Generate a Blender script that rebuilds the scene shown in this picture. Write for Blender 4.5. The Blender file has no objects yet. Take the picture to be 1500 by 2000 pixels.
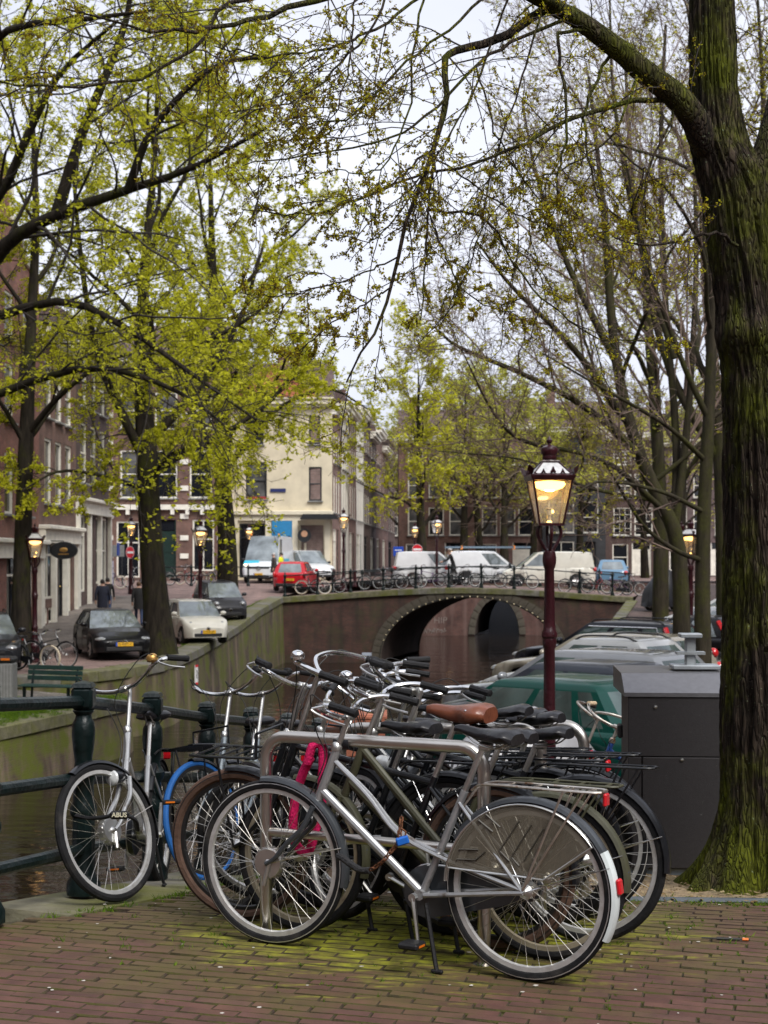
import bpy, bmesh, math, random
import numpy as np
from mathutils import Vector, Matrix

R = math.radians
PI = math.pi
scene = bpy.context.scene
C = scene.collection

# ------------------------------------------------------------------ camera
CAMH = 1.62
FPX = 2778.0            # focal length in pixels of the 1500 x 2000 photograph
HOR = 1095.0            # image row of the horizon
cam_d = bpy.data.cameras.new('camera')
cam = bpy.data.objects.new('camera', cam_d)
C.objects.link(cam)
cam.location = (0, 0, CAMH)
cam.rotation_euler = (R(90), 0, 0)
cam_d.sensor_fit = 'VERTICAL'
cam_d.sensor_height = 36.0
cam_d.sensor_width = 27.0
cam_d.lens = 50.0
cam_d.shift_y = (HOR - 1000.0) / 2000.0
cam_d.clip_end = 2000
cam_d.dof.use_dof = True
cam_d.dof.focus_distance = 5.9
cam_d.dof.aperture_fstop = 7.0
scene.camera = cam

# ------------------------------------------------------------------ sky: overcast daylight
SUN_EL, SUN_ROT = R(50), R(145)
world = bpy.data.worlds.new('World')
scene.world = world
world.use_nodes = True
nt = world.node_tree
for n in list(nt.nodes):
    nt.nodes.remove(n)
wo = nt.nodes.new('ShaderNodeOutputWorld')
bg = nt.nodes.new('ShaderNodeBackground')
sky = nt.nodes.new('ShaderNodeTexSky')
sky.sky_type = 'NISHITA'
sky.sun_disc = False
sky.sun_elevation = SUN_EL
sky.sun_rotation = SUN_ROT
sky.air_density = 1.0
sky.dust_density = 4.0
hsv = nt.nodes.new('ShaderNodeHueSaturation')
hsv.inputs['Saturation'].default_value = 0.22
mixs = nt.nodes.new('ShaderNodeMixRGB')
mixs.inputs[0].default_value = 0.72
tcw = nt.nodes.new('ShaderNodeTexCoord')
mpw = nt.nodes.new('ShaderNodeMapping')
mpw.inputs['Scale'].default_value = (1, 1, 2.6)
nsw = nt.nodes.new('ShaderNodeTexNoise')
nsw.inputs['Scale'].default_value = 2.2
nsw.inputs['Detail'].default_value = 5
crw = nt.nodes.new('ShaderNodeValToRGB')
crw.color_ramp.elements[0].position = 0.3
crw.color_ramp.elements[0].color = (3.8, 4.05, 5.0, 1)
crw.color_ramp.elements[1].position = 0.7
crw.color_ramp.elements[1].color = (5.7, 5.85, 6.5, 1)
nt.links.new(tcw.outputs['Generated'], mpw.inputs[0])
nt.links.new(mpw.outputs[0], nsw.inputs['Vector'])
nt.links.new(nsw.outputs['Fac'], crw.inputs[0])
nt.links.new(sky.outputs[0], hsv.inputs['Color'])
nt.links.new(hsv.outputs[0], mixs.inputs[1])
nt.links.new(crw.outputs[0], mixs.inputs[2])
nt.links.new(mixs.outputs[0], bg.inputs['Color'])
bg.inputs['Strength'].default_value = 0.1
nt.links.new(bg.outputs[0], wo.inputs['Surface'])

sun_d = bpy.data.lights.new('sun', 'SUN')
sun_d.energy = 1.5
sun_d.angle = R(25)
sun_d.color = (1.0, 0.96, 0.9)
sun = bpy.data.objects.new('sun', sun_d)
C.objects.link(sun)
_sd = Vector((math.sin(SUN_ROT) * math.cos(SUN_EL), math.cos(SUN_ROT) * math.cos(SUN_EL), math.sin(SUN_EL)))
sun.rotation_euler = _sd.to_track_quat('Z', 'Y').to_euler()
sun.location = (0, -10, 30)

vs = scene.view_settings
vs.view_transform = 'Standard'
vs.look = 'None'
vs.exposure = 1.08
vs.gamma = 1.0
vs.use_curve_mapping = False
scene.render.film_transparent = False
scene.cycles.use_denoising = True
scene.cycles.max_bounces = 6
scene.cycles.diffuse_bounces = 3
scene.cycles.glossy_bounces = 3
scene.cycles.transmission_bounces = 4
scene.cycles.transparent_max_bounces = 6
scene.cycles.caustics_reflective = False
scene.cycles.caustics_refractive = False

# ------------------------------------------------------------------ helpers
def P(px, py, d):
    """photo pixel + distance -> point in the place"""
    return Vector(((px - 750) / FPX * d, d, CAMH - (py - HOR) / FPX * d))

def X(px, d):
    return (px - 750) / FPX * d

_mats = {}
def mat(name, col, rough=.6, metal=0., var=.15, scale=8., bump=0., col2=None, c2=(.5, .7), s2=3., coat=0.,
        emit=None, estr=0., spec=.5, bscale=None, island=False, stretch=None):
    if name in _mats:
        return _mats[name]
    m = bpy.data.materials.new(name)
    m.use_nodes = True
    t = m.node_tree
    b = t.nodes['Principled BSDF']
    b.inputs['Roughness'].default_value = rough
    b.inputs['Metallic'].default_value = metal
    b.inputs['Specular IOR Level'].default_value = spec
    b.inputs['Coat Weight'].default_value = coat
    b.inputs['Coat Roughness'].default_value = .06
    tc = t.nodes.new('ShaderNodeTexCoord')
    vec = tc.outputs['Object']
    if stretch:
        mp = t.nodes.new('ShaderNodeMapping')
        mp.inputs['Scale'].default_value = stretch
        t.links.new(vec, mp.inputs[0])
        vec = mp.outputs[0]
    ns = t.nodes.new('ShaderNodeTexNoise')
    ns.inputs['Scale'].default_value = scale
    ns.inputs['Detail'].default_value = 5
    t.links.new(vec, ns.inputs['Vector'])
    cr = t.nodes.new('ShaderNodeValToRGB')
    e = cr.color_ramp.elements
    e[0].position = .3; e[1].position = .7
    e[0].color = tuple(max(0, c * (1 - var)) for c in col) + (1,)
    e[1].color = tuple(min(1, c * (1 + var)) for c in col) + (1,)
    if island:
        ge = t.nodes.new('ShaderNodeNewGeometry')
        t.links.new(ge.outputs['Random Per Island'], cr.inputs[0])
        e[0].position = 0; e[1].position = 1
    else:
        t.links.new(ns.outputs['Fac'], cr.inputs[0])
    out = cr.outputs[0]
    if col2 is not None:
        n2 = t.nodes.new('ShaderNodeTexNoise')
        n2.inputs['Scale'].default_value = s2
        n2.inputs['Detail'].default_value = 7
        n2.inputs['Roughness'].default_value = .65
        t.links.new(vec, n2.inputs['Vector'])
        r2 = t.nodes.new('ShaderNodeValToRGB')
        r2.color_ramp.elements[0].position = c2[0]
        r2.color_ramp.elements[1].position = c2[1]
        t.links.new(n2.outputs['Fac'], r2.inputs[0])
        mx = t.nodes.new('ShaderNodeMixRGB')
        t.links.new(r2.outputs[0], mx.inputs[0])
        t.links.new(out, mx.inputs[1])
        mx.inputs[2].default_value = tuple(col2) + (1,)
        out = mx.outputs[0]
    t.links.new(out, b.inputs['Base Color'])
    if bump:
        nb = t.nodes.new('ShaderNodeTexNoise')
        nb.inputs['Scale'].default_value = bscale or scale * 4
        nb.inputs['Detail'].default_value = 6
        t.links.new(vec, nb.inputs['Vector'])
        bp = t.nodes.new('ShaderNodeBump')
        bp.inputs['Strength'].default_value = bump
        bp.inputs['Distance'].default_value = .02
        t.links.new(nb.outputs['Fac'], bp.inputs['Height'])
        t.links.new(bp.outputs[0], b.inputs['Normal'])
    if emit is not None:
        b.inputs['Emission Color'].default_value = tuple(emit) + (1,)
        b.inputs['Emission Strength'].default_value = estr
    _mats[name] = m
    return m

def glass_mat(name, tint=(.9, .95, .93), rough=.03, mixf=.25):
    """clear sheet glass: mostly see-through with a mirror-like coat"""
    if name in _mats:
        return _mats[name]
    m = bpy.data.materials.new(name)
    m.use_nodes = True
    t = m.node_tree
    t.nodes.remove(t.nodes['Principled BSDF'])
    o = t.nodes['Material Output']
    tr = t.nodes.new('ShaderNodeBsdfTransparent')
    tr.inputs[0].default_value = tuple(tint) + (1,)
    gl = t.nodes.new('ShaderNodeBsdfGlossy')
    gl.inputs['Roughness'].default_value = rough
    fr = t.nodes.new('ShaderNodeFresnel')
    fr.inputs[0].default_value = 1.5
    ad = t.nodes.new('ShaderNodeMath'); ad.operation = 'ADD'; ad.use_clamp = True
    ad.inputs[1].default_value = mixf
    mx = t.nodes.new('ShaderNodeMixShader')
    t.links.new(fr.outputs[0], ad.inputs[0])
    t.links.new(ad.outputs[0], mx.inputs[0])
    t.links.new(tr.outputs[0], mx.inputs[1])
    t.links.new(gl.outputs[0], mx.inputs[2])
    t.links.new(mx.outputs[0], o.inputs['Surface'])
    _mats[name] = m
    return m

def leaf_mat(name, cols, trans=.45, rough=.6):
    if name in _mats:
        return _mats[name]
    m = bpy.data.materials.new(name)
    m.use_nodes = True
    t = m.node_tree
    t.nodes.remove(t.nodes['Principled BSDF'])
    o = t.nodes['Material Output']
    ge = t.nodes.new('ShaderNodeNewGeometry')
    cr = t.nodes.new('ShaderNodeValToRGB')
    el = cr.color_ramp.elements
    while len(el) < len(cols):
        el.new(.5)
    for i, c in enumerate(cols):
        el[i].position = i / (len(cols) - 1)
        el[i].color = tuple(c) + (1,)
    t.links.new(ge.outputs['Random Per Island'], cr.inputs[0])
    d = t.nodes.new('ShaderNodeBsdfDiffuse')
    tl = t.nodes.new('ShaderNodeBsdfTranslucent')
    mx = t.nodes.new('ShaderNodeMixShader')
    mx.inputs[0].default_value = trans
    t.links.new(cr.outputs[0], d.inputs[0])
    t.links.new(cr.outputs[0], tl.inputs[0])
    t.links.new(d.outputs[0], mx.inputs[1])
    t.links.new(tl.outputs[0], mx.inputs[2])
    t.links.new(mx.outputs[0], o.inputs['Surface'])
    _mats[name] = m
    return m

def spl(pts, n=6):
    """Catmull-Rom through points, n steps a span"""
    p = [Vector(q) for q in pts]
    if len(p) < 3:
        return p
    out = []
    for i in range(len(p) - 1):
        a = p[i - 1] if i else p[0] * 2 - p[1]
        b, c = p[i], p[i + 1]
        d = p[i + 2] if i + 2 < len(p) else p[-1] * 2 - p[-2]
        for k in range(n):
            t = k / n
            out.append(.5 * ((2 * b) + (c - a) * t + (2 * a - 5 * b + 4 * c - d) * t * t + (3 * b - a - 3 * c + d) * t ** 3))
    out.append(p[-1].copy())
    return out

def lerpf(tab, v):
    """piecewise-linear table [(v, value)]"""
    if v <= tab[0][0]:
        return tab[0][1]
    for (a, x), (b, y) in zip(tab, tab[1:]):
        if v <= b:
            return x + (y - x) * (v - a) / (b - a)
    return tab[-1][1]

class MB:
    """collects shapes for one mesh"""
    def __init__(s):
        s.v = []; s.f = []; s.m = []
    def add(s, vs, fs, mi=0):
        o = len(s.v)
        s.v.extend([tuple(q) for q in vs])
        s.f.extend([tuple(i + o for i in f) for f in fs])
        s.m.extend([mi] * len(fs))
        return s
    def box(s, c, sz, mi=0, bev=0., M=None):
        hx, hy, hz = sz[0] / 2, sz[1] / 2, sz[2] / 2
        vs = []; fs = []
        if bev <= 0:
            for z in (-hz, hz):
                for x, y in ((-hx, -hy), (hx, -hy), (hx, hy), (-hx, hy)):
                    vs.append(Vector((x, y, z)))
            fs = [(0, 3, 2, 1), (4, 5, 6, 7), (0, 1, 5, 4), (1, 2, 6, 5), (2, 3, 7, 6), (3, 0, 4, 7)]
        else:
            b = min(bev, hx * .98, hy * .98, hz * .98)
            idx = {}
            for sx in (-1, 1):
                for sy in (-1, 1):
                    for sz_ in (-1, 1):
                        for k in range(3):
                            q = [sx * (hx - b), sy * (hy - b), sz_ * (hz - b)]
                            q[k] = (sx * hx, sy * hy, sz_ * hz)[k]
                            idx[(sx, sy, sz_, k)] = len(vs)
                            vs.append(Vector(q))
            def ring(k, sg):
                o = [a for a in range(3) if a != k]
                r = []
                for a, e in ((-1, -1), (1, -1), (1, 1), (-1, 1)):
                    q = [0, 0, 0]; q[k] = sg; q[o[0]] = a; q[o[1]] = e
                    r.append(idx[(q[0], q[1], q[2], k)])
                if (k != 1) == (sg < 0):
                    r.reverse()
                return r
            for k in range(3):
                fs.append(tuple(ring(k, 1))); fs.append(tuple(ring(k, -1)))
            for k in range(3):
                a1, a2 = [a for a in range(3) if a != k]
                for s1 in (-1, 1):
                    for s2 in (-1, 1):
                        qa = [0, 0, 0]; qb = [0, 0, 0]
                        qa[k] = -1; qb[k] = 1
                        qa[a1] = qb[a1] = s1; qa[a2] = qb[a2] = s2
                        f = [idx[(*qa, a1)], idx[(*qb, a1)], idx[(*qb, a2)], idx[(*qa, a2)]]
                        if (s1 * s2 > 0) == (k != 1):
                            f.reverse()
                        fs.append(tuple(f))
            for sx in (-1, 1):
                for sy in (-1, 1):
                    for sz_ in (-1, 1):
                        f = [idx[(sx, sy, sz_, k)] for k in range(3)]
                        if sx * sy * sz_ < 0:
                            f.reverse()
                        fs.append(tuple(f))
        c = Vector(c)
        if M is not None:
            vs = [M @ q for q in vs]
        s.add([q + c for q in vs], fs, mi)
        return s
    def tube(s, pts, r, n=8, mi=0, cap=True, closed=False, flat=1.):
        p = [Vector(q) for q in pts]
        k = len(p)
        rr = r if isinstance(r, (list, tuple)) else [r] * k
        tan = []
        for i in range(k):
            if closed:
                t = p[(i + 1) % k] - p[i - 1]
            else:
                t = p[min(i + 1, k - 1)] - p[max(i - 1, 0)]
            tan.append(t.normalized() if t.length > 1e-9 else Vector((0, 0, 1)))
        u = tan[0].orthogonal().normalized()
        if abs(tan[0].y) < .9:
            u = (Vector((0, 1, 0)) - tan[0] * tan[0].y).normalized()
        vs = []
        for i in range(k):
            u = (u - tan[i] * u.dot(tan[i]))
            u = u.normalized() if u.length > 1e-6 else tan[i].orthogonal().normalized()
            w = tan[i].cross(u)
            for j in range(n):
                a = 2 * PI * j / n
                vs.append(p[i] + (u * math.cos(a) + w * (math.sin(a) * flat)) * rr[i])
        fs = []
        for i in range(k if closed else k - 1):
            i2 = (i + 1) % k
            for j in range(n):
                j2 = (j + 1) % n
                fs.append((i * n + j, i * n + j2, i2 * n + j2, i2 * n + j))
        if cap and not closed:
            fs.append(tuple(range(n - 1, -1, -1)))
            fs.append(tuple((k - 1) * n + j for j in range(n)))
        s.add(vs, fs, mi)
        return s
    def lathe(s, prof, n=16, c=(0, 0, 0), axis='z', mi=0, closed=False, sq=0, M=None, cap=True):
        """prof: (radius, height) list; sq=4 gives square section"""
        vs = []; fs = []
        k = len(prof)
        off = PI / 4 if sq else 0
        nn = sq or n
        for r, h in prof:
            for j in range(nn):
                a = 2 * PI * j / nn + off
                x, y = r * math.cos(a), r * math.sin(a)
                q = Vector((x, y, h)) if axis == 'z' else (Vector((x, h, y)) if axis == 'y' else Vector((h, x, y)))
                vs.append(q)
        for i in range(k if closed else k - 1):
            i2 = (i + 1) % k
            for j in range(nn):
                j2 = (j + 1) % nn
                f = (i * nn + j, i * nn + j2, i2 * nn + j2, i2 * nn + j)
                fs.append(f if axis != 'y' else f[::-1])
        if not closed and cap:
            a = tuple(range(nn))
            b = tuple((k - 1) * nn + j for j in range(nn))
            if prof[0][0] > 1e-6:
                fs.append(a[::-1] if axis != 'y' else a)
            if prof[-1][0] > 1e-6:
                fs.append(b if axis != 'y' else b[::-1])
        c = Vector(c)
        if M is not None:
            vs = [M @ q for q in vs]
        s.add([q + c for q in vs], fs, mi)
        return s
    def ell(s, c, r, n=10, m=7, mi=0, M=None):
        vs = []; fs = []
        for i in range(m + 1):
            th = PI * i / m
            for j in range(n):
                a = 2 * PI * j / n
                vs.append(Vector((r[0] * math.sin(th) * math.cos(a), r[1] * math.sin(th) * math.sin(a), r[2] * math.cos(th))))
        for i in range(m):
            for j in range(n):
                j2 = (j + 1) % n
                fs.append((i * n + j, (i + 1) * n + j, (i + 1) * n + j2, i * n + j2))
        if M is not None:
            vs = [M @ q for q in vs]
        c = Vector(c)
        s.add([q + c for q in vs], fs, mi)
        return s
    def prism(s, poly, y0, y1, mi=0):
        """polygon in xz, extruded along y"""
        n = len(poly)
        vs = [(x, y0, z) for x, z in poly] + [(x, y1, z) for x, z in poly]
        fs = [tuple(range(n)), tuple(range(2 * n - 1, n - 1, -1))]
        for i in range(n):
            j = (i + 1) % n
            fs.append((i, i + n, j + n, j))
        s.add(vs, fs, mi)
        return s
    def grid(s, rows, mi=0, closed_u=False):
        """rows: list of equal-length lists of points"""
        k, n = len(rows), len(rows[0])
        fs = []
        for i in range(k - 1):
            for j in range(n if closed_u else n - 1):
                j2 = (j + 1) % n
                fs.append((i * n + j, i * n + j2, (i + 1) * n + j2, (i + 1) * n + j))
        s.add([q for r in rows for q in r], fs, mi)
        return s
    def xf(s, M):
        s.v = [tuple(M @ Vector(q)) for q in s.v]
        return s
    def mesh(s, name, mats, smooth=True, ang=35):
        me = bpy.data.meshes.new(name)
        me.from_pydata(s.v, [], s.f)
        if not isinstance(mats, (list, tuple)):
            mats = [mats]
        for m in mats:
            me.materials.append(m)
        if len(mats) > 1:
            me.polygons.foreach_set('material_index', s.m)
        if len(s.f) < 30000:
            bm = bmesh.new(); bm.from_mesh(me)
            bmesh.ops.recalc_face_normals(bm, faces=bm.faces)
            bm.to_mesh(me); bm.free()
        if smooth:
            me.shade_smooth()
            me.set_sharp_from_angle(angle=R(ang))
        me.update()
        return me

def link(name, me, parent=None, M=None):
    o = bpy.data.objects.new(name, me)
    C.objects.link(o)
    if parent is not None:
        o.parent = parent
    if M is not None:
        o.matrix_local = M
    return o

def part(name, mb, mats, parent=None, M=None, smooth=True, ang=35, label=None):
    o = link(name, mb.mesh(name, mats, smooth, ang), parent, M)
    if label:
        o['label'] = label
    return o

def tag(o, label=None, cat=None, group=None, kind=None):
    if label: o['label'] = label
    if cat: o['category'] = cat
    if group: o['group'] = group
    if kind: o['kind'] = kind
    return o

def thing(name, label, cat, loc=(0, 0, 0), rz=0, group=None, M=None):
    o = bpy.data.objects.new(name, None)
    C.objects.link(o)
    if M is not None:
        o.matrix_world = M
    else:
        o.location = loc
        o.rotation_euler = (0, 0, rz)
    o.empty_display_size = .2
    return tag(o, label, cat, group)

_kids = {}
def copy_tree(o, parent=None):
    c = o.copy()
    C.objects.link(c)
    if parent is not None:
        c.parent = parent
    for k in list(o.children):
        copy_tree(k, c)
    return c

def text_mb(txt, size, depth=.002, align='CENTER', bold=0.):
    cu = bpy.data.curves.new('lettering', 'FONT')
    cu.body = txt
    cu.size = size
    cu.align_x = align
    cu.align_y = 'CENTER'
    cu.extrude = depth
    cu.offset = bold
    o = bpy.data.objects.new('lettering', cu)
    C.objects.link(o)
    dg = bpy.context.evaluated_depsgraph_get()
    me = o.evaluated_get(dg).to_mesh()
    mb = MB()
    mb.add([v.co.copy() for v in me.vertices], [tuple(p.vertices) for p in me.polygons])
    o.evaluated_get(dg).to_mesh_clear()
    bpy.data.objects.remove(o)
    bpy.data.curves.remove(cu)
    return mb

RX90 = Matrix.Rotation(R(90), 4, 'X')
# ------------------------------------------------------------------ levels of the place
WZ = -3.25                                            # canal water
ZR = [(-30, 0), (6.3, 0), (7.1, -.07), (8, -.2), (9, -.36), (10, -.5), (12, -.8), (14, -1.05), (17, -1.25), (28, -1.32),
      (48, -1.25), (56, -.95), (62, -.55), (68, -.1), (74, .15), (300, .25)]
ZL = [(0, -1.4), (44, -1.36), (51, -1.2), (56, -.9), (60, -.52), (68, -.12), (75, .28), (84, .42), (400, .42)]
def zr(y): return lerpf(ZR, y)
def zl(y): return lerpf(ZL, y)
EDGE_R = [(-20, -60), (5.3, -40), (5.62, -9), (5.95, -3.6), (6.2, -2.55), (6.5, -2.02), (6.8, -1.72), (7.1, -1.55), (9.9, -.97), (12, -.5), (17, -.1), (22, .4), (28, 2.1), (42, 5.6), (55, 8.6), (62, 10.3), (68, 11.8), (92.5, 17.5)]
EDGE_L = [(35.4, -10.4), (36.2, -9.2), (37.5, -7.9), (39.5, -6.9), (42, -6.35), (46, -6.15), (51, -6.0), (56, -5.65), (60, -5.35), (68, -4.85), (77, -2.5), (92.5, 1.9)]
def er(y): return lerpf(EDGE_R, y)
def el(y): return lerpf(EDGE_L, y)

# ------------------------------------------------------------------ surface materials
def brick_mat(name, c1, c2, mortar, bw=.21, bh=.055, rough=.85, moss=None, msc=1.5, mth=(.5, .65), bump=.5, axes='xz', bias=0., msize=.008, streak=None):
    """brickwork for surfaces too far off to tell bricks apart; axes: which object axes run along / across the courses"""
    if name in _mats:
        return _mats[name]
    m = bpy.data.materials.new(name)
    m.use_nodes = True
    t = m.node_tree
    b = t.nodes['Principled BSDF']
    b.inputs['Roughness'].default_value = rough
    tc = t.nodes.new('ShaderNodeTexCoord')
    sp = t.nodes.new('ShaderNodeSeparateXYZ')
    cb = t.nodes.new('ShaderNodeCombineXYZ')
    t.links.new(tc.outputs['Object'], sp.inputs[0])
    t.links.new(sp.outputs['XYZ'.index(axes[0].upper())], cb.inputs[0])
    t.links.new(sp.outputs['XYZ'.index(axes[1].upper())], cb.inputs[1])
    br = t.nodes.new('ShaderNodeTexBrick')
    br.inputs['Scale'].default_value = 1.
    br.inputs['Brick Width'].default_value = bw
    br.inputs['Row Height'].default_value = bh
    br.inputs['Mortar Size'].default_value = msize
    br.inputs['Mortar Smooth'].default_value = .2
    br.inputs['Bias'].default_value = bias
    br.inputs['Color1'].default_value = (*c1, 1)
    br.inputs['Color2'].default_value = (*c2, 1)
    br.inputs['Mortar'].default_value = (*mortar, 1)
    t.links.new(cb.outputs[0], br.inputs['Vector'])
    ns = t.nodes.new('ShaderNodeTexNoise')
    ns.inputs['Scale'].default_value = 1.1
    ns.inputs['Detail'].default_value = 8
    ns.inputs['Roughness'].default_value = .65
    t.links.new(tc.outputs['Object'], ns.inputs['Vector'])
    mr = t.nodes.new('ShaderNodeMapRange')
    mr.inputs['From Min'].default_value = .25; mr.inputs['From Max'].default_value = .75
    mr.inputs['To Min'].default_value = .4; mr.inputs['To Max'].default_value = 1.5
    t.links.new(ns.outputs['Fac'], mr.inputs['Value'])
    mu = t.nodes.new('ShaderNodeMixRGB'); mu.blend_type = 'MULTIPLY'; mu.inputs[0].default_value = 1
    t.links.new(br.outputs['Color'], mu.inputs[1]); t.links.new(mr.outputs[0], mu.inputs[2])
    out = mu.outputs[0]
    if streak is not None:
        mp = t.nodes.new('ShaderNodeMapping'); mp.inputs['Scale'].default_value = (1.1, 1.1, .12)
        t.links.new(tc.outputs['Object'], mp.inputs[0])
        n3 = t.nodes.new('ShaderNodeTexNoise'); n3.inputs['Scale'].default_value = 1.7; n3.inputs['Detail'].default_value = 6
        t.links.new(mp.outputs[0], n3.inputs['Vector'])
        r3 = t.nodes.new('ShaderNodeValToRGB'); r3.color_ramp.elements[0].position = .5; r3.color_ramp.elements[1].position = .68
        r3.color_ramp.elements[1].color = (.8, .8, .8, 1)
        t.links.new(n3.outputs['Fac'], r3.inputs[0])
        m3 = t.nodes.new('ShaderNodeMixRGB'); t.links.new(r3.outputs[0], m3.inputs[0]); t.links.new(out, m3.inputs[1])
        m3.inputs[2].default_value = (*streak, 1)
        out = m3.outputs[0]
    if moss is not None:
        n2 = t.nodes.new('ShaderNodeTexNoise'); n2.inputs['Scale'].default_value = msc; n2.inputs['Detail'].default_value = 9; n2.inputs['Roughness'].default_value = .7
        t.links.new(tc.outputs['Object'], n2.inputs['Vector'])
        r2 = t.nodes.new('ShaderNodeValToRGB'); r2.color_ramp.elements[0].position = mth[0]; r2.color_ramp.elements[1].position = mth[1]
        t.links.new(n2.outputs['Fac'], r2.inputs[0])
        m2 = t.nodes.new('ShaderNodeMixRGB'); t.links.new(r2.outputs[0], m2.inputs[0]); t.links.new(out, m2.inputs[1])
        m2.inputs[2].default_value = (*moss, 1)
        out = m2.outputs[0]
    t.links.new(out, b.inputs['Base Color'])
    bp = t.nodes.new('ShaderNodeBump'); bp.inputs['Strength'].default_value = bump; bp.inputs['Distance'].default_value = .006
    bp.invert = True
    t.links.new(br.outputs['Fac'], bp.inputs['Height'])
    t.links.new(bp.outputs[0], b.inputs['Normal'])
    _mats[name] = m
    return m

m_joint = mat('joint_sand', (.036, .022, .015), .95, var=.4, scale=14, col2=(.07, .07, .012), c2=(.42, .6), s2=2.2, bump=.4)
m_road = brick_mat('street_brick', (.12, .075, .065), (.08, .052, .046), (.05, .047, .035), .21, .07, axes='xy', moss=(.085, .095, .03), msc=.8, mth=(.56, .75), msize=.006)
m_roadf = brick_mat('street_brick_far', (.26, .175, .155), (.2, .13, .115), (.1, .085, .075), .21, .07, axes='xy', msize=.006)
m_side = brick_mat('sidewalk_tile', (.2, .17, .15), (.15, .13, .115), (.07, .065, .055), .3, .3, axes='xy', moss=(.09, .09, .04), mth=(.6, .8))
m_stone = mat('bluestone', (.16, .15, .125), .85, var=.3, scale=5, bump=.35, col2=(.095, .1, .025), c2=(.46, .66), s2=1.3)
m_stone2 = mat('bluestone_mossy', (.14, .13, .085), .9, var=.35, scale=6, bump=.5, col2=(.105, .11, .018), c2=(.4, .64), s2=1.1)
m_quay = brick_mat('quay_brick', (.12, .07, .05), (.085, .052, .04), (.09, .08, .06), moss=(.095, .11, .01), msc=1.1, mth=(.42, .6), streak=(.26, .2, .14), axes='yz')
m_quay2 = brick_mat('quay_brick_cross', (.1, .052, .04), (.066, .036, .03), (.055, .05, .04), moss=(.075, .085, .012), msc=.6, mth=(.5, .7), streak=(.17, .14, .11), axes='xz')
m_bridge = brick_mat('bridge_brick', (.085, .035, .026), (.055, .025, .02), (.068, .052, .042), moss=(.05, .045, .02), msc=.8, mth=(.5, .7), streak=(.02, .018, .014), axes='xz', msize=.006)
m_grass = leaf_mat('grass_blade', [(.05, .1, .012), (.11, .2, .02), (.18, .26, .03)], .35)

def ground_mesh(rows):
    mb = MB(); mb.grid(rows); return mb

# canal water: one sheet to the horizon below everything
def water_material():
    m = bpy.data.materials.new('canal_water')
    m.use_nodes = True
    t = m.node_tree
    b = t.nodes['Principled BSDF']
    b.inputs['Base Color'].default_value = (.012, .008, .005, 1)
    b.inputs['Roughness'].default_value = .06
    b.inputs['IOR'].default_value = 1.33
    tc = t.nodes.new('ShaderNodeTexCoord')
    mp = t.nodes.new('ShaderNodeMapping'); mp.inputs['Scale'].default_value = (.9, 2.2, 1)
    mp.inputs['Rotation'].default_value = (0, 0, R(8))
    t.links.new(tc.outputs['Object'], mp.inputs[0])
    hs = []
    for sc, de in ((.35, 1), (1.5, 1), (5., 1)):
        n = t.nodes.new('ShaderNodeTexNoise'); n.inputs['Scale'].default_value = sc; n.inputs['Detail'].default_value = de
        t.links.new(mp.outputs[0], n.inputs['Vector']); hs.append(n)
    mx0 = t.nodes.new('ShaderNodeMixRGB'); mx0.inputs[0].default_value = .25
    t.links.new(hs[1].outputs['Fac'], mx0.inputs[1]); t.links.new(hs[2].outputs['Fac'], mx0.inputs[2])
    mx = t.nodes.new('ShaderNodeMixRGB'); mx.inputs[0].default_value = .38
    t.links.new(hs[0].outputs['Fac'], mx.inputs[1]); t.links.new(mx0.outputs[0], mx.inputs[2])
    bp = t.nodes.new('ShaderNodeBump'); bp.inputs['Strength'].default_value = 1.; bp.inputs['Distance'].default_value = .05
    t.links.new(mx.outputs[0], bp.inputs['Height']); t.links.new(bp.outputs[0], b.inputs['Normal'])
    return m
mb = MB(); mb.add([(-600, -60, WZ), (600, -60, WZ), (600, 900, WZ), (-600, 900, WZ)], [(0, 1, 2, 3)])
tag(part('water', mb, water_material()), 'dark brown canal water with small ripples', kind='structure')

# land on the near side and along the far bank of cars (everything right of the canal)
def side_rows(edge, zf, ys, far, sgn):
    rows = []
    for y in ys:
        xe = edge(y) + sgn * .30
        xs = [xe + (far - xe) * t for t in (0, .01, .03, .08, .2, .5, 1)]
        rows.append([(x, y, zf(y) - .02) for x in xs])
    return rows
ys = [-60, -25, -10, 0, 3, 5, 5.3, 5.62, 5.95, 6.2, 6.5, 6.8, 7.1, 8, 9, 10, 12, 14, 17, 22, 28, 35, 42, 48, 56, 62, 68, 74, 82, 92.4]
street_near = tag(part('street', ground_mesh(side_rows(er, zr, ys, 300, 1)), m_road), 'brick street sloping down beside the canal', kind='structure')
ys = [35.0, 37, 40, 44, 48, 51, 54, 56, 58, 60, 64, 68, 72, 75, 80, 84, 92.4]
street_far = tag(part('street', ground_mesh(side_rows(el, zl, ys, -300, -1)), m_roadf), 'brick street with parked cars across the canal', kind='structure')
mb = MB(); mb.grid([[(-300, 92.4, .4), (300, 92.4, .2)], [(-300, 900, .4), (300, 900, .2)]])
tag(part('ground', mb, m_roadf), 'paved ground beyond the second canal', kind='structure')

# pavement under the houses over the water, one step up
mb = MB()
ys = [36, 40, 44, 48, 51, 56, 60, 64, 67.2]
mb.grid([[(-10.6, y, zl(y) - .05), (-10.6, y, zl(y) + .1), (-10.45 - .3, y, zl(y) + .11), (-13.2, y, zl(y) + .13)] for y in ys])
tag(part('sidewalk', mb, m_side), 'raised sidewalk in front of the brick houses', kind='structure')

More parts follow.
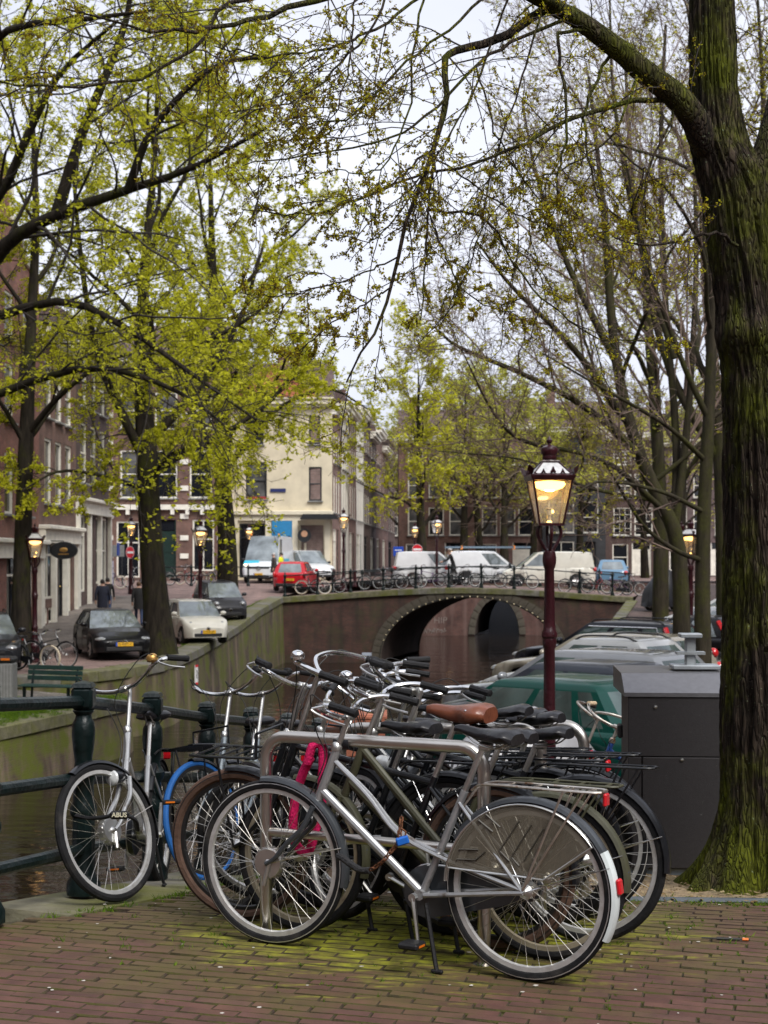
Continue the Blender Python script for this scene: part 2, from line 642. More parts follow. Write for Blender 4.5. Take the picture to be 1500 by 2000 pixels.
# ---------------- hand-laid paving bricks in the foreground
m_brick = mat('paver_brick', (.165, .085, .068), .82, var=.35, scale=2.2, bump=.5, bscale=60, col2=(.2, .22, .016), c2=(.44, .62), s2=1.15, island=False)
def moss_brick_material():
    """red-brown pavers; moss grows in a broad patch round the rack and in blotches"""
    m = bpy.data.materials.new('paver_brick_mossy')
    m.use_nodes = True
    t = m.node_tree; b = t.nodes['Principled BSDF']; b.inputs['Roughness'].default_value = .8
    ge = t.nodes.new('ShaderNodeNewGeometry')
    oi = t.nodes.new('ShaderNodeObjectInfo')
    ad = t.nodes.new('ShaderNodeMath'); ad.operation = 'ADD'
    t.links.new(ge.outputs['Random Per Island'], ad.inputs[0]); t.links.new(oi.outputs['Random'], ad.inputs[1])
    fr = t.nodes.new('ShaderNodeMath'); fr.operation = 'FRACT'; t.links.new(ad.outputs[0], fr.inputs[0])
    cr = t.nodes.new('ShaderNodeValToRGB')
    els = cr.color_ramp.elements
    els[0].color = (.076, .032, .023, 1); els[1].color = (.112, .048, .034, 1)
    e = els.new(.5); e.color = (.092, .039, .028, 1)
    e = els.new(.8); e.color = (.1, .047, .035, 1)
    t.links.new(fr.outputs[0], cr.inputs[0])
    pos = ge.outputs['Position']
    def noise(sc, de=6, ro=.6):
        n = t.nodes.new('ShaderNodeTexNoise'); n.inputs['Scale'].default_value = sc; n.inputs['Detail'].default_value = de; n.inputs['Roughness'].default_value = ro
        t.links.new(pos, n.inputs['Vector']); return n.outputs['Fac']
    # dirt
    mr = t.nodes.new('ShaderNodeMapRange'); mr.inputs['From Min'].default_value = .3; mr.inputs['From Max'].default_value = .7; mr.inputs['To Min'].default_value = .7; mr.inputs['To Max'].default_value = 1.2
    t.links.new(noise(9), mr.inputs['Value'])
    mu = t.nodes.new('ShaderNodeMixRGB'); mu.blend_type = 'MULTIPLY'; mu.inputs[0].default_value = 1
    t.links.new(cr.outputs[0], mu.inputs[1]); t.links.new(mr.outputs[0], mu.inputs[2])
    # moss: a broad olive film round the rack, brighter streaks along the courses
    def falloff(cx, cy, sx, sy, r0, r1, v0, v1):
        vm = t.nodes.new('ShaderNodeVectorMath'); vm.operation = 'SUBTRACT'; vm.inputs[1].default_value = (cx, cy, 0)
        t.links.new(pos, vm.inputs[0])
        vs_ = t.nodes.new('ShaderNodeVectorMath'); vs_.operation = 'MULTIPLY'; vs_.inputs[1].default_value = (sx, sy, 0)
        t.links.new(vm.outputs[0], vs_.inputs[0])
        ln = t.nodes.new('ShaderNodeVectorMath'); ln.operation = 'LENGTH'; t.links.new(vs_.outputs[0], ln.inputs[0])
        m1 = t.nodes.new('ShaderNodeMapRange'); m1.inputs['From Min'].default_value = r0; m1.inputs['From Max'].default_value = r1; m1.inputs['To Min'].default_value = v0; m1.inputs['To Max'].default_value = v1
        t.links.new(ln.outputs['Value'], m1.inputs['Value']); return m1.outputs[0]
    def add(a_, b_):
        m_ = t.nodes.new('ShaderNodeMath'); m_.operation = 'ADD'; t.links.new(a_, m_.inputs[0]); t.links.new(b_, m_.inputs[1]); return m_.outputs[0]
    def ramp(src, p0, p1, v1):
        r1 = t.nodes.new('ShaderNodeValToRGB'); r1.color_ramp.elements[0].position = p0; r1.color_ramp.elements[1].position = p1
        r1.color_ramp.elements[1].color = (v1, v1, v1, 1); t.links.new(src, r1.inputs[0]); return r1.outputs[0]
    film = ramp(add(falloff(.1, 6.6, .62, .8, .5, 1.7, .22, -.14), noise(1.8, 8, .65)), .46, .72, .8)
    mx0 = t.nodes.new('ShaderNodeMixRGB'); t.links.new(film, mx0.inputs[0]); t.links.new(mu.outputs[0], mx0.inputs[1]); mx0.inputs[2].default_value = (.085, .07, .014, 1)
    mpp = t.nodes.new('ShaderNodeMapping'); mpp.inputs['Rotation'].default_value = (0, 0, R(16)); mpp.inputs['Scale'].default_value = (3.2, 13, 1)
    t.links.new(pos, mpp.inputs[0])
    ns_ = t.nodes.new('ShaderNodeTexNoise'); ns_.inputs['Scale'].default_value = 1.; ns_.inputs['Detail'].default_value = 8; ns_.inputs['Roughness'].default_value = .68
    t.links.new(mpp.outputs[0], ns_.inputs['Vector'])
    stre = ramp(add(falloff(.25, 6.2, .9, 1.25, .2, 1.6, .24, -.19), ns_.outputs['Fac']), .5, .68, .97)
    mc = t.nodes.new('ShaderNodeValToRGB'); mc.color_ramp.elements[0].color = (.1, .095, .01, 1); mc.color_ramp.elements[1].color = (.31, .32, .012, 1)
    mc.color_ramp.elements[0].position = .35; mc.color_ramp.elements[1].position = .65
    t.links.new(noise(14, 4), mc.inputs[0])
    mx = t.nodes.new('ShaderNodeMixRGB'); t.links.new(stre, mx.inputs[0]); t.links.new(mx0.outputs[0], mx.inputs[1]); t.links.new(mc.outputs[0], mx.inputs[2])
    t.links.new(mx.outputs[0], b.inputs['Base Color'])
    bp = t.nodes.new('ShaderNodeBump'); bp.inputs['Strength'].default_value = .55; bp.inputs['Distance'].default_value = .006
    t.links.new(noise(55, 5), bp.inputs['Height']); t.links.new(bp.outputs[0], b.inputs['Normal'])
    return m
m_paver = moss_brick_material()
random.seed(3)
BL, BW, GAP = .225, .062, .005
BROT = R(-16)
pav = MB()
xs0, xs1, yb0, yb1 = -2.6, 3.6, 4.3, 11.0
pave_base = []
ysp = [yb0, 5.5, 5.95, 6.2, 6.5, 6.8, 7.1, 8, 9, 10, yb1]
mbp = MB()
mbp.grid([[(max(er(y) + .42, xs0 - .3), y, zr(y) - .003), (xs1, y, zr(y) - .003)] for y in ysp])
pavement = tag(part('pavement', mbp, m_joint), 'red-brown brick pavement with moss in the joints', kind='structure')
def brick_shape(L, W, seed):
    rd = random.Random(seed)
    b = MB(); ch = .0035
    j = lambda: rd.uniform(-.002, .002)
    hx, hy = L / 2, W / 2
    top = [(-hx + ch + j(), -hy + ch + j(), .009), (hx - ch + j(), -hy + ch + j(), .009), (hx - ch + j(), hy - ch + j(), .009), (-hx + ch + j(), hy - ch + j(), .009)]
    mid = [(-hx, -hy, .003), (hx, -hy, .003), (hx, hy, .003), (-hx, hy, .003)]
    bot = [(-hx, -hy, -.02), (hx, -hy, -.02), (hx, hy, -.02), (-hx, hy, -.02)]
    fs = [(8, 9, 10, 11)]
    for k in range(4):
        k2 = (k + 1) % 4
        fs += [(k, k2, k2 + 4, k + 4), (k + 4, k2 + 4, k2 + 8, k + 8)]
    b.add(bot + mid + top, fs)
    b.m = [0] + [1] * 8
    return b
shapes = [brick_shape(BL - GAP, BW - GAP, k) for k in range(7)]
bmeshes = [s.mesh('brick', [m_paver, m_joint], True, 20) for s in shapes]
spots = []
cB, sB = math.cos(BROT), math.sin(BROT)
row = 0
v = -5.0
while v < 6:
    off = (row % 2) * BL / 2 + random.uniform(-.02, .02)
    u = -5.5 + off
    while u < 5.5:
        w_ = v + .012 * math.sin(u * 1.7 + row * .13) + random.uniform(-.0015, .0015)
        x, yy = .5 + u * cB - w_ * sB, 7.0 + u * sB + w_ * cB
        if yb0 < yy < yb1 and xs0 < x < xs1 and x - .1 > er(yy) + .44 and not (x > 1.15 and yy > 6.98 - .12 * (x - 1.15)):
            spots.append((x + random.uniform(-.003, .003), yy))
        u += BL
    v += BW
    row += 1
spots.sort(key=lambda s: s[1])
def slope(y): return math.atan2(zr(y + .1) - zr(y - .1), .2)
n_obj = 0
for x, y in spots:
    dz = random.uniform(-.0025, .002)
    Mt = Matrix.Translation((x, y, zr(y) + dz)) @ Matrix.Rotation(slope(y) + random.gauss(0, .012), 4, 'X') @ Matrix.Rotation(random.gauss(0, .012), 4, 'Y') @ Matrix.Rotation(BROT + random.gauss(0, .008), 4, 'Z')
    inview = abs(x) < .272 * y + .1 and y > 4.95
    if inview and n_obj < 300:
        link('brick', random.choice(bmeshes), pavement, Mt)
        n_obj += 1
    else:
        sh = random.choice(shapes)
        pav.add([Mt @ Vector(q) for q in sh.v], sh.f); pav.m[-9:] = [0] + [1] * 8
o = part('farther_bricks', pav, [m_paver, m_joint], pavement, ang=20)
o['kind'] = 'stuff'

# earth round the big tree with a thin metal edge, leaf litter
m_earth = mat('bare_earth', (.26, .19, .11), .95, var=.45, scale=20, bump=.8, bscale=60, col2=(.1, .1, .03), c2=(.5, .7), s2=4)
mb = MB()
rows = []
for i in range(13):
    y = 6.96 + i * .22
    rows.append([(1.16 + .04 * math.sin(i) + .1 * k + (.0 if k else 0), y - .12 * (.1 * k) , zr(y - .012 * k) + .008 + .012 * math.sin(k * 1.9 + i * 2.3) * (1 if 0 < i < 12 else 0)) for k in range(26)])
mb.grid(rows)
tag(part('tree_bed', mb, m_earth), 'bare sandy earth round the trunk of the mossy tree', kind='structure')

def coping(parent, pts, w, th, step, mats, zoff=0., over=.06):
    """row of separate edge stones along a polyline; w towards the land (+ to the left of travel)"""
    acc = []
    d = [0]
    for a, b in zip(pts, pts[1:]):
        d.append(d[-1] + (Vector(b) - Vector(a)).length)
    tot = d[-1]
    n = max(1, int(tot / step))
    def at(s):
        for i in range(len(pts) - 1):
            if s <= d[i + 1] + 1e-6:
                t = (s - d[i]) / (d[i + 1] - d[i])
                return Vector(pts[i]).lerp(Vector(pts[i + 1]), t)
        return Vector(pts[-1])
    rnd = random.Random(int(tot * 10))
    for k in range(n):
        a, b = at(tot * k / n + .004), at(tot * (k + 1) / n - .004)
        t = (b - a).normalized()
        nrm = Vector((-t.y, t.x, 0)).normalized()
        mbx = MB()
        z0 = rnd.uniform(-.008, .008)
        o0, o1 = -over, w
        up = Vector((0, 0, z0 + zoff))
        dn = Vector((0, 0, -th))
        q = [a + nrm * o0, b + nrm * o0, b + nrm * o1, a + nrm * o1]
        ch = .025
        top = [q[0] + nrm * ch + t * .01, q[1] + nrm * ch - t * .01, q[2] - t * .01, q[3] + t * .01]
        vs_ = [p + dn + up for p in q] + [p + up - Vector((0, 0, ch)) for p in q] + [p + up for p in top]
        fs = [(0, 1, 5, 4), (1, 2, 6, 5), (2, 3, 7, 6), (3, 0, 4, 7), (4, 5, 9, 8), (5, 6, 10, 9), (6, 7, 11, 10), (7, 4, 8, 11), (8, 9, 10, 11), (3, 2, 1, 0)]
        mbx.add([p - a for p in vs_], fs)
        mo = rnd.choice(mats)
        part('coping_stone', mbx, mo, parent, Matrix.Translation(a), ang=30)

def quay(name, label, pts, wallmat, stone_w, step, mats, sgn, group=None, batter=.12, th=.28):
    """retaining wall under a polyline of edge points (x, y, ztop) down into the water"""
    t = thing(name, label, 'quay wall', (0, 0, 0), 0, group)
    mb = MB()
    rows = []
    top = []; bot = []
    for i, p in enumerate(pts):
        a = Vector(pts[max(i - 1, 0)]); b = Vector(pts[min(i + 1, len(pts) - 1)])
        tt = (b - a); n = Vector((-tt.y, tt.x, 0)).normalized() * sgn
        top.append(Vector(p) + n * .01 - Vector((0, 0, .05)))
        bot.append(Vector((p[0], p[1], WZ - .6)) - n * batter)
    mb.grid([top, [(a * .5 + b * .5) for a, b in zip(top, bot)], bot])
    back = [Vector((p[0], p[1], p[2] - .05)) for p in top]
    part('wall', mb, wallmat, t)
    coping(t, pts if sgn > 0 else pts, stone_w * sgn if sgn > 0 else stone_w, th, step, mats)
    return t
LP = [(el(y), y, zl(y) + .04) for y in (35.4, 36.2, 37.5, 39.5, 42, 46, 51, 56, 60, 64, 68)]
# travelling away from us along the far bank, land lies to the left
quay('quay_wall', 'mossy brick quay wall below the black and white parked cars', LP, m_quay, .62, 1.25, [m_stone, m_stone2], 1)
RP = [(er(y), y, zr(y) + .03) for y in (66, 62, 58, 55, 48, 42, 35, 28, 22, 17, 12, 9.9, 8.5, 7.1, 6.8, 6.5, 6.2, 5.95, 5.62)]
quay('quay_wall', 'brick quay wall under the railing and the row of parked cars', RP, m_quay, .45, 1.2, [m_stone2, m_stone], 1)

# low landing with the bench
LD = [(-9.4, 26.8, -1.9), (-8.1, 29.9, -1.88), (-7.1, 33.4, -1.86), (-6.45, 35.6, -1.86), (-6.5, 36.5, -1.86), (-7.2, 37.0, -1.86), (-8.4, 37.2, -1.86)]
quay('landing_wall', 'moss covered low landing wall below the green bench', LD, m_quay, .5, 1.4, [m_stone2], 1)
mb = MB()
inner = [(-9.9, 27.0, -1.9), (-8.6, 30.0, -1.88), (-7.6, 33.4, -1.86), (-6.95, 35.6, -1.86), (-6.9, 36.2, -1.86), (-7.3, 36.5, -1.86), (-8.4, 36.7, -1.86)]
mb.grid([inner, [(-16, 24, -1.6), (-16, 27, -1.55), (-15, 31, -1.5), (-13, 34, -1.45), (-12, 35, -1.42), (-11.5, 35.4, -1.4), (-10.7, 35.6, -1.4)]])
m_land = brick_mat('landing_cobble', (.22, .19, .17), (.15, .13, .12), (.06, .07, .03), .2, .1, axes='xy', moss=(.1, .15, .02), msc=.9, mth=(.5, .62))
tag(part('landing', mb, m_land), 'cobbled low landing with grass tufts in the joints', kind='structure')

# ------------------------------------------------------------------ the arched bridge
BY = 68.0
SK = .27                                  # skew of the tunnel
BD = 7.5                                  # width of the bridge
def deck_z(x):                            # top of the coping along the bridge
    return lerpf([(-4.9, -.12), (-3, .0), (-1, .14), (1, .26), (2.5, .32), (4, .33), (6, .27), (8, .16), (10, .0), (12, -.12)], x)
br = thing('bridge', 'dark brick arched canal bridge with stone arch ring and parked bikes above', 'bridge', (0, BY, 0))
AX, AW, AH = 4.1, 4.25, 3.0               # arch centre, half span, rise above water
ASP = WZ + .1
def arch_pt(a, grow=0.):
    return (AX - math.cos(a) * (AW + grow), ASP + math.sin(a) ** .92 * (AH + grow) if math.sin(a) > 0 else ASP)
def bridge_face(y, flip):
    mb = MB()
    n = 36
    arc = [arch_pt(PI * i / n) for i in range(n + 1)]
    xsl = [-4.95, -3.5, -2, -.8]
    xsr = [9.0, 10, 11, 11.9]
    top = [(x, deck_z(x) - .2) for x in xsl]
    rows_t, rows_b = [], []
    for x in xsl:
        rows_t.append((x, y, deck_z(x) - .2)); rows_b.append((x, y, WZ - .5))
    rows_t.append((arc[0][0], y, deck_z(arc[0][0]) - .2)); rows_b.append((arc[0][0], y, WZ - .5))
    for x, z in arc:
        rows_t.append((x, y, deck_z(x) - .2)); rows_b.append((x, y, z))
    rows_t.append((arc[-1][0], y, deck_z(arc[-1][0]) - .2)); rows_b.append((arc[-1][0], y, WZ - .5))
    for x in xsr:
        rows_t.append((x, y, deck_z(x) - .2)); rows_b.append((x, y, WZ - .5))
    mid = [tuple(.5 * (a + b) for a, b in zip(p, q)) for p, q in zip(rows_t, rows_b)]
    mb.grid([rows_t, mid, rows_b])
    return mb
part('face_wall', bridge_face(0, False), m_bridge, br, smooth=False)
mbf = bridge_face(0, True); mbf.xf(Matrix.Translation((SK * BD, BD, 0)))
part('face_wall', mbf, m_bridge, br, smooth=False)
mb = MB(); n = 36
mb.grid([[(*arch_pt(PI * i / n)[:1], 0.02, arch_pt(PI * i / n)[1]) for i in range(n + 1)],
         [(arch_pt(PI * i / n)[0] + SK * BD, BD - .02, arch_pt(PI * i / n)[1]) for i in range(n + 1)]])
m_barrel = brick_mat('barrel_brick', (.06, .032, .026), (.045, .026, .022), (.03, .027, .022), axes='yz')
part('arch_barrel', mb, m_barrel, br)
# abutments below water line inside
# voussoirs: each arch stone its own piece
m_vous = mat('arch_stone', (.1, .085, .065), .9, var=.35, scale=4, bump=.4, col2=(.05, .043, .03), c2=(.45, .65), s2=1.6)
NV = 34
for side_y, yo in ((-.1, 0), (BD + .1, SK * BD)):
    for i in range(NV):
        a0, a1 = PI * i / NV + .004, PI * (i + 1) / NV - .004
        p = [arch_pt(a0, .0), arch_pt(a1, .0), arch_pt(a1, .45), arch_pt(a0, .45)]
        mb = MB()
        c = Vector((sum(q[0] for q in p) / 4, 0, sum(q[1] for q in p) / 4))
        y0, y1 = (-.07, .25) if yo == 0 else (-.25, .07)
        mb.prism([(q[0] - c.x, q[1] - c.z) for q in p], y0, y1)
        part('arch_stone', mb, m_vous, br, Matrix.Translation((c.x + yo, side_y + (.1 if yo == 0 else -.1), c.z)), smooth=False)
# string of small lights round the arch
m_bulb = mat('warm_bulb', (.9, .8, .55), .4, var=0, emit=(1., .75, .35), estr=.12)
m_cable = mat('black_cable', (.012, .012, .012), .6)
mb = MB(); mb.tube([(arch_pt(PI * (i + .5) / 40, .06)[0], -.1, arch_pt(PI * (i + .5) / 40, .06)[1]) for i in range(40)], .018, 5)
ls = part('light_string', mb, m_cable, br)
for i in range(3, 34):
    a = PI * (i + .5) / 37
    mb = MB(); mb.ell((0, 0, 0), (.026, .026, .026), 6, 4)
    part('bulb', mb, m_bulb, ls, Matrix.Translation((arch_pt(a, .06)[0], -.13, arch_pt(a, .06)[1])))
# copings on both edges, deck
for yo, yy in ((0, 0), (SK * BD, BD)):
    pts = [(x + yo, yy, deck_z(x)) for x in (-4.95, -3, -1, 1, 2.5, 4, 6, 8, 10, 11.9)]
    sg = .42 if yy == 0 else -.42
    n = 15
    for k in range(n):
        x0 = -4.95 + 16.85 * k / n + .005; x1 = -4.95 + 16.85 * (k + 1) / n - .005
        mb = MB()
        ya, yb_ = (-.13, .4) if yy == 0 else (-.4, .13)
        mb.add([(x0, ya, deck_z(x0) - .27), (x1, ya, deck_z(x1) - .27), (x1, yb_, deck_z(x1) - .27), (x0, yb_, deck_z(x0) - .27),
                (x0, ya, deck_z(x0) - .03), (x1, ya, deck_z(x1) - .03), (x1, yb_, deck_z(x1)), (x0, yb_, deck_z(x0)),
                (x0, ya + .03, deck_z(x0)), (x1, ya + .03, deck_z(x1))],
               [(0, 1, 5, 4), (4, 5, 9, 8), (8, 9, 6, 7), (1, 2, 6, 9, 5), (2, 3, 7, 6), (3, 0, 4, 8, 7), (3, 2, 1, 0)])
        part('coping_stone', mb, random.Random(k).choice([m_stone2, m_stone2, m_stone]), br, Matrix.Translation((yo, yy, 0)), smooth=False)
mb = MB()
mb.grid([[(x + SK * y, y, deck_z(x) + .05 * math.sin(PI * y / BD) - .02) for x in (-4.95, -3, -1, 1, 2.5, 4, 6, 8, 10, 11.9)] for y in (.38, 1.5, 3, 4.5, 6, BD - .38)])
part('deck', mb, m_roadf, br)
m_plq = mat('enamel_blue_white', (.45, .5, .6), .3, var=.3, scale=30)
mb = MB(); mb.box((0, 0, 0), (.55, .03, .16), bev=.01)
tag(part('bridge_plaque', mb, m_plq), 'small pale blue number plaque on the bridge brickwork', 'plaque').location = (X(718, BY), BY - .025, CAMH - (1278 - HOR) / FPX * BY)

# second bridge mouth and quay wall seen through the arch
m_wall3 = brick_mat('old_red_brick', (.12, .05, .038), (.085, .036, .03), (.09, .065, .055), streak=(.16, .1, .085), axes='xz', moss=(.04, .036, .03), msc=.6, mth=(.55, .75))
fq = thing('quay_wall', 'faded red brick quay wall with a second arch beyond the bridge', 'quay wall', (0, 92.5, 0))
mb = MB()
ax2, aw2, ah2 = 7.35, 1.45, 2.35
rt = []; rb = []
def a2(a, g=0): return (ax2 - math.cos(a) * (aw2 + g), WZ + .05 + math.sin(a) * (ah2 + g))
for x in (-30, -10, 0, 3, ax2 - aw2): rt.append((x, 0, .2)); rb.append((x, 0, WZ - .4))
for i in range(21):
    x, z = a2(PI * i / 20); rt.append((x, 0, .2)); rb.append((x, 0, z))
for x in (ax2 + aw2, 12, 18, 40): rt.append((x, 0, .2)); rb.append((x, 0, WZ - .4))
mb.grid([rt, rb]); part('wall', mb, m_wall3, fq, smooth=False)
mb = MB(); mb.grid([[(a2(PI * i / 20)[0], .01, a2(PI * i / 20)[1]) for i in range(21)], [(a2(PI * i / 20)[0] + 1.5, 8, a2(PI * i / 20)[1]) for i in range(21)]])
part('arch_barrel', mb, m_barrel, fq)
for i in range(15):
    a0, a1 = PI * i / 15 + .01, PI * (i + 1) / 15 - .01
    p = [a2(a0), a2(a1), a2(a1, .42), a2(a0, .42)]
    c = Vector((sum(q[0] for q in p) / 4, 0, sum(q[1] for q in p) / 4))
    mb = MB(); mb.prism([(q[0] - c.x, q[1] - c.z) for q in p], -.07, .2)
    part('arch_stone', mb, m_vous, fq, Matrix.Translation(c), smooth=False)
# white painted scrawl on that wall
m_wpaint = mat('white_spray_paint', (.22, .18, .16), .8, var=.3)
mb = text_mb('HIP', .6, .004, bold=-.004); mb.xf(RX90)
tag(part('graffiti', mb, m_wpaint), 'white sprayed scrawl on the wall beyond the arch', 'graffiti').location = (X(860, 92.5), 92.48, CAMH - (1212 - HOR) / FPX * 92.5)
mb = MB()
rd = random.Random(4)
for k in range(9):
    x0 = (k - 4.5) * .16
    mb.tube(spl([(x0, 0, rd.uniform(-.2, -.1)), (x0 + .05, 0, rd.uniform(.05, .2)), (x0 + .1, 0, rd.uniform(-.15, .1)), (x0 + .16, 0, rd.uniform(-.1, .2))], 4), .025, 4)
tag(part('graffiti', mb, m_wpaint), 'low white sprayed scribble left of the second arch', 'graffiti').location = (X(850, 92.5), 92.485, CAMH - (1232 - HOR) / FPX * 92.5)
# ------------------------------------------------------------------ houses
m_white = mat('white_trim', (.78, .75, .66), .55, var=.12, scale=3)
m_cream = mat('cream_render', (.62, .55, .4), .85, var=.12, scale=1.2, bump=.1, col2=(.45, .39, .28), c2=(.55, .8), s2=.8)
m_creamtrim = mat('cream_trim', (.66, .6, .46), .7, var=.1, scale=2)
m_win = mat('window_glass', (.012, .014, .018), .06, var=.4, scale=.6, spec=.5)
m_winl = mat('window_glass_curtained', (.1, .1, .1), .12, var=.7, scale=1.1, spec=.5)
m_dark = mat('dark_paint', (.015, .017, .02), .4, var=.3)
m_dgreen = mat('dark_green_door', (.012, .03, .025), .35, var=.2)
m_tile = mat('roof_tile', (.09, .06, .055), .8, var=.4, scale=6, bump=.5)
m_redtile = mat('orange_roof_tile', (.36, .12, .06), .8, var=.35, scale=5, bump=.5)
m_grey = mat('grey_stone', (.22, .22, .21), .85, var=.25, scale=3, bump=.2)
BR = {
 'red': brick_mat('house_brick_red', (.25, .085, .06), (.18, .062, .048), (.22, .16, .13), axes='xz'),
 'brown': brick_mat('house_brick_brown', (.19, .095, .072), (.14, .07, .057), (.15, .12, .1), axes='xz'),
 'dark': brick_mat('house_brick_dark', (.1, .052, .045), (.07, .04, .037), (.1, .085, .075), axes='xz'),
 'plum': brick_mat('house_brick_plum', (.12, .075, .075), (.09, .058, .06), (.15, .13, .12), axes='xz'),
 'pale': mat('house_render_pale', (.5, .47, .42), .85, var=.12, scale=1.5),
 'white': mat('house_render_white', (.64, .62, .58), .85, var=.1, scale=1.5),
 'cream': m_cream,
 'black': mat('house_render_black', (.03, .032, .036), .7, var=.3, scale=2),
 'rose': brick_mat('house_brick_rose', (.22, .12, .1), (.17, .09, .08), (.2, .16, .14), axes='xz'),
}
def facade_wall(w, h, openings, depth):
    """front sheet with real openings and reveals; side, back and top walls"""
    xs = sorted({0., w, *[o[0] for o in openings], *[o[1] for o in openings]})
    zs = sorted({0., h, *[o[2] for o in openings], *[o[3] for o in openings]})
    mb = MB()
    for i in range(len(xs) - 1):
        for j in range(len(zs) - 1):
            cx, cz = (xs[i] + xs[i + 1]) / 2, (zs[j] + zs[j + 1]) / 2
            if any(o[0] < cx < o[1] and o[2] < cz < o[3] for o in openings):
                continue
            mb.add([(xs[i], 0, zs[j]), (xs[i + 1], 0, zs[j]), (xs[i + 1], 0, zs[j + 1]), (xs[i], 0, zs[j + 1])], [(0, 1, 2, 3)])
    rv = .16
    for x0, x1, z0, z1 in [o[:4] for o in openings]:
        q = [(x0, 0, z0), (x1, 0, z0), (x1, 0, z1), (x0, 0, z1)]
        b = [(x, rv + .1, z) for x, _, z in q]
        mb.add(q + b, [(0, 4, 5, 1), (1, 5, 6, 2), (2, 6, 7, 3), (3, 7, 4, 0)])
    D = depth
    mb.add([(0, 0, 0), (0, D, 0), (0, D, h), (0, 0, h)], [(0, 1, 2, 3)])
    mb.add([(w, 0, 0), (w, D, 0), (w, D, h), (w, 0, h)], [(3, 2, 1, 0)])
    mb.add([(0, D, 0), (w, D, 0), (w, D, h), (0, D, h)], [(0, 1, 2, 3)])
    mb.add([(0, 0, h), (w, 0, h), (w, D, h), (0, D, h)], [(0, 1, 2, 3)])
    return mb

_wcache = {}
def window_parts(w, h, style, frame_m, glass_m):
    key = (round(w, 2), round(h, 2), style, frame_m.name, glass_m.name)
    if key in _wcache:
        return _wcache[key]
    f = MB(); t = .09
    y = .09
    f.box((t / 2, y, h / 2), (t, .1, h)); f.box((w - t / 2, y, h / 2), (t, .1, h))
    f.box((w / 2, y, t / 2), (w - 2 * t, .1, t)); f.box((w / 2, y, h - t / 2), (w - 2 * t, .1, t))
    panes = []
    rows = [t, h - t]
    if style == 'sash':
        f.box((w / 2, y, h * .5), (w - 2 * t, .08, .07)); rows = [t, h * .5, h - t]
    elif style == 'shop':
        f.box((w / 2, y, h * .74), (w - 2 * t, .08, .08)); rows = [t, h * .74, h - t]
    cols = [t, w - t]
    if style in ('sash', 'shop') and w > 1.5:
        f.box((w / 2, y + .003, h / 2), (.06, .08, h - 2 * t)); cols = [t, w / 2, w - t]
    if style == 'cross':
        f.box((w / 2, y, h * .62), (w - 2 * t, .08, .07)); f.box((w / 2, y + .003, h / 2), (.06, .08, h - 2 * t))
        rows = [t, h * .62, h - t]; cols = [t, w / 2, w - t]
    if style == 'six':
        f.box((w / 2, y, h * .5), (w - 2 * t, .08, .07)); rows = [t, h * .5, h - t]
        for k in (1, 2):
            f.box((t + (w - 2 * t) * k / 3, y + .003, h / 2), (.035, .05, h - 2 * t))
        for zz in (.25, .75):
            f.box((w / 2, y + .002, h * zz), (w - 2 * t, .05, .035))
    for i in range(len(cols) - 1):
        for j in range(len(rows) - 1):
            pm = MB()
            pm.box(((cols[i] + cols[i + 1]) / 2, .125, (rows[j] + rows[j + 1]) / 2), (cols[i + 1] - cols[i], .02, rows[j + 1] - rows[j]))
            panes.append(pm.mesh('pane', glass_m, False))
    s = MB(); s.box((w / 2, -.03, -.045), (w + .16, .26, .085), bev=.015)
    _wcache[key] = (f.mesh('window', frame_m, False), panes, s.mesh('sill', m_grey, False))
    return _wcache[key]

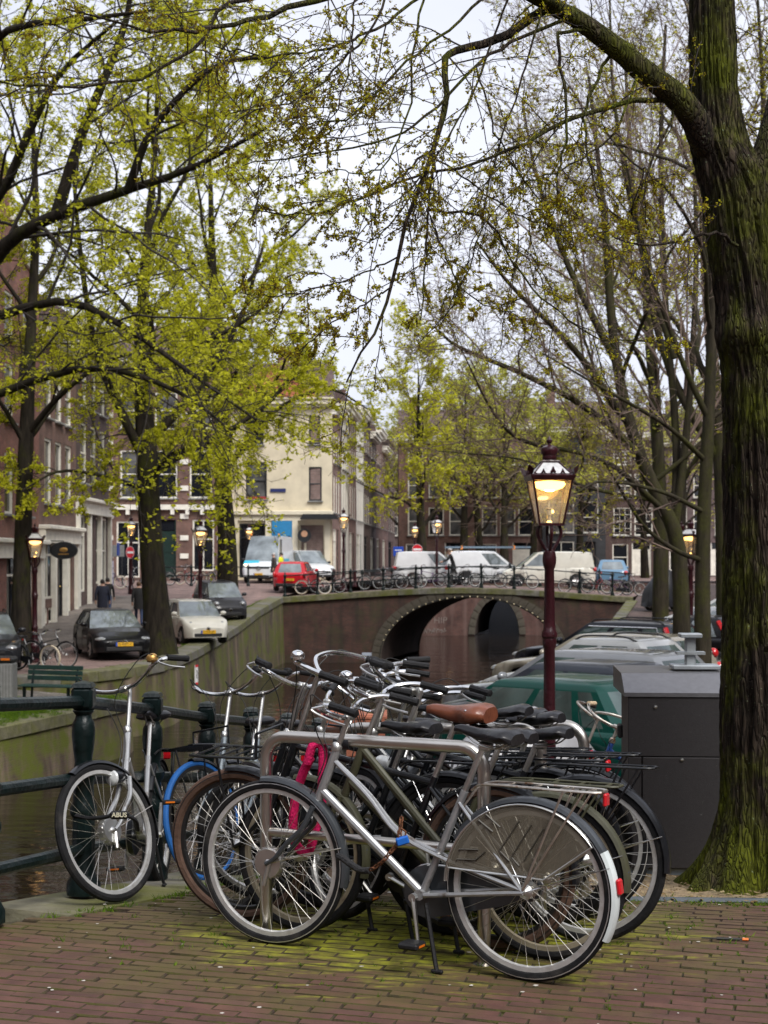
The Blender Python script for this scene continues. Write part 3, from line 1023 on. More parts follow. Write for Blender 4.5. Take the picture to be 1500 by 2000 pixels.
def house(label, loc, rz, w, h, wall, openings, depth=9., cornice=True, gable=None, group=None, name='house', extra=None, roof_m=None, roof_h=2.6, corn_m=None):
    """openings: (x0, x1, z0, z1, style[, frame, glass]); style door / none leaves frame off"""
    t = thing(name, label, 'house', loc, rz, group)
    part('wall', facade_wall(w, h, openings, depth), BR[wall], t, smooth=False)
    rnd = random.Random(int(abs(loc[0] * 13 + loc[1] * 7 + w * 100)))
    for o in openings:
        x0, x1, z0, z1, st = o[:5]
        fm = o[5] if len(o) > 5 else m_white
        gm = o[6] if len(o) > 6 else rnd.choice([m_win, m_win, m_winl])
        Mt = Matrix.Translation((x0, 0, z0))
        if st == 'door':
            d = MB(); ww, hh = x1 - x0, z1 - z0
            d.box((ww / 2, .15, hh * .4), (ww, .05, hh * .8))
            for zz in (.2, .55):
                d.box((ww / 2, .12, hh * zz), (ww * .6, .03, hh * .22))
            d.box((.05, .12, hh / 2), (.09, .12, hh)); d.box((ww - .05, .12, hh / 2), (.09, .12, hh))
            dd = part('door', d, fm, t, Mt, smooth=False)
            g = MB(); g.box((ww / 2, .16, hh * .9), (ww - .18, .03, hh * .18)); part('fanlight', g, m_win, dd, smooth=False)
            k = MB(); k.ell((ww * .82, .1, hh * .42), (.04, .04, .04), 6, 5); part('handle', k, mat('brass', (.5, .35, .12), .3, 1.), dd)
            continue
        fme, panes, sill = window_parts(x1 - x0, z1 - z0, st, fm, gm)
        wo_ = link('window', fme, t, Mt)
        for p in panes:
            link('pane', p, wo_)
        if st != 'shop' and z0 > 1.:
            link('sill', sill, wo_)
    if cornice:
        c = MB()
        c.box((w / 2, -.12, h - .45), (w + .05, .3, .16)); c.box((w / 2, -.22, h - .2), (w + .12, .5, .34), bev=.04); c.box((w / 2, -.27, h + .01), (w + .2, .62, .1))
        for k in range(int(w / .7)):
            c.box((.35 + k * .7, -.2, h - .42), (.14, .3, .2))
        part('cornice', c, corn_m or m_white, t, smooth=False)
    r = MB()
    if gable == 'neck':
        poly = [(0, h), (w * .16, h + .2), (w * .22, h + 1.0), (w * .3, h + 1.3), (w * .31, h + 2.6), (w * .38, h + 3.0), (w * .5, h + 3.45),
                (w * .62, h + 3.0), (w * .69, h + 2.6), (w * .7, h + 1.3), (w * .78, h + 1.0), (w * .84, h + .2), (w, h)]
        g = MB(); g.prism(poly, .0, .35); part('gable', g, BR[wall], t, smooth=False)
        e = MB(); e.tube([(x, -.04, z) for x, z in poly], .11, 6); part('gable_edge', e, m_white, t)
        rh = 2.8
    else:
        rh = roof_h
    r.prism([(0, h + .03), (w / 2, h + rh), (w, h + .03)] if gable else [(0, h + .03), (0, h + .05), (w, h + .05), (w, h + .03)], .4, depth) if gable else \
        r.add([(0, .25, h + .05), (w, .25, h + .05), (w, depth * .45, h + rh), (0, depth * .45, h + rh), (0, depth, h + .05), (w, depth, h + .05)],
              [(0, 1, 2, 3), (3, 2, 5, 4), (0, 3, 4), (1, 5, 2)])
    ro = part('roof', r, roof_m or m_tile, t, smooth=False)
    ch = MB(); ch.box((w * .2, depth * .4, h + rh + .1), (.7, .6, 1.6)); ch.box((w * .2, depth * .4, h + rh + .95), (.82, .72, .12))
    part('chimney', ch, BR['brown'], ro, smooth=False)
    if extra:
        extra(t)
    return t

def rows_of(w, n, zs, ww, style='sash', m=.55, **k):
    out = []
    for z0, z1 in zs:
        for i in range(n):
            c = m + (w - 2 * m) * (i + .5) / n
            out.append((c - ww / 2, c + ww / 2, z0, z1, style))
    return out

R90 = R(90)
def shopfront(w, h, mtl, n_col):
    def f(t):
        mb = MB()
        for i in range(n_col + 1):
            mb.box((.16 + (w - .32) * i / n_col, -.06, h / 2), (.26, .2, h))
        mb.box((w / 2, -.1, h - .28), (w, .3, .5)); mb.box((w / 2, -.2, h + .06), (w + .1, .5, .16), bev=.03)
        part('shopfront', mb, mtl, t, smooth=False)
    return f
# row across the water, seen along its length (front faces the canal)
hz = lambda y: zl(y) + .1
op = rows_of(13.6, 5, [(4.6, 6.7), (7.8, 9.8), (10.7, 12.3)], 1.15) + [(1, 3, .3, 3, 'shop'), (4, 6, .3, 3, 'shop'), (7, 8.1, 0, 3, 'door', m_dark), (9, 12.6, .4, 3.2, 'shop')]
house('red brick house with small arched windows at the edge of the picture', (-13, 40, hz(42) - .1), R90, 13.6, 13.6, 'red', op, cornice=False, gable='neck', extra=shopfront(13.6, 3.6, m_white, 4))
op = rows_of(6.4, 3, [(4.7, 7.2), (8.0, 10.2)], 1.15) + [(.5, 2.6, 1.0, 3.3, 'shop'), (.6, 1.4, .05, .65, 'none'), (1.5, 2.4, .05, .65, 'none'), (3.1, 4.1, .15, 3.2, 'door', m_dark), (4.5, 5.6, .15, 3.2, 'door', m_white)]
house('brown brick house with white pilastered shopfront and flower pots above', (-13, 53.6, hz(55)), R90, 6.4, 11.4, 'brown', op, extra=shopfront(6.4, 3.7, m_white, 3))
op = rows_of(7.2, 3, [(5.3, 7.9), (8.6, 10.9)], 1.25) + [(.5, 1.9, .6, 3.9, 'shop'), (2.4, 3.6, .2, 3.9, 'door', m_dark), (4.2, 5.3, .9, 3.9, 'sash'), (5.6, 6.7, .9, 3.9, 'sash')]
house('dark brick corner house with tall white windows and white ground floor', (-13, 60, hz(62)), R90, 7.2, 12.3, 'dark', op, extra=shopfront(7.2, 4.5, m_white, 3))

# brick house with white bands beyond the side street
def bands(t):
    mb = MB()
    for z in (1.5, 2.6, 3.9, 5.6, 7.2, 8.4, 10, 11.6):
        for x0, x1 in ((0, .5), (2.3, 2.75), (4.55, 5.05), (6.8, 7.4)):
            mb.box(((x0 + x1) / 2, -.03, z), (x1 - x0, .1, .3))
    mb.box((3.7, -.1, 4.45), (7.4, .28, .3))
    for k in range(8):
        mb.box((.5 + k * .9, -.12, 4.15), (.22, .22, .3))
    part('stone_bands', mb, m_white, t, smooth=False)
op = [(.7, 2.1, .2, 3.6, 'cross'), (3.0, 4.3, .2, 3.7, 'door', m_dgreen), (5.3, 6.6, .6, 3.7, 'cross')] + rows_of(7.4, 3, [(5., 7.9), (9.2, 11.4)], 1.35)
house('red brick house with white stone bands behind the big tree trunk', (X(205, 86), 86, .4), 0, 5.6 + 1.8, 13.5, 'brown', op, extra=bands)
op = rows_of(10, 4, [(5., 7.6), (9., 11.2)], 1.2) + [(1, 4, .3, 3.4, 'shop'), (6, 9, .3, 3.4, 'shop')]
house('dim brick house at the back of the side street', (X(205, 86) - 10.1, 88, .4), 0, 10, 13, 'dark', op)

# cream corner house
def cream_extra(t):
    mb = MB()
    mb.box((4.15, -.14, 4.15), (8.5, .35, .28), bev=.04); mb.box((4.15, -.06, 3.85), (8.4, .16, .35))
    for x in (.25, 2.35, 4.4, 6.05, 8.05):
        mb.box((x, -.07, 1.9), (.34, .2, 3.6))
    part('pilasters', mb, m_creamtrim, t, smooth=False)
    b = MB(); b.box((5.3, -.1, 3.05), (1.35, .06, 1.25)); sg = part('shop_sign', b, mat('blue_sign', (.02, .2, .42), .5, var=.12), t, smooth=False)
    b = MB(); b.box((5.3, -.14, 2.62), (.9, .03, .2)); part('dark_strip', b, m_dark, sg, smooth=False)
    b = MB(); b.box((5.0, -.05, 5.55), (.95, .04, .22)); part('street_nameplate', b, mat('navy_enamel', (.02, .03, .12), .4), t, smooth=False)
    b = MB(); b.box((3.65, .06, 5.0), (1.2, .1, .3)); part('window_box', b, mat('red_geraniums', (.4, .02, .02), .8, var=.6, scale=20), t, smooth=False)
    # awning
    b = MB(); b.prism([(6.6, 4.05), (8.5, 4.05), (8.9, 3.75), (6.4, 3.75)], -1.1, -.2); part('awning', b, m_dark, t, smooth=False)
    # hanging round sign
    b = MB(); b.lathe([(0, -.05), (.42, -.05), (.42, .05), (0, .05)], 20, (6.65, -.5, 2.75), 'y'); rs = part('round_sign', b, m_dark, t)
    b = MB(); b.lathe([(0, -.02), (.2, -.02), (.2, .02), (0, .02)], 16, (6.65, -.57, 2.85), 'y'); part('emblem', b, mat('tan_emblem', (.45, .25, .15), .5), rs)
op = [(.55, 2.05, .15, 3.4, 'shop', m_dark), (2.6, 4.2, .15, 3.5, 'shop', m_dark), (4.65, 5.85, .2, 2.3, 'shop', m_dark), (6.3, 7.8, .15, 3.4, 'door', m_creamtrim),
      (.9, 2.1, 5.0, 7.2, 'sash', m_dark), (3.0, 4.3, 5.0, 7.3, 'sash', m_dark), (6.9, 7.7, 4.9, 7.0, 'sash', m_dark), (.9, 2.0, 8.4, 10.2, 'sash', m_dark), (3.1, 4.1, 8.4, 10.2, 'sash', m_dark), (6.9, 7.6, 8.4, 10.2, 'sash', m_dark)]
house('cream plastered corner cafe house with blue sign behind the white van', (-11.55, 88, .42), 0, 8.35, 11.2, 'cream', op, depth=6, extra=cream_extra, corn_m=m_creamtrim, roof_m=m_tile)

# row running away along the far canal, fronts turned to the water
def lnx(y): return -3.2 + .065 * (y - 88)
ang = R90 - math.atan(.065)
yy = 88.0
specs = [('rose', 5.6, 10.8, m_redtile, 'narrow house with white bay and orange tiled roof beside the cream corner'),
         ('pale', 5.6, 11.6, None, 'pale grey rendered canal house next to the bay windowed one'),
         ('rose', 6.2, 12.0, None, 'pinkish brick canal house between two pale ones'),
         ('white', 7.0, 12.6, None, 'white rendered canal house with tall grey shopfront'),
         ('dark', 7.0, 13.2, None, 'dark brown canal house with black balcony over the shop'),
         ('plum', 7.0, 12.0, None, 'plum brick canal house before the thin tree'),
         ('brown', 8.0, 13.0, None, 'brown canal house deep in the row behind the thin tree'),
         ('rose', 9.0, 12.0, None, 'last hazy brick house of the canal row'),
         ('dark', 12.0, 14.0, None, 'dark house closing the row at the end')]
for wl, w, h, rm, lab in specs:
    op = rows_of(w, 3, [(4.2, 6.6), (7.3, 9.3)] + ([(9.9, 11.2)] if h > 11.5 else []), .95) + [(.5, w * .45, .4, 3.2, 'shop', m_white if wl != 'dark' else m_dark), (w * .55, w * .55 + 1.1, .1, 3.2, 'door', m_dgreen)]
    house(lab, (lnx(yy), yy, .42), ang, w, h, wl, op, depth=8, roof_m=rm)
    yy += w + .02

# fronts facing us across the second canal
xx = 1.2
fs = [('brown', 6.2, 11.5, 'brown brick front half hidden behind the pale green trees'), ('rose', 5.6, 12.5, 'rosy brick front behind the rider on the bridge'),
      ('black', 5.2, 12.2, 'blackish front with a wide white cross window behind the lamp post'), ('dark', 4.6, 11.8, 'dark front with two white six-pane window columns above the white van'),
      ('plum', 6.4, 11.2, 'plum brown brick front with plain tall windows above the blue car'), ('brown', 6.2, 12.4, 'brown front with white door frame behind bare branches'),
      ('rose', 6.0, 11.6, 'rose brick front behind the bare tree stems'), ('dark', 7.0, 13.0, 'dark front farthest along behind the mossy trunk')]
for i, (wl, w, h, lab) in enumerate(fs):
    st = ['sash', 'sash', 'cross', 'six', 'sash', 'sash', 'cross', 'sash'][i]
    n = 2 if w < 5 else 3
    if wl == 'black':
        op = [(.5, 2.6, .5, 2.9, 'cross'), (3.4, 4.4, .1, 2.9, 'door', m_dark), (.5, 2.6, 3.6, 6.2, 'cross'), (3.3, 4.6, 3.6, 6.2, 'sash'), (.6, 1.9, 7.3, 9.4, 'sash'), (3.3, 4.6, 7.3, 9.4, 'sash')]
    else:
        op = rows_of(w, n, [(3.4, 5.7), (6.5, 8.5), (9.2, 10.4)], 1.25 if n == 3 else 1.5, st) + [(.6, 1.9, .5, 2.7, 'sash'), (w - 2.4, w - .8, .1, 2.8, 'door', m_white)]
    house(lab, (xx, 117 + .4 * (i % 2), .3), 0, w, h, wl, op, depth=8)
    xx += w + .02
for i in range(4):
    w = 8.5
    op = rows_of(w, 4, [(4, 6.2), (7, 9), (9.8, 11.2)], 1.1)
    house(['hazy brick house far beyond the left trees', 'hazy pale house far beyond the middle trees', 'hazy dark house far behind the row', 'hazy plum house at the far end'][i], (-26 + i * (w + .02), 160, .4), 0, w, 12 + i % 2, ['brown', 'pale', 'dark', 'plum'][i], op)

# unseen houses added behind and beside us to shade the street and darken reflections
nb = 'added unseen houses of the near bank'
k = 0
for (x0, y0, rz_, n_) in ((24, 76, -R90, 13), (34, -24, PI, 9), (-17.5, -20, R90, 8)):
    for i in range(n_):
        w = [7.2, 6.4, 8.0, 7.0][(i + k) % 4]; h = [14.5, 13, 15.5, 14][(i + k) % 4]
        op = rows_of(w, 3, [(4.3, 6.7), (7.6, 9.8), (10.6, 12.2)], 1.2) + [(.6, 2.8, .5, 3.2, 'shop'), (w - 2.4, w - 1.2, .1, 3., 'door', m_dgreen)]
        wl = ['brown', 'dark', 'red', 'plum', 'rose'][(i * 2 + k) % 5]
        dx, dy = math.cos(rz_), math.sin(rz_)
        house(wl + ' brick house added out of view, ' + ['first', 'second', 'third', 'fourth', 'fifth', 'sixth', 'seventh', 'eighth', 'ninth', 'tenth', 'eleventh', 'twelfth', 'thirteenth'][i] + ' ' + ['from the bridge behind the parked cars', 'of the front behind the viewer', 'along the side canal beyond the railing'][k], (x0, y0, zr(y0) if x0 > 0 else -.6), rz_, w, h, wl, op, group=nb)
        x0 += dx * (w + .02); y0 += dy * (w + .02)
    k += 1
# ------------------------------------------------------------------ trees
from mathutils import noise as mnoise
def bark_material(name, base, dark, moss, mth=(.45, .6), lichen=None, sc=1.):
    m = bpy.data.materials.new(name)
    m.use_nodes = True
    t = m.node_tree; b = t.nodes['Principled BSDF']; b.inputs['Roughness'].default_value = .95
    b.inputs['Specular IOR Level'].default_value = .2
    tc = t.nodes.new('ShaderNodeTexCoord')
    def noise(scale, de=6, ro=.6, st=None):
        n = t.nodes.new('ShaderNodeTexNoise'); n.inputs['Scale'].default_value = scale; n.inputs['Detail'].default_value = de; n.inputs['Roughness'].default_value = ro
        if st:
            mp = t.nodes.new('ShaderNodeMapping'); mp.inputs['Scale'].default_value = st
            t.links.new(tc.outputs['Object'], mp.inputs[0]); t.links.new(mp.outputs[0], n.inputs['Vector'])
        else:
            t.links.new(tc.outputs['Object'], n.inputs['Vector'])
        return n.outputs['Fac']
    def ramp(src, p0, p1, c0, c1):
        r = t.nodes.new('ShaderNodeValToRGB'); r.color_ramp.elements[0].position = p0; r.color_ramp.elements[1].position = p1
        r.color_ramp.elements[0].color = (*c0, 1); r.color_ramp.elements[1].color = (*c1, 1)
        t.links.new(src, r.inputs[0]); return r.outputs[0]
    fur = noise(9 * sc, 7, .65, (1, 1, .16))
    col = ramp(fur, .35, .65, dark, base)
    if lichen:
        mpv = t.nodes.new('ShaderNodeMapping'); mpv.inputs['Scale'].default_value = (1, 1, .13); t.links.new(tc.outputs['Object'], mpv.inputs[0])
        dn = t.nodes.new('ShaderNodeTexNoise'); dn.inputs['Scale'].default_value = 6; t.links.new(mpv.outputs[0], dn.inputs['Vector'])
        dm = t.nodes.new('ShaderNodeMixRGB'); dm.blend_type = 'ADD'; dm.inputs[0].default_value = .12; t.links.new(mpv.outputs[0], dm.inputs[1]); t.links.new(dn.outputs['Color'], dm.inputs[2])
        vo = t.nodes.new('ShaderNodeTexVoronoi'); vo.feature = 'DISTANCE_TO_EDGE'; vo.inputs['Scale'].default_value = 55; t.links.new(dm.outputs[0], vo.inputs['Vector'])
        crk = ramp(vo.outputs['Distance'], .0, .22, (.35, .35, .35), (1, 1, 1))
        mk0 = t.nodes.new('ShaderNodeMixRGB'); mk0.blend_type = 'MULTIPLY'; mk0.inputs[0].default_value = .55; t.links.new(col, mk0.inputs[1]); t.links.new(crk, mk0.inputs[2])
        col = mk0.outputs[0]
    mk = ramp(noise(1.6 * sc, 9, .72, (1, 1, .6)), mth[0], mth[1], (0, 0, 0), (1, 1, 1))
    if lichen:
        sz_ = t.nodes.new('ShaderNodeSeparateXYZ'); t.links.new(tc.outputs['Object'], sz_.inputs[0])
        mz = t.nodes.new('ShaderNodeMapRange'); mz.inputs['From Min'].default_value = 0.; mz.inputs['From Max'].default_value = .9; mz.inputs['To Min'].default_value = .16; mz.inputs['To Max'].default_value = 0.
        t.links.new(sz_.outputs[2], mz.inputs['Value'])
        am = t.nodes.new('ShaderNodeMath'); am.operation = 'ADD'; t.links.new(mz.outputs[0], am.inputs[0]); t.links.new(noise(1.6 * sc, 9, .72, (1, 1, .6)), am.inputs[1])
        mk = ramp(am.outputs[0], mth[0], mth[1], (0, 0, 0), (1, 1, 1))
    mc = ramp(noise(22 * sc, 4), .3, .7, tuple(c * .45 for c in moss), moss)
    mx = t.nodes.new('ShaderNodeMixRGB'); t.links.new(mk, mx.inputs[0]); t.links.new(col, mx.inputs[1]); t.links.new(mc, mx.inputs[2])
    out = mx.outputs[0]
    if lichen:
        lk = ramp(noise(48 * sc, 3, .5), .68, .72, (0, 0, 0), (1, 1, 1))
        m2 = t.nodes.new('ShaderNodeMixRGB'); t.links.new(lk, m2.inputs[0]); t.links.new(out, m2.inputs[1]); m2.inputs[2].default_value = (*lichen, 1)
        out = m2.outputs[0]
    if lichen:
        mk1 = t.nodes.new('ShaderNodeMixRGB'); mk1.blend_type = 'MULTIPLY'; mk1.inputs[0].default_value = .4; t.links.new(out, mk1.inputs[1]); t.links.new(crk, mk1.inputs[2])
        out = mk1.outputs[0]
    t.links.new(out, b.inputs['Base Color'])
    bp = t.nodes.new('ShaderNodeBump'); bp.inputs['Strength'].default_value = .8; bp.inputs['Distance'].default_value = .03
    t.links.new(crk if lichen else fur, bp.inputs['Height']); t.links.new(bp.outputs[0], b.inputs['Normal'])
    return m
m_bark = bark_material('bark_mossy', (.035, .028, .02), (.01, .008, .006), (.05, .055, .008), (.5, .68))
m_bark2 = bark_material('bark_green', (.05, .041, .027), (.02, .017, .011), (.058, .06, .013), (.46, .64))
m_barkf = bark_material('bark_foreground', (.075, .055, .04), (.018, .013, .009), (.11, .125, .008), (.47, .62), (.17, .21, .12), 1.4)
m_twig = mat('twig', (.03, .023, .017), .85, var=.3, scale=2)
m_twigp = mat('twig_purple', (.17, .12, .095), .85, var=.3, scale=2)
m_twigf = mat('twig_dark', (.03, .022, .019), .8, var=.3, scale=6)
m_leafL = leaf_mat('young_leaf', [(.36, .37, .016), (.6, .6, .03), (.76, .74, .09)], .55)
m_leafB = leaf_mat('young_leaf_olive', [(.3, .29, .04), (.46, .44, .06), (.56, .52, .1)], .5)
m_leafR = leaf_mat('young_leaf_far', [(.4, .42, .06), (.58, .6, .1), (.7, .7, .17)], .5)
m_bud = leaf_mat('bud', [(.14, .085, .025), (.3, .22, .022), (.46, .42, .03), (.62, .62, .045)], .5)

def tubes(groups):
    """groups: list of (pts (B,k,3), rad (B,k), sides) -> verts, faces arrays"""
    V = []; F = []; off = 0
    for p, r, n in groups:
        if len(p) == 0:
            continue
        B, k, _ = p.shape
        t = np.empty_like(p)
        t[:, 1:-1] = p[:, 2:] - p[:, :-2]; t[:, 0] = p[:, 1] - p[:, 0]; t[:, -1] = p[:, -1] - p[:, -2]
        t /= np.linalg.norm(t, axis=2, keepdims=True) + 1e-9
        mean = t.mean(axis=1); ref = np.zeros_like(mean)
        ref[np.arange(B), np.abs(mean).argmin(axis=1)] = 1
        u = np.cross(t, ref[:, None, :]); u /= np.linalg.norm(u, axis=2, keepdims=True) + 1e-9
        w = np.cross(t, u)
        a = 2 * np.pi * np.arange(n) / n
        ring = u[:, :, None, :] * np.cos(a)[None, None, :, None] + w[:, :, None, :] * np.sin(a)[None, None, :, None]
        v = p[:, :, None, :] + ring * r[:, :, None, None]
        V.append(v.reshape(-1, 3))
        base = (np.arange(B) * k * n)[:, None, None] + (np.arange(k - 1) * n)[None, :, None]
        j = np.arange(n)[None, None, :]; j2 = (np.arange(n) + 1)[None, None, :] % n
        f = np.stack([base + j, base + j2, base + n + j2, base + n + j], axis=-1).reshape(-1, 4) + off
        F.append(f); off += B * k * n
    return np.concatenate(V), np.concatenate(F)

def np_mesh(name, V, F, m, smooth=True):
    me = bpy.data.meshes.new(name)
    nf, nv = len(F), len(V)
    k = F.shape[1]
    me.vertices.add(nv); me.vertices.foreach_set('co', V.astype(np.float32).ravel())
    me.loops.add(nf * k); me.loops.foreach_set('vertex_index', F.astype(np.int32).ravel())
    me.polygons.add(nf); me.polygons.foreach_set('loop_start', (np.arange(nf) * k).astype(np.int32))
    me.materials.append(m)
    me.update(calc_edges=True)
    me.validate()
    if smooth:
        me.shade_smooth()
    return me

def unit(a): return a / (np.linalg.norm(a, axis=-1, keepdims=True) + 1e-9)

def grow(rng, start, direc, length, rad, k, wig, bias, taper=.35, biasacc=1.):
    B = len(start)
    p = np.empty((B, k, 3)); p[:, 0] = start
    d = unit(direc.copy())
    st = (length / (k - 1))[:, None]
    for i in range(1, k):
        d = unit(d + rng.normal(0, wig, (B, 3)) + np.asarray(bias) * (biasacc * i / k))
        p[:, i] = p[:, i - 1] + d * st
    r = rad[:, None] * (1 - (1 - taper) * np.linspace(0, 1, k)[None, :])
    return p, r

def children(rng, p, r, n, tmin, ang, lratio, lens, k, wig, bias, rmul, taper=.35, plane=0.):
    """n children a branch, at random places along it"""
    B, K, _ = p.shape
    t = tmin + (1 - tmin) * ((np.arange(n)[None, :] + rng.random((B, n))) / n)
    s = t * (K - 1); i = np.minimum(s.astype(int), K - 2); f = (s - i)[..., None]
    bi = np.arange(B)[:, None]
    pos = p[bi, i] * (1 - f) + p[bi, i + 1] * f
    tan = unit(p[bi, i + 1] - p[bi, i])
    rr = r[bi, i] * (1 - f[..., 0]) + r[bi, i + 1] * f[..., 0]
    rv = rng.normal(0, 1, (B, n, 3)); rv[..., 2] *= (1 - plane)
    side = unit(rv - tan * (rv * tan).sum(-1, keepdims=True))
    a = np.radians(ang) * rng.uniform(.65, 1.3, (B, n, 1))
    d = tan * np.cos(a) + side * np.sin(a)
    L = lens[:, None] * lratio * (1.1 - .55 * t) * rng.uniform(.6, 1.25, (B, n))
    rad = np.minimum(rr * rmul, rr * .95) * rng.uniform(.75, 1.1, (B, n))
    q, qr = grow(rng, pos.reshape(-1, 3), d.reshape(-1, 3), L.reshape(-1), rad.reshape(-1), k, wig, bias, taper)
    return q, qr, L.reshape(-1)

def leaves(rng, p, n, size, tmin=.2, spread=.04, flat=.5):
    B, K, _ = p.shape
    t = tmin + (1 - tmin) * rng.random((B, n))
    s = t * (K - 1); i = np.minimum(s.astype(int), K - 2); f = (s - i)[..., None]
    bi = np.arange(B)[:, None]
    c = (p[bi, i] * (1 - f) + p[bi, i + 1] * f).reshape(-1, 3)
    c = np.repeat(c[::3], 3, axis=0)
    c = c + rng.normal(0, spread, c.shape)
    N = len(c)
    a = unit(rng.normal(0, 1, (N, 3)) * np.array([1, 1, flat]))
    b = rng.normal(0, 1, (N, 3)); b = unit(b - a * (a * b).sum(-1, keepdims=True))
    sz = size * rng.uniform(.35, 1.55, (N, 1))
    V = np.stack([c - a * sz * .5, c + b * sz * .27 + a * sz * .05, c + a * sz * .6, c - b * sz * .27 + a * sz * .05], axis=1).reshape(-1, 3)
    F = np.arange(N * 4).reshape(N, 4)
    return V, F

def resamp(pts, k):
    q = spl(pts, 8)
    idx = np.linspace(0, len(q) - 1, k)
    return np.array([list(q[int(round(i))]) for i in idx])

def limb_np(pts, rads, k):
    p = resamp(pts, k)
    r = np.interp(np.linspace(0, len(rads) - 1, k), np.arange(len(rads)), rads)
    return p, r

def make_tree(label, base, trunk, trad, limbs, seed, bark, twigm, leafm, cfg, group=None):
    """trunk / limbs: lists of world points; cfg drives the automatic branching"""
    rng = np.random.default_rng(seed)
    t = thing('tree', label, 'tree', base, 0, group)
    B0 = np.array(base)
    tp, tr = limb_np(trunk, trad, 22)
    fl = tr.copy()
    groups_t = [(tp[None], fl[None], 14)]
    LK = 14
    lp, lr = [], []
    for pts, r0, r1 in limbs:
        a, b = limb_np(pts, [r0, (r0 + r1) * .5, r1], LK)
        lp.append(a); lr.append(b)
    na = cfg.get('auto', 0)
    if na:
        st, di, ln, ra = [], [], [], []
        for i in range(na):
            f = cfg.get('lo', .35) + (1 - cfg.get('lo', .35)) * (i + rng.random()) / na
            x = f * (len(tp) - 1); i0 = min(int(x), len(tp) - 2)
            pos = tp[i0] + (tp[i0 + 1] - tp[i0]) * (x - i0)
            az = i * 2.4 + rng.normal(0, .4)
            el_ = R(cfg.get('elev', (25, 70))[0] + (cfg.get('elev', (25, 70))[1] - cfg.get('elev', (25, 70))[0]) * f)
            st.append(pos); di.append([math.cos(az) * math.cos(el_), math.sin(az) * math.cos(el_), math.sin(el_)])
            ln.append(cfg['len'] * (1.15 - .5 * f) * rng.uniform(.8, 1.15)); ra.append(tr[i0] * cfg.get('lrad', .5) * rng.uniform(.7, 1.1))
        q, qr = grow(rng, np.array(st), np.array(di), np.array(ln), np.array(ra), LK, cfg.get('wig', .12), cfg.get('lbias', (0, 0, .05)), .25)
        lp += list(q); lr += list(qr)
    lp = np.array(lp); lr = np.array(lr)
    llen = np.linalg.norm(np.diff(lp, axis=1), axis=2).sum(1)
    groups_t.append((lp, lr, 7))
    V, F = tubes(groups_t)
    link('trunk', np_mesh('trunk', V - B0, F, bark), t)
    lens = llen; cp, cr_ = lp, lr
    gr = []
    for lv in cfg['levels']:
        cp, cr_, lens = children(rng, cp, np.maximum(cr_, cfg.get('rmin', .006)), lv['n'], lv.get('t', .15), lv.get('ang', 45), lv['len'], lens, lv.get('k', 5), lv.get('wig', .16), lv.get('bias', (0, 0, .05)), lv.get('r', .5), plane=lv.get('plane', 0.))
        cr_ = np.maximum(cr_, cfg.get('rmin', .006))
        gr.append((cp, cr_, lv.get('sides', 3)))
    V, F = tubes(gr)
    link('branches', np_mesh('branches', V - B0, F, twigm), t)
    if cfg.get('leaf', 0):
        Vs, Fs, o = [], [], 0
        for g, nn in ((gr[-1][0], cfg['leaf']), (gr[-2][0], max(1, cfg['leaf'] // 2))):
            lv_, lf = leaves(rng, g, nn, cfg['lsize'], cfg.get('ltmin', .2), cfg.get('lspread', .038), cfg.get('lflat', .5))
            Vs.append(lv_); Fs.append(lf + o); o += len(lv_)
        c = link('crown', np_mesh('crown', np.concatenate(Vs) - B0, np.concatenate(Fs), leafm, False), t)
        c['kind'] = 'stuff'
    return t

def PP(lst, d0, d1=None):
    """pixel polyline -> points, distance running from d0 to d1"""
    d1 = d0 if d1 is None else d1
    n = len(lst) - 1
    return [P(x, y, d0 + (d1 - d0) * i / max(n, 1)) for i, (x, y) in enumerate(lst)]

LV = [dict(n=10, len=.5, ang=48, k=7, wig=.14, bias=(0, 0, .02), r=.42, t=.2, sides=4),
      dict(n=7, len=.5, ang=45, k=5, wig=.18, bias=(0, 0, -.02), r=.45, t=.15),
      dict(n=5, len=.55, ang=45, k=4, wig=.2, bias=(0, 0, -.05), r=.5, t=.1)]
# --- across the canal
b = (X(42, 42), 42, zl(42) - .1)
make_tree('slim mossy tree beside the leftmost lit lamp', b, [b, P(42, 1150, 42), P(48, 950, 42), P(52, 840, 42), P(60, 650, 42), P(70, 420, 42), P(60, 150, 42)], [.36, .27, .24, .22, .16, .11, .05],
          [(PP([(50, 870), (10, 800), (-60, 700)], 42, 41), .1, .03), (PP([(52, 850), (120, 770), (220, 700), (330, 690)], 42, 40), .1, .03)],
          11, m_bark, m_twig, m_leafL, dict(auto=7, lo=.45, len=7, elev=(20, 65), levels=LV, leaf=15, lsize=.075, rmin=.007), 'trees along the far bank')
b = (X(312, 44.5), 44.5, zl(44) - .1)
make_tree('thick dark tree between the black and the white parked cars', b, [b, P(306, 1190, 44.5), P(296, 1080, 44.5), P(290, 960, 44.5), P(286, 870, 44.5), P(278, 740, 44.5), P(280, 560, 44.5), P(300, 330, 44.5), P(310, 120, 44.5)], [.62, .42, .37, .35, .33, .24, .17, .1, .05],
          [(PP([(284, 900), (235, 800), (190, 690), (160, 520), (140, 300)], 44.5, 43), .17, .05), (PP([(290, 860), (350, 800), (400, 740), (470, 620), (520, 460)], 44.5, 46), .18, .04),
           (PP([(290, 960), (220, 935), (120, 920), (40, 960)], 44.5, 41), .09, .02), (PP([(296, 930), (330, 890), (390, 870), (440, 900)], 44.5, 42), .08, .02)],
          12, m_bark, m_twig, m_leafL, dict(auto=9, lo=.4, len=7.5, elev=(15, 65), levels=LV, leaf=21, lsize=.08, rmin=.007), 'trees along the far bank')
b = (X(445, 60), 60, zl(60) - .1)
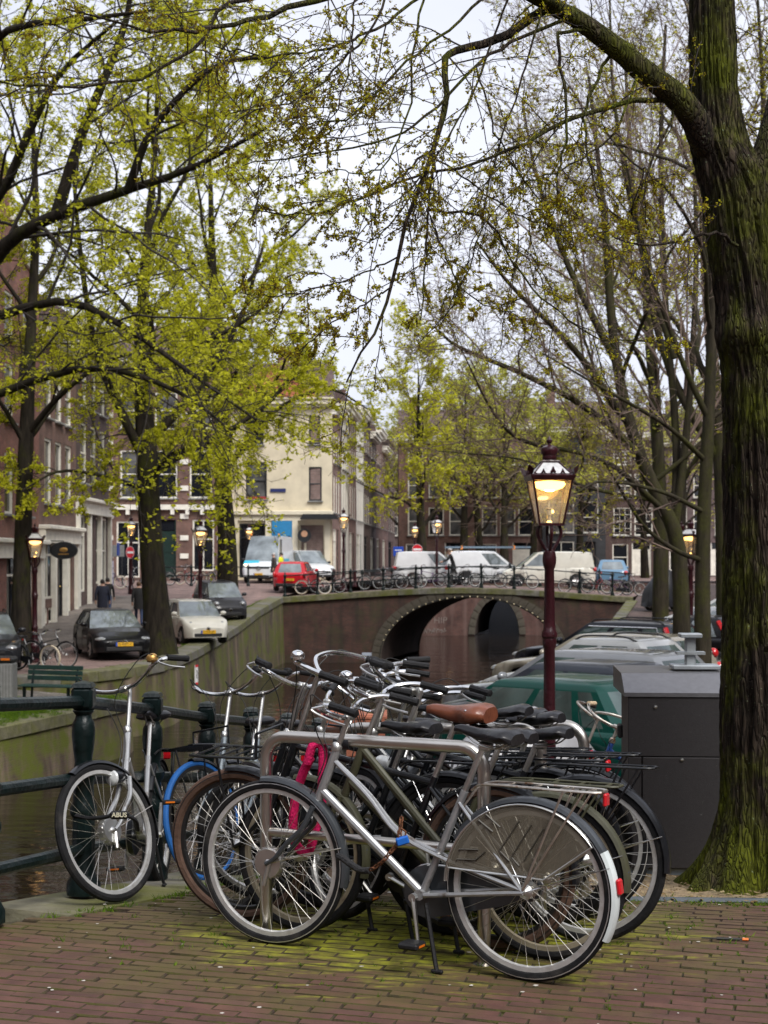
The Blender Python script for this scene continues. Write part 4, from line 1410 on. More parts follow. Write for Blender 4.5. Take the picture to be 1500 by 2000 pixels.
make_tree('tall tree beside the small black car near the bridge', b, [b, P(443, 1050, 60), P(436, 960, 60), P(434, 840, 60), P(424, 680, 60), P(415, 520, 60), P(410, 300, 60)], [.5, .38, .36, .33, .25, .18, .06],
          [(PP([(436, 920), (480, 870), (540, 800), (640, 760), (720, 800)], 60, 58), .16, .03), (PP([(436, 900), (390, 830), (360, 740), (330, 600)], 60, 61), .15, .04)],
          13, m_bark, m_twig, m_leafL, dict(auto=10, lo=.35, len=8.2, elev=(10, 65), levels=LV, leaf=21, lsize=.095, rmin=.009), 'trees along the far bank')
# tree just outside the frame, limbs reach in
b = (-12.2, 31.5, zl(31) - .1)
t0 = [b, (-12.2, 31.5, 1.5), (-12.1, 31.5, 3.6), (-12, 31.4, 6), (-11.9, 31, 9), (-11.8, 31, 12)]
make_tree('nearest tree of the far bank, only its long mossy limbs reaching in', b, t0, [.6, .42, .4, .32, .24, .12],
          [([Vector((-12, 31.5, 5.2))] + PP([(-60, 560), (20, 470), (110, 420), (250, 370), (370, 330), (520, 250)], 31, 28), .21, .035),
           ([Vector((-12, 31.5, 3.6))] + PP([(-120, 680), (20, 610), (140, 590), (260, 650), (360, 720), (500, 820)], 31, 27), .14, .025),
           ([Vector((-12, 31.5, 2.6))] + PP([(-120, 840), (20, 760), (180, 717), (300, 745), (380, 785), (450, 840)], 31, 28), .125, .02),
           ([Vector((-12, 31.4, 6))] + PP([(-100, 480), (0, 380), (60, 250), (120, 140), (230, 40)], 31, 29), .16, .035),
           ([Vector((-12, 31.4, 7))] + PP([(-100, 250), (0, 70), (150, 40), (300, 20)], 31, 27), .13, .03),
           (PP([(110, 420), (160, 260), (240, 60), (260, -60)], 30, 29), .14, .04), (PP([(250, 370), (300, 250), (420, 130), (560, 110)], 29, 27), .1, .03)],
          14, m_bark, m_twig, m_leafL, dict(auto=0, levels=[dict(n=11, len=.42, ang=48, k=7, wig=.15, bias=(0, 0, .03), r=.38, t=.25, sides=4), LV[1], LV[2]], leaf=8, lsize=.08, rmin=.005), 'trees along the far bank')

# --- beyond the bridge
LVB = [dict(n=8, len=.5, ang=42, k=6, wig=.15, bias=(0, 0, .06), r=.42, t=.2, sides=3), dict(n=7, len=.5, ang=42, k=4, wig=.2, r=.5, t=.15), dict(n=4, len=.55, ang=45, k=3, wig=.2, r=.55, t=.1)]
far = [(826, 98, .42, 14.5, 'tree with pale new leaves just past the no entry sign', m_leafL, 4, (-.1, 0)),
       (905, 108, .4, 14, 'forked tree with thin new leaves behind the rider', m_leafR, 2, (.05, .2)),
       (940, 114, .4, 13, 'brownish tree behind the white vans', m_leafB, 1, (-.2, 0)),
       (985, 106, .38, 13, 'tree with pale green haze left of the lamp', m_leafR, 3, (0, 0)),
       (790, 140, .4, 15, 'tall tree with yellow green crown at the end of the house row', m_leafR, 3, (0, 0)),
       (868, 128, .4, 15, 'far tree filling the gap at the canal bend', m_leafB, 2, (.1, 0)),
       (1040, 112, .35, 12, 'thin tree behind the lit lantern', m_leafR, 2, (.1, 0)),
       (1130, 110, .35, 13, 'bare tree in front of the plum brick front', m_leafB, 2, (.1, 0)),
       (1260, 108, .35, 13, 'bare brown tree behind the blue car', m_leafB, 1, (-.1, 0)),
       (1330, 104, .35, 12, 'bare tree at the bend behind the tree stems', m_leafR, 1, (.1, 0))]
for i, (px, d, r, h, lab, lm, nl, ln_) in enumerate(far):
    b = (X(px, d), d, .25)
    tr = [Vector(b), Vector(b) + Vector((ln_[0], 0, 3)), Vector(b) + Vector((ln_[0] * 2, ln_[1], 6)), Vector(b) + Vector((ln_[0] * 3, ln_[1], h * .7)), Vector(b) + Vector((ln_[0] * 3, 0, h))]
    make_tree(lab, b, tr, [r, r * .75, r * .6, r * .35, .05], [], 30 + i, m_bark, m_twigp, lm,
              dict(auto=13, lo=.28, len=6.0, elev=(35, 78), levels=LVB, leaf=nl, lsize=.19, rmin=.012, lspread=.1), 'trees beyond the bridge')

# --- along the near bank on the right: upright stems, long whippy branches, hardly any leaves
LVR = [dict(n=11, len=.5, ang=32, k=8, wig=.1, bias=(-.03, 0, .06), r=.4, t=.15, sides=4), dict(n=9, len=.5, ang=36, k=6, wig=.16, bias=(0, 0, .02), r=.42, t=.15), dict(n=6, len=.5, ang=42, k=4, wig=.2, bias=(0, 0, 0), r=.5, t=.15)]
b = (X(1374, 24), 24, zr(24) - .1)
make_tree('slim green stemmed tree between the lamp and the mossy trunk', b, [b, P(1372, 1150, 24), P(1375, 1000, 24), P(1385, 800, 24), P(1392, 560, 24), P(1390, 250, 24), P(1380, -60, 24)], [.17, .13, .12, .1, .085, .06, .04],
          [(PP([(1372, 1095), (1320, 1075), (1260, 1030), (1215, 960), (1180, 900)], 24, 22), .05, .012), (PP([(1375, 1000), (1290, 960), (1180, 940), (1120, 965)], 24, 21), .045, .01),
           (PP([(1378, 900), (1300, 830), (1180, 760), (1060, 690)], 24, 22), .05, .012), (PP([(1384, 820), (1330, 700), (1260, 500), (1220, 300)], 24, 23), .06, .015)],
          51, m_bark2, m_twigp, m_leafB, dict(auto=7, lo=.4, len=4.5, elev=(25, 65), levels=[dict(LVR[0], n=7), dict(LVR[1], n=6), LVR[2]], leaf=1, lsize=.05, rmin=.004, lspread=.02), 'bare trees along the parked cars')
b = (X(1332, 31), 31, zr(31) - .1)
make_tree('leaning many-stemmed bare tree behind the black estate car', b, [b, P(1330, 1150, 31), P(1318, 1040, 31), P(1290, 980, 31), P(1240, 860, 31), P(1200, 680, 31), P(1180, 420, 31), P(1150, 150, 31)], [.23, .18, .17, .155, .135, .11, .07, .03],
          [(PP([(1318, 1040), (1320, 850), (1300, 600), (1290, 300), (1300, 50)], 31, 32), .11, .035), (PP([(1320, 1020), (1345, 800), (1360, 500), (1350, 200)], 31, 31), .1, .035),
           (PP([(1260, 900), (1150, 800), (1020, 730), (900, 680), (850, 640)], 31, 28), .09, .02), (PP([(1230, 830), (1120, 680), (1000, 560), (930, 470)], 31, 29), .09, .02),
           (PP([(1210, 720), (1110, 520), (1050, 350), (1020, 200)], 31, 31), .09, .02), (PP([(1300, 1000), (1180, 900), (1020, 860), (960, 800), (900, 680)], 31, 27), .07, .012),
           (PP([(1318, 700), (1250, 480), (1200, 200), (1190, -40)], 31, 32), .08, .02), (PP([(1290, 980), (1140, 950), (1030, 900), (850, 880)], 31, 27), .05, .008)],
          52, m_bark2, m_twigp, m_leafB, dict(auto=5, lo=.4, len=6.5, elev=(35, 70), levels=LVR, leaf=1, lsize=.07, rmin=.005, lspread=.03), 'bare trees along the parked cars')
b = (X(1420, 40), 40, zr(40) - .1)
make_tree('tall bare tree mostly hidden behind the mossy trunk', b, [b, P(1412, 1000, 40), P(1400, 800, 40), P(1380, 550, 40), P(1370, 250, 40), P(1380, -50, 40)], [.3, .22, .19, .15, .1, .05],
          [(PP([(1405, 900), (1300, 700), (1240, 400), (1220, 100)], 40, 40), .15, .04), (PP([(1400, 800), (1460, 550), (1490, 250), (1480, 0)], 40, 40), .15, .04)],
          53, m_bark2, m_twigp, m_leafB, dict(auto=9, lo=.35, len=8, elev=(35, 75), levels=LVR, leaf=2, lsize=.1, rmin=.007, lspread=.04), 'bare trees along the parked cars')
b = (X(1290, 58), 58, zr(58) - .1)
make_tree('hazy bare tree by the end of the bridge', b, [b, P(1290, 1000, 58), P(1280, 800, 58), P(1260, 550, 58), P(1250, 300, 58)], [.35, .28, .25, .16, .06], [],
          54, m_bark2, m_twigp, m_leafR, dict(auto=12, lo=.25, len=8, elev=(30, 75), levels=[dict(l, n=max(3, l['n'] - 2)) for l in LVR], leaf=3, lsize=.12, rmin=.009, lspread=.06), 'bare trees along the parked cars')

# --- the big mossy tree in front
def foreground_tree():
    D = 7.6
    b = (X(1495, D), D, zr(D))
    t = thing('tree', 'big mossy tree trunk standing beside the grey metal cabinet', 'tree', b)
    B0 = Vector(b)
    ctl = [(1529, 1790, 0.47), (1525, 1738, 0.404), (1521, 1690, 0.352), (1517, 1630, 0.31), (1516, 1540, 0.284), (1514, 1400, 0.282), (1511, 1250, 0.268), (1507, 1100, 0.252), (1503, 950, 0.24), (1497, 800, 0.222), (1483, 640, 0.208), (1455, 480, 0.192), (1438, 380, 0.176), (1407, 290, 0.15), (1394, 180, 0.128), (1390, 60, 0.12), (1388, -100, 0.115), (1382, -400, 0.1)]
    ctr = spl([P(x, y, D) for x, y, _ in ctl], 18)
    rad = np.interp(np.linspace(0, len(ctl) - 1, len(ctr)), np.arange(len(ctl)), [c[2] for c in ctl])
    NA = 150
    rows = []
    for i, (c, r) in enumerate(zip(ctr, rad)):
        h = c.z - b[2]
        row = []
        for j in range(NA):
            a = 2 * PI * j / NA
            q = Vector((math.cos(a), math.sin(a), 0))
            fl = max(0, 1 - h / .62)
            lobes = 1 + fl ** 1.6 * (.3 * math.cos(5 * a + 1.0) + .16 * math.cos(9 * a + 2) + .12)
            wave = .05 * mnoise.noise(Vector((math.cos(a) * 1.2, math.sin(a) * 1.2, h * .9)))
            f1 = mnoise.noise(Vector((math.cos(a) * 8.0, math.sin(a) * 8.0, h * 1.3)))
            f2 = mnoise.noise(Vector((math.cos(a) * 19, math.sin(a) * 19, h * 3.6 + 7)))
            f3 = mnoise.noise(Vector((math.cos(a) * 30, math.sin(a) * 30, h * 14)))
            ridge = (1 - abs(f1) * 2.4) * .02 + (1 - abs(f2) * 2.2) * .015 + f3 * .008
            knot = .05 * math.exp(-(((h - 2.95) / .1) ** 2)) * max(0, math.cos(a - 4.2)) + .045 * math.exp(-(((h - 3.75) / .16) ** 2)) * max(0, math.cos(a + .3))
            row.append(c + q * (r * (lobes + wave) + ridge * min(1, r / .16) - .02 + knot) - B0)
        rows.append(row)
    mb = MB(); mb.grid(rows, closed_u=True)
    part('trunk', mb, m_barkf, t, ang=180)
    # limbs
    L = [([P(1412, 330, D)] + PP([(1372, 262), (1329, 190), (1233, 118), (1127, 38), (1050, -5), (960, -50)], 7.5, 7.0), .088, .03),
         (PP([(1080, 12), (1041, 34), (967, 80), (913, 92), (878, 108), (868, 128), (872, 208), (846, 290), (800, 420), (765, 560), (730, 660), (676, 745)], 7.2, 6.6), .036, .005),
         (PP([(873, 200), (852, 280), (838, 390), (832, 480), (826, 620)], 6.95, 6.8), .013, .004),
         (PP([(1300, 195), (1180, 210), (1080, 250), (980, 300), (760, 360), (640, 420)], 7.4, 6.6), .02, .004),
         ([P(1470, 400, D)] + PP([(1520, 280), (1545, 120), (1560, -120)], 7.6, 7.8), .13, .08),
         (PP([(1440, 480), (1400, 455), (1330, 470), (1250, 478), (1180, 450)], 7.3, 6.4), .014, .003),
         (PP([(1150, 60), (1090, 70), (1100, 140), (1110, 260), (1090, 340), (1092, 400), (1130, 430)], 7.2, 7.0), .014, .004),
         (PP([(1200, 95), (1150, 190), (1145, 270), (1170, 380), (1230, 440)], 7.3, 7.0), .013, .004),
         (PP([(1090, 10), (900, -60), (700, -20), (540, 20), (430, 55), (300, 58), (130, 15)], 7.1, 5.8), .03, .004),
         (PP([(800, -40), (560, -20), (440, 10), (400, 70), (350, 115), (240, 160), (60, 168), (-20, 150)], 6.8, 5.6), .016, .004),
         (PP([(1120, 30), (1000, 80), (930, 130), (840, 220), (760, 270), (560, 310), (470, 320)], 7.2, 6.3), .014, .003),
         (PP([(846, 290), (800, 330), (740, 375), (600, 420), (480, 410)], 7.0, 6.4), .009, .003),
         (PP([(832, 410), (900, 414), (960, 440), (1010, 520), (1080, 600), (1180, 660), (1330, 670)], 6.9, 6.9), .01, .003),
         (PP([(830, 300), (900, 340), (980, 400), (1060, 440), (1180, 470)], 6.9, 6.9), .007, .003),
         (PP([(840, 420), (870, 500), (900, 560), (960, 600), (1010, 610)], 6.9, 6.9), .006, .003),
         (PP([(765, 560), (720, 590), (640, 640), (560, 705)], 6.7, 6.4), .006, .003),
         (PP([(780, 500), (690, 545), (560, 575), (480, 575)], 6.7, 6.4), .006, .003),
         (PP([(930, 130), (960, 240), (990, 300), (1060, 400), (1100, 470)], 7.0, 7.0), .007, .003),
         (PP([(960, -30), (880, 60), (780, 130), (700, 220), (640, 240), (560, 240)], 7.0, 6.3), .011, .003),
         (PP([(900, -60), (760, 40), (650, 90), (540, 110), (420, 90)], 7.0, 6.0), .012, .003),
         (PP([(780, -60), (720, 60), (640, 150), (560, 200), (450, 220)], 6.8, 6.0), .009, .003),
         (PP([(1000, -20), (930, 160), (880, 260), (760, 440), (720, 470)], 7.0, 6.6), .008, .003),
         (PP([(840, -60), (810, 80), (800, 220), (740, 330), (650, 330)], 6.9, 6.4), .009, .003),
         (PP([(700, -60), (690, 60), (670, 180), (600, 290)], 6.6, 6.2), .007, .003),
         (PP([(1060, 10), (1020, 150), (960, 330), (930, 480), (880, 600)], 7.1, 6.9), .008, .003),
         (PP([(1250, 130), (1200, 260), (1100, 330), (1010, 370), (920, 470)], 7.3, 6.9), .009, .003),
         (PP([(1329, 190), (1280, 300), (1230, 420), (1262, 330), (1250, 420)], 7.4, 7.2), .01, .003)]
    rng = np.random.default_rng(77)
    K = 20
    lp = []; lr = []
    for pts, r0, r1 in L:
        r0 = r0 if r0 > .05 else r0 * .72
        a, bb = limb_np(pts, [r0, r0 * .5 + r1 * .5, r1 * .8], K)
        lp.append(a); lr.append(bb)
    lp = np.array(lp); lr = np.array(lr)
    lp[:, 1:] += rng.normal(0, .006, lp[:, 1:].shape)
    B1 = np.array(b)
    V, F = tubes([(lp, lr, 10)])
    link('limbs', np_mesh('limbs', V - B1, F, m_barkf), t)
    lens = np.linalg.norm(np.diff(lp, axis=1), axis=2).sum(1)
    p1, r1, l1 = children(rng, lp, np.clip(lr, .003, .009), 11, .25, 55, .3, np.minimum(lens, 2.2), 8, .12, (-.02, 0, -.14), .5, plane=.2)
    r1 = np.maximum(r1, .0024)
    p2, r2, l2 = children(rng, p1, r1, 6, .15, 50, .42, l1, 6, .16, (0, 0, -.1), .6)
    r2 = np.maximum(r2, .0017)
    p3, r3, l3 = children(rng, p2, r2, 3, .2, 50, .4, l2, 4, .18, (0, 0, -.06), .7)
    r3 = np.maximum(r3, .0013)
    V, F = tubes([(p1, r1, 4), (p2, r2, 3), (p3, r3, 3)])
    link('branches', np_mesh('branches', V - B1, F, m_twigf), t)
    Vs, Fs, o = [], [], 0
    for g, n, s in ((p3, 3, .0145), (p2, 5, .0165), (p1, 7, .018)):
        # little clusters: several buds round one node
        Bn, Kk, _ = g.shape
        tt = .15 + .85 * rng.random((Bn, n)); sx = tt * (Kk - 1); ii = np.minimum(sx.astype(int), Kk - 2); f = (sx - ii)[..., None]
        bi = np.arange(Bn)[:, None]
        c = (g[bi, ii] * (1 - f) + g[bi, ii + 1] * f).reshape(-1, 3)
        c = c[rng.random(len(c)) < .4]
        c = np.repeat(c, 4, axis=0) + rng.normal(0, .0065, (len(c) * 4, 3))
        N = len(c)
        a = unit(rng.normal(0, 1, (N, 3))); q = rng.normal(0, 1, (N, 3)); q = unit(q - a * (a * q).sum(-1, keepdims=True))
        sz = s * rng.uniform(.5, 1.25, (N, 1))
        V = np.stack([c - a * sz * .5, c + q * sz * .33, c + a * sz * .55, c - q * sz * .33], axis=1).reshape(-1, 3)
        Vs.append(V); Fs.append(np.arange(N * 4).reshape(N, 4) + o); o += len(V)
    cr = link('crown', np_mesh('crown', np.concatenate(Vs) - B1, np.concatenate(Fs), m_bud, False), t)
    cr['kind'] = 'stuff'
foreground_tree()
# ------------------------------------------------------------------ bicycles
m_tyre = mat('tyre_black', (.011, .011, .012), .85, spec=.25, var=.3, scale=20, bump=.2, col2=(.05, .045, .04), c2=(.55, .75), s2=6)
m_tyreb = mat('tyre_brown', (.11, .062, .042), .85, var=.25, scale=20, bump=.2)
m_tyrec = mat('tyre_cream', (.55, .47, .34), .8, var=.15, scale=10)
m_tyreblue = mat('tyre_blue', (.008, .1, .34), .7, var=.12, scale=10)
m_alu = mat('aluminium', (.62, .62, .6), .38, 1., var=.12, scale=14, col2=(.35, .33, .3), c2=(.5, .75), s2=5)
m_chrome = mat('chrome', (.78, .78, .77), .16, 1., var=.08, scale=8, col2=(.3, .17, .08), c2=(.66, .8), s2=18)
m_rim = mat('rim_silver', (.62, .62, .61), .42, .6, var=.12, scale=20, col2=(.4, .37, .33), c2=(.5, .75), s2=9)
m_rimb = mat('rim_beige', (.32, .28, .2), .6, .3, var=.2, scale=16, col2=(.16, .12, .08), c2=(.5, .7), s2=8)
m_rimk = mat('rim_black', (.02, .02, .021), .4, .2)
m_spoke = mat('spoke_steel', (.6, .58, .54), .35, 1., var=.25, scale=30)
m_blackp = mat('black_enamel', (.008, .009, .011), .3, var=.25, scale=12, coat=.2, spec=.35, col2=(.03, .028, .025), c2=(.6, .8), s2=12)
m_rubber = mat('black_rubber', (.01, .01, .011), .6, spec=.3, var=.3, scale=30, bump=.2)
m_vinyl = mat('black_vinyl', (.012, .012, .014), .36, spec=.4, var=.3, scale=9, bump=.12, bscale=40)
m_leather = mat('brown_leather', (.17, .052, .025), .33, var=.35, scale=7, bump=.15, bscale=35, col2=(.07, .02, .012), c2=(.5, .75), s2=5)
m_silver = mat('silver_paint', (.4, .41, .42), .34, .6, var=.12, scale=12, coat=.25, col2=(.13, .1, .075), c2=(.57, .7), s2=11)
m_greyp = mat('grey_paint', (.06, .067, .075), .38, .4, var=.12, scale=12, coat=.3)
m_lgrey = mat('light_grey_paint', (.2, .24, .27), .4, .2, var=.1, scale=10, coat=.3)
m_olive = mat('olive_paint', (.055, .055, .03), .5, var=.25, scale=10, col2=(.02, .05, .25), c2=(.68, .72), s2=22)
m_navy = mat('navy_paint', (.012, .028, .1), .35, var=.2, scale=10, coat=.4)
m_bluep = mat('blue_paint', (.012, .05, .2), .35, var=.2, scale=10, coat=.4)
m_purple = mat('purple_paint', (.1, .03, .14), .4, var=.2)
m_redp = mat('red_bike_paint', (.25, .02, .025), .4, var=.2)
m_redl = mat('red_reflector', (.55, .008, .015), .25, var=.1, coat=.5)
m_orange = mat('orange_reflector', (.65, .16, .01), .3, var=.1)
m_wfend = mat('white_fender', (.55, .6, .6), .45, var=.12)
m_cork = mat('cork_grip', (.5, .38, .24), .8, var=.25, scale=40)
m_lens = mat('lamp_lens', (.6, .62, .62), .12, .2, var=.2, scale=30)
m_gold = mat('brass_worn', (.55, .32, .1), .4, .8, var=.3, scale=20)
m_rust = mat('rusty_chrome', (.6, .56, .5), .3, .9, var=.2, scale=20, col2=(.3, .12, .03), c2=(.55, .66), s2=16)
m_guard = None
def guard_material():
    m = bpy.data.materials.new('skirt_guard_plastic'); m.use_nodes = True
    t = m.node_tree; b = t.nodes['Principled BSDF']
    b.inputs['Base Color'].default_value = (.17, .15, .115, 1); b.inputs['Roughness'].default_value = .4
    tr = t.nodes.new('ShaderNodeBsdfTransparent'); tr.inputs[0].default_value = (.75, .72, .65, 1)
    mx = t.nodes.new('ShaderNodeMixShader'); mx.inputs[0].default_value = .55
    t.links.new(tr.outputs[0], mx.inputs[1]); t.links.new(b.outputs[0], mx.inputs[2]); t.links.new(mx.outputs[0], t.nodes['Material Output'].inputs['Surface'])
    return m
m_guard = guard_material()

_bm = {}
def cached(key, fn):
    if key not in _bm:
        _bm[key] = fn()
    return _bm[key]

def wheel_parts(r, tw, tm, rm, lo=False, stripe=False):
    def mk():
        nM = 20 if lo else 56
        ty = MB()
        prof = []
        np_ = 6 if lo else 9
        rc = r - tw
        for k in range(np_):
            a = 2 * PI * k / np_
            prof.append((rc + tw * math.cos(a), tw * math.sin(a)))
        ty.lathe(prof, nM, axis='y', closed=True)
        ri = MB()
        w = .0125
        ri.lathe([(rc - tw * .55, -w), (rc - tw * .55 + .002, w), (rc - tw * .6 - .021, w * .95), (rc - tw * .6 - .025, 0), (rc - tw * .6 - .021, -w * .95)], nM, axis='y', closed=True)
        if stripe:
            for s in (-1, 1):
                ri.lathe([(rc + tw * .25, s * (tw * .98)), (rc + tw * .42, s * tw * .93)], nM, axis='y', cap=False)
        sp = MB()
        ns = 14 if lo else 36
        rr = .0025 if lo else .0012
        rim_r = rc - tw * .6 - .018
        for k in range(ns):
            a = 2 * PI * k / ns
            s = 1 if k % 2 else -1
            cross = R(46) * (1 if (k // 2) % 2 else -1)
            h = Vector((math.cos(a + cross) * .028, s * .026, math.sin(a + cross) * .028))
            e = Vector((math.cos(a) * rim_r, 0, math.sin(a) * rim_r))
            sp.tube([h, e], rr, 3, cap=False)
        hb = MB()
        hb.lathe([(.004, -.056), (.008, -.055), (.011, -.045), (.03, -.03), (.031, -.026), (.018, -.02), (.016, 0), (.018, .02), (.031, .026), (.03, .03), (.011, .045), (.008, .055), (.004, .056)], 8 if lo else 14, axis='y')
        return ty.mesh('tyre', tm), ri.mesh('wheel', rm), sp.mesh('spokes', m_spoke), hb.mesh('hub', m_alu)
    return cached(('wheel', r, tw, tm.name, rm.name, lo, stripe), mk)

def saddle_mb(L=.26, W=.1, nose=.022, th=.055, droop=.0):
    """saddle, nose towards +x, seat top at z=0"""
    mb = MB(); rows = []
    n = 14
    for i in range(n + 1):
        u = i / n
        x = -L * .48 + L * u
        hw = lerpf([(0, W * .72), (.06, W * .92), (.16, W), (.3, W * .86), (.45, W * .5), (.6, nose * 1.35), (.85, nose), (.97, nose * .8), (1, nose * .35)], u)
        zt = lerpf([(0, -.008), (.1, .008), (.3, .0), (.6, -.014), (.9, -.01), (1, -.02)], u) - droop * u
        zb = zt - th * lerpf([(0, .75), (.2, 1), (.5, .85), (.8, .62), (1, .4)], u)
        ring = []
        for k in range(14):
            a = 2 * PI * k / 14
            cx, cz = math.cos(a), math.sin(a)
            yy = hw * math.copysign(abs(cx) ** .7, cx)
            zz = (zt + zb) / 2 + (zt - zb) / 2 * math.copysign(abs(cz) ** .6, cz) - .012 * abs(cx) ** 3 * (1 if cz > 0 else 0)
            ring.append((x, yy, zz))
        rows.append(ring)
    mb.grid(rows, closed_u=True)
    mb.add(rows[0], [tuple(range(13, -1, -1))]); mb.add(rows[-1], [tuple(range(14))])
    return mb

BARS = {
 'dutch': [(0, 0, 0), (.01, .05, .002), (.045, .13, .03), (.035, .21, .058), (-.03, .265, .07), (-.1, .285, .062), (-.18, .295, .045)],
 'wide': [(0, 0, 0), (.0, .08, .004), (.012, .17, .03), (.01, .235, .07), (-.03, .28, .086), (-.09, .305, .082), (-.16, .33, .07)],
 'swan': [(0, 0, 0), (.05, .03, .03), (.085, .1, .075), (.04, .2, .085), (-.06, .255, .06), (-.14, .265, .035), (-.21, .27, .015)],
 'flat': [(0, 0, 0), (.0, .06, .0), (.0, .12, .002), (-.01, .19, .005), (-.02, .25, .008), (-.035, .32, .01)],
}

def build_bike(label, group, front, heading, c):
    """front: ground contact (x, y) of the front wheel; heading: compass of travel (radians from +x); c: options"""
    g = c.get
    lo = g('lo', False)
    r = g('r', .345); tw = g('tw', .021); wb = g('wb', 1.12)
    fm = g('frame', m_blackp); zf = g('ground', zr)
    d = Vector((math.cos(heading), math.sin(heading), 0))
    fx, fy = front
    rx, ry = fx - d.x * wb, fy - d.y * wb
    z1, z0 = zf(fy), zf(ry)
    z1 += g('dz', .008); z0 += g('dz', .008)
    pitch = math.atan2(z1 - z0, wb)
    Mt = Matrix.Translation((rx, ry, z0)) @ Matrix.Rotation(heading, 4, 'Z') @ Matrix.Rotation(-pitch, 4, 'Y') @ Matrix.Rotation(g('lean', 0.), 4, 'X')
    t = thing('bicycle', label, 'bicycle', group=group, M=Mt)
    n = 5 if lo else 10
    HR = Vector((0, 0, r)); HF = Vector((wb, 0, r)); BB = Vector((.45, 0, .285))
    SC = Vector((.29, 0, .66)); CR = Vector((wb - .215, 0, .615)); HT = Vector((wb - .30, 0, .83))
    sh = g('saddle_h', .95)
    SP = SC + (SC - BB).normalized() * ((sh - .08 - SC.z) / (SC - BB).normalized().z)
    ax = (HT - CR).normalized()
    S = Matrix.Translation(CR) @ Matrix.Rotation(g('steer', 0.), 4, ax) @ Matrix.Translation(-CR)
    # ---- frame
    fr = MB()
    ft = g('type', 'gents')
    tr = .0145
    fr.tube([CR - ax * .01, HT + ax * .01], .019, n)
    fr.tube([BB - Vector((0, 0, 0)), SC + (SC - BB).normalized() * .05], .0155, n)
    fr.lathe([(.022, -.036), (.022, .036)], 10, BB, 'y')
    h1 = CR + ax * .05
    if ft == 'gents':
        fr.tube([h1, BB], .016, n)
        fr.tube([HT - ax * .03, SC + Vector((.0, 0, .02))], .0145, n)
    elif ft == 'mixte':
        fr.tube([h1, BB], .0185, n)
        for s in (-1, 1):
            fr.tube(spl([HT - ax * .04 + Vector((0, s * .004, 0)), Vector((wb - .45, s * .012, .66)), Vector((.56, s * .016, .52)), Vector((.36, s * .024, .44)), Vector((.16, s * .042, .39)), HR + Vector((.01, s * .055, .01))], 5), .0088, max(n - 2, 4))
    elif ft == 'step':
        fr.tube(spl([h1, Vector((wb - .42, 0, .46)), Vector((.6, 0, .315)), BB], 6), .0165, n)
        fr.tube(spl([HT - ax * .05, Vector((wb - .46, 0, .6)), Vector((.62, 0, .43)), Vector((.42, 0, .385))], 6), .0135, n)
    elif ft == 'twin':
        fr.tube([h1, BB], .0195, n)
        fr.tube([HT - ax * .03, Vector((.405, 0, .36))], .0185, n)
        fr.tube([HT - ax * .0, SC], .0125, n) if g('third') else None
    elif ft == 'mono':
        fr.tube(spl([h1 + ax * .03, Vector((wb - .45, 0, .5)), Vector((.6, 0, .33)), BB], 6), .025, n)
    for s in (-1, 1):
        fr.tube([BB + Vector((-.02, s * .03, 0)), HR + Vector((.0, s * .058, 0))], .0095, max(n - 2, 4))
        fr.tube([SC + Vector((0, s * .012, 0)), HR + Vector((.0, s * .058, 0))], .0075, max(n - 2, 4))
    fo = part('frame', fr, fm, t)
    sp_ = MB(); sp_.tube([SC, SP], .0125, n); part('seat_post', sp_, m_alu, t)
    # ---- fork
    fk = MB()
    fk.tube([CR + ax * .0, CR - ax * .035], .02, n)
    for s in (-1, 1):
        fk.tube(spl([CR - ax * .02 + Vector((0, s * .03, 0)), CR - ax * .12 + Vector((0.005, s * .046, 0)), Vector((wb - .1, s * .052, .44)), Vector((wb - .045, s * .055, .375)), HF + Vector((0, s * .056, 0))], 4),
                [.0125] * 8 + [.011] * 4 + [.009] * 5, max(n - 2, 4))
    part('fork', fk, g('fork_m', fm), t, S)
    # ---- wheels
    for hub, M in ((HF, S @ Matrix.Translation(HF)), (HR, Matrix.Translation(HR))):
        ty, ri, spk, hb = wheel_parts(r, tw, g('tyre', m_tyre) if hub is HR or 'tyre_f' not in c else c['tyre_f'], g('rim', m_rim), lo, g('stripe', False))
        w = link('wheel', ri, t, M)
        link('tyre', ty, w); link('spokes', spk, w); link('hub', hb, w)
        if hub is HF and g('drum'):
            db = MB(); db.lathe([(.0, .04), (.06, .04), (.064, .03), (.064, -.0), (.05, -.01), (0, -.012)], 26, axis='y')
            db.tube([(-.01, .045, 0), (.01, .05, -.09)], .009, 6)
            for k in range(18):
                a = 2 * PI * k / 18; db.box((math.cos(a) * .064, .015, math.sin(a) * .064), (.008, .03, .008))
            part('drum_brake', db, m_alu, w)
    # ---- mudguards
    def guard(a0, a1, hub, rg, w=.026):
        mb = MB(); rows = []
        k = 10 if lo else 22
        for i in range(k + 1):
            a = a0 + (a1 - a0) * i / k
            row = []
            for (dy, dr) in ((-w, -.016), (-w * .8, -.003), (-w * .35, .004), (w * .35, .004), (w * .8, -.003), (w, -.016)):
                row.append((math.cos(a) * (rg + dr), dy, math.sin(a) * (rg + dr)))
            rows.append(row)
        mb.grid(rows); return mb
    fg = g('fender', m_blackp)
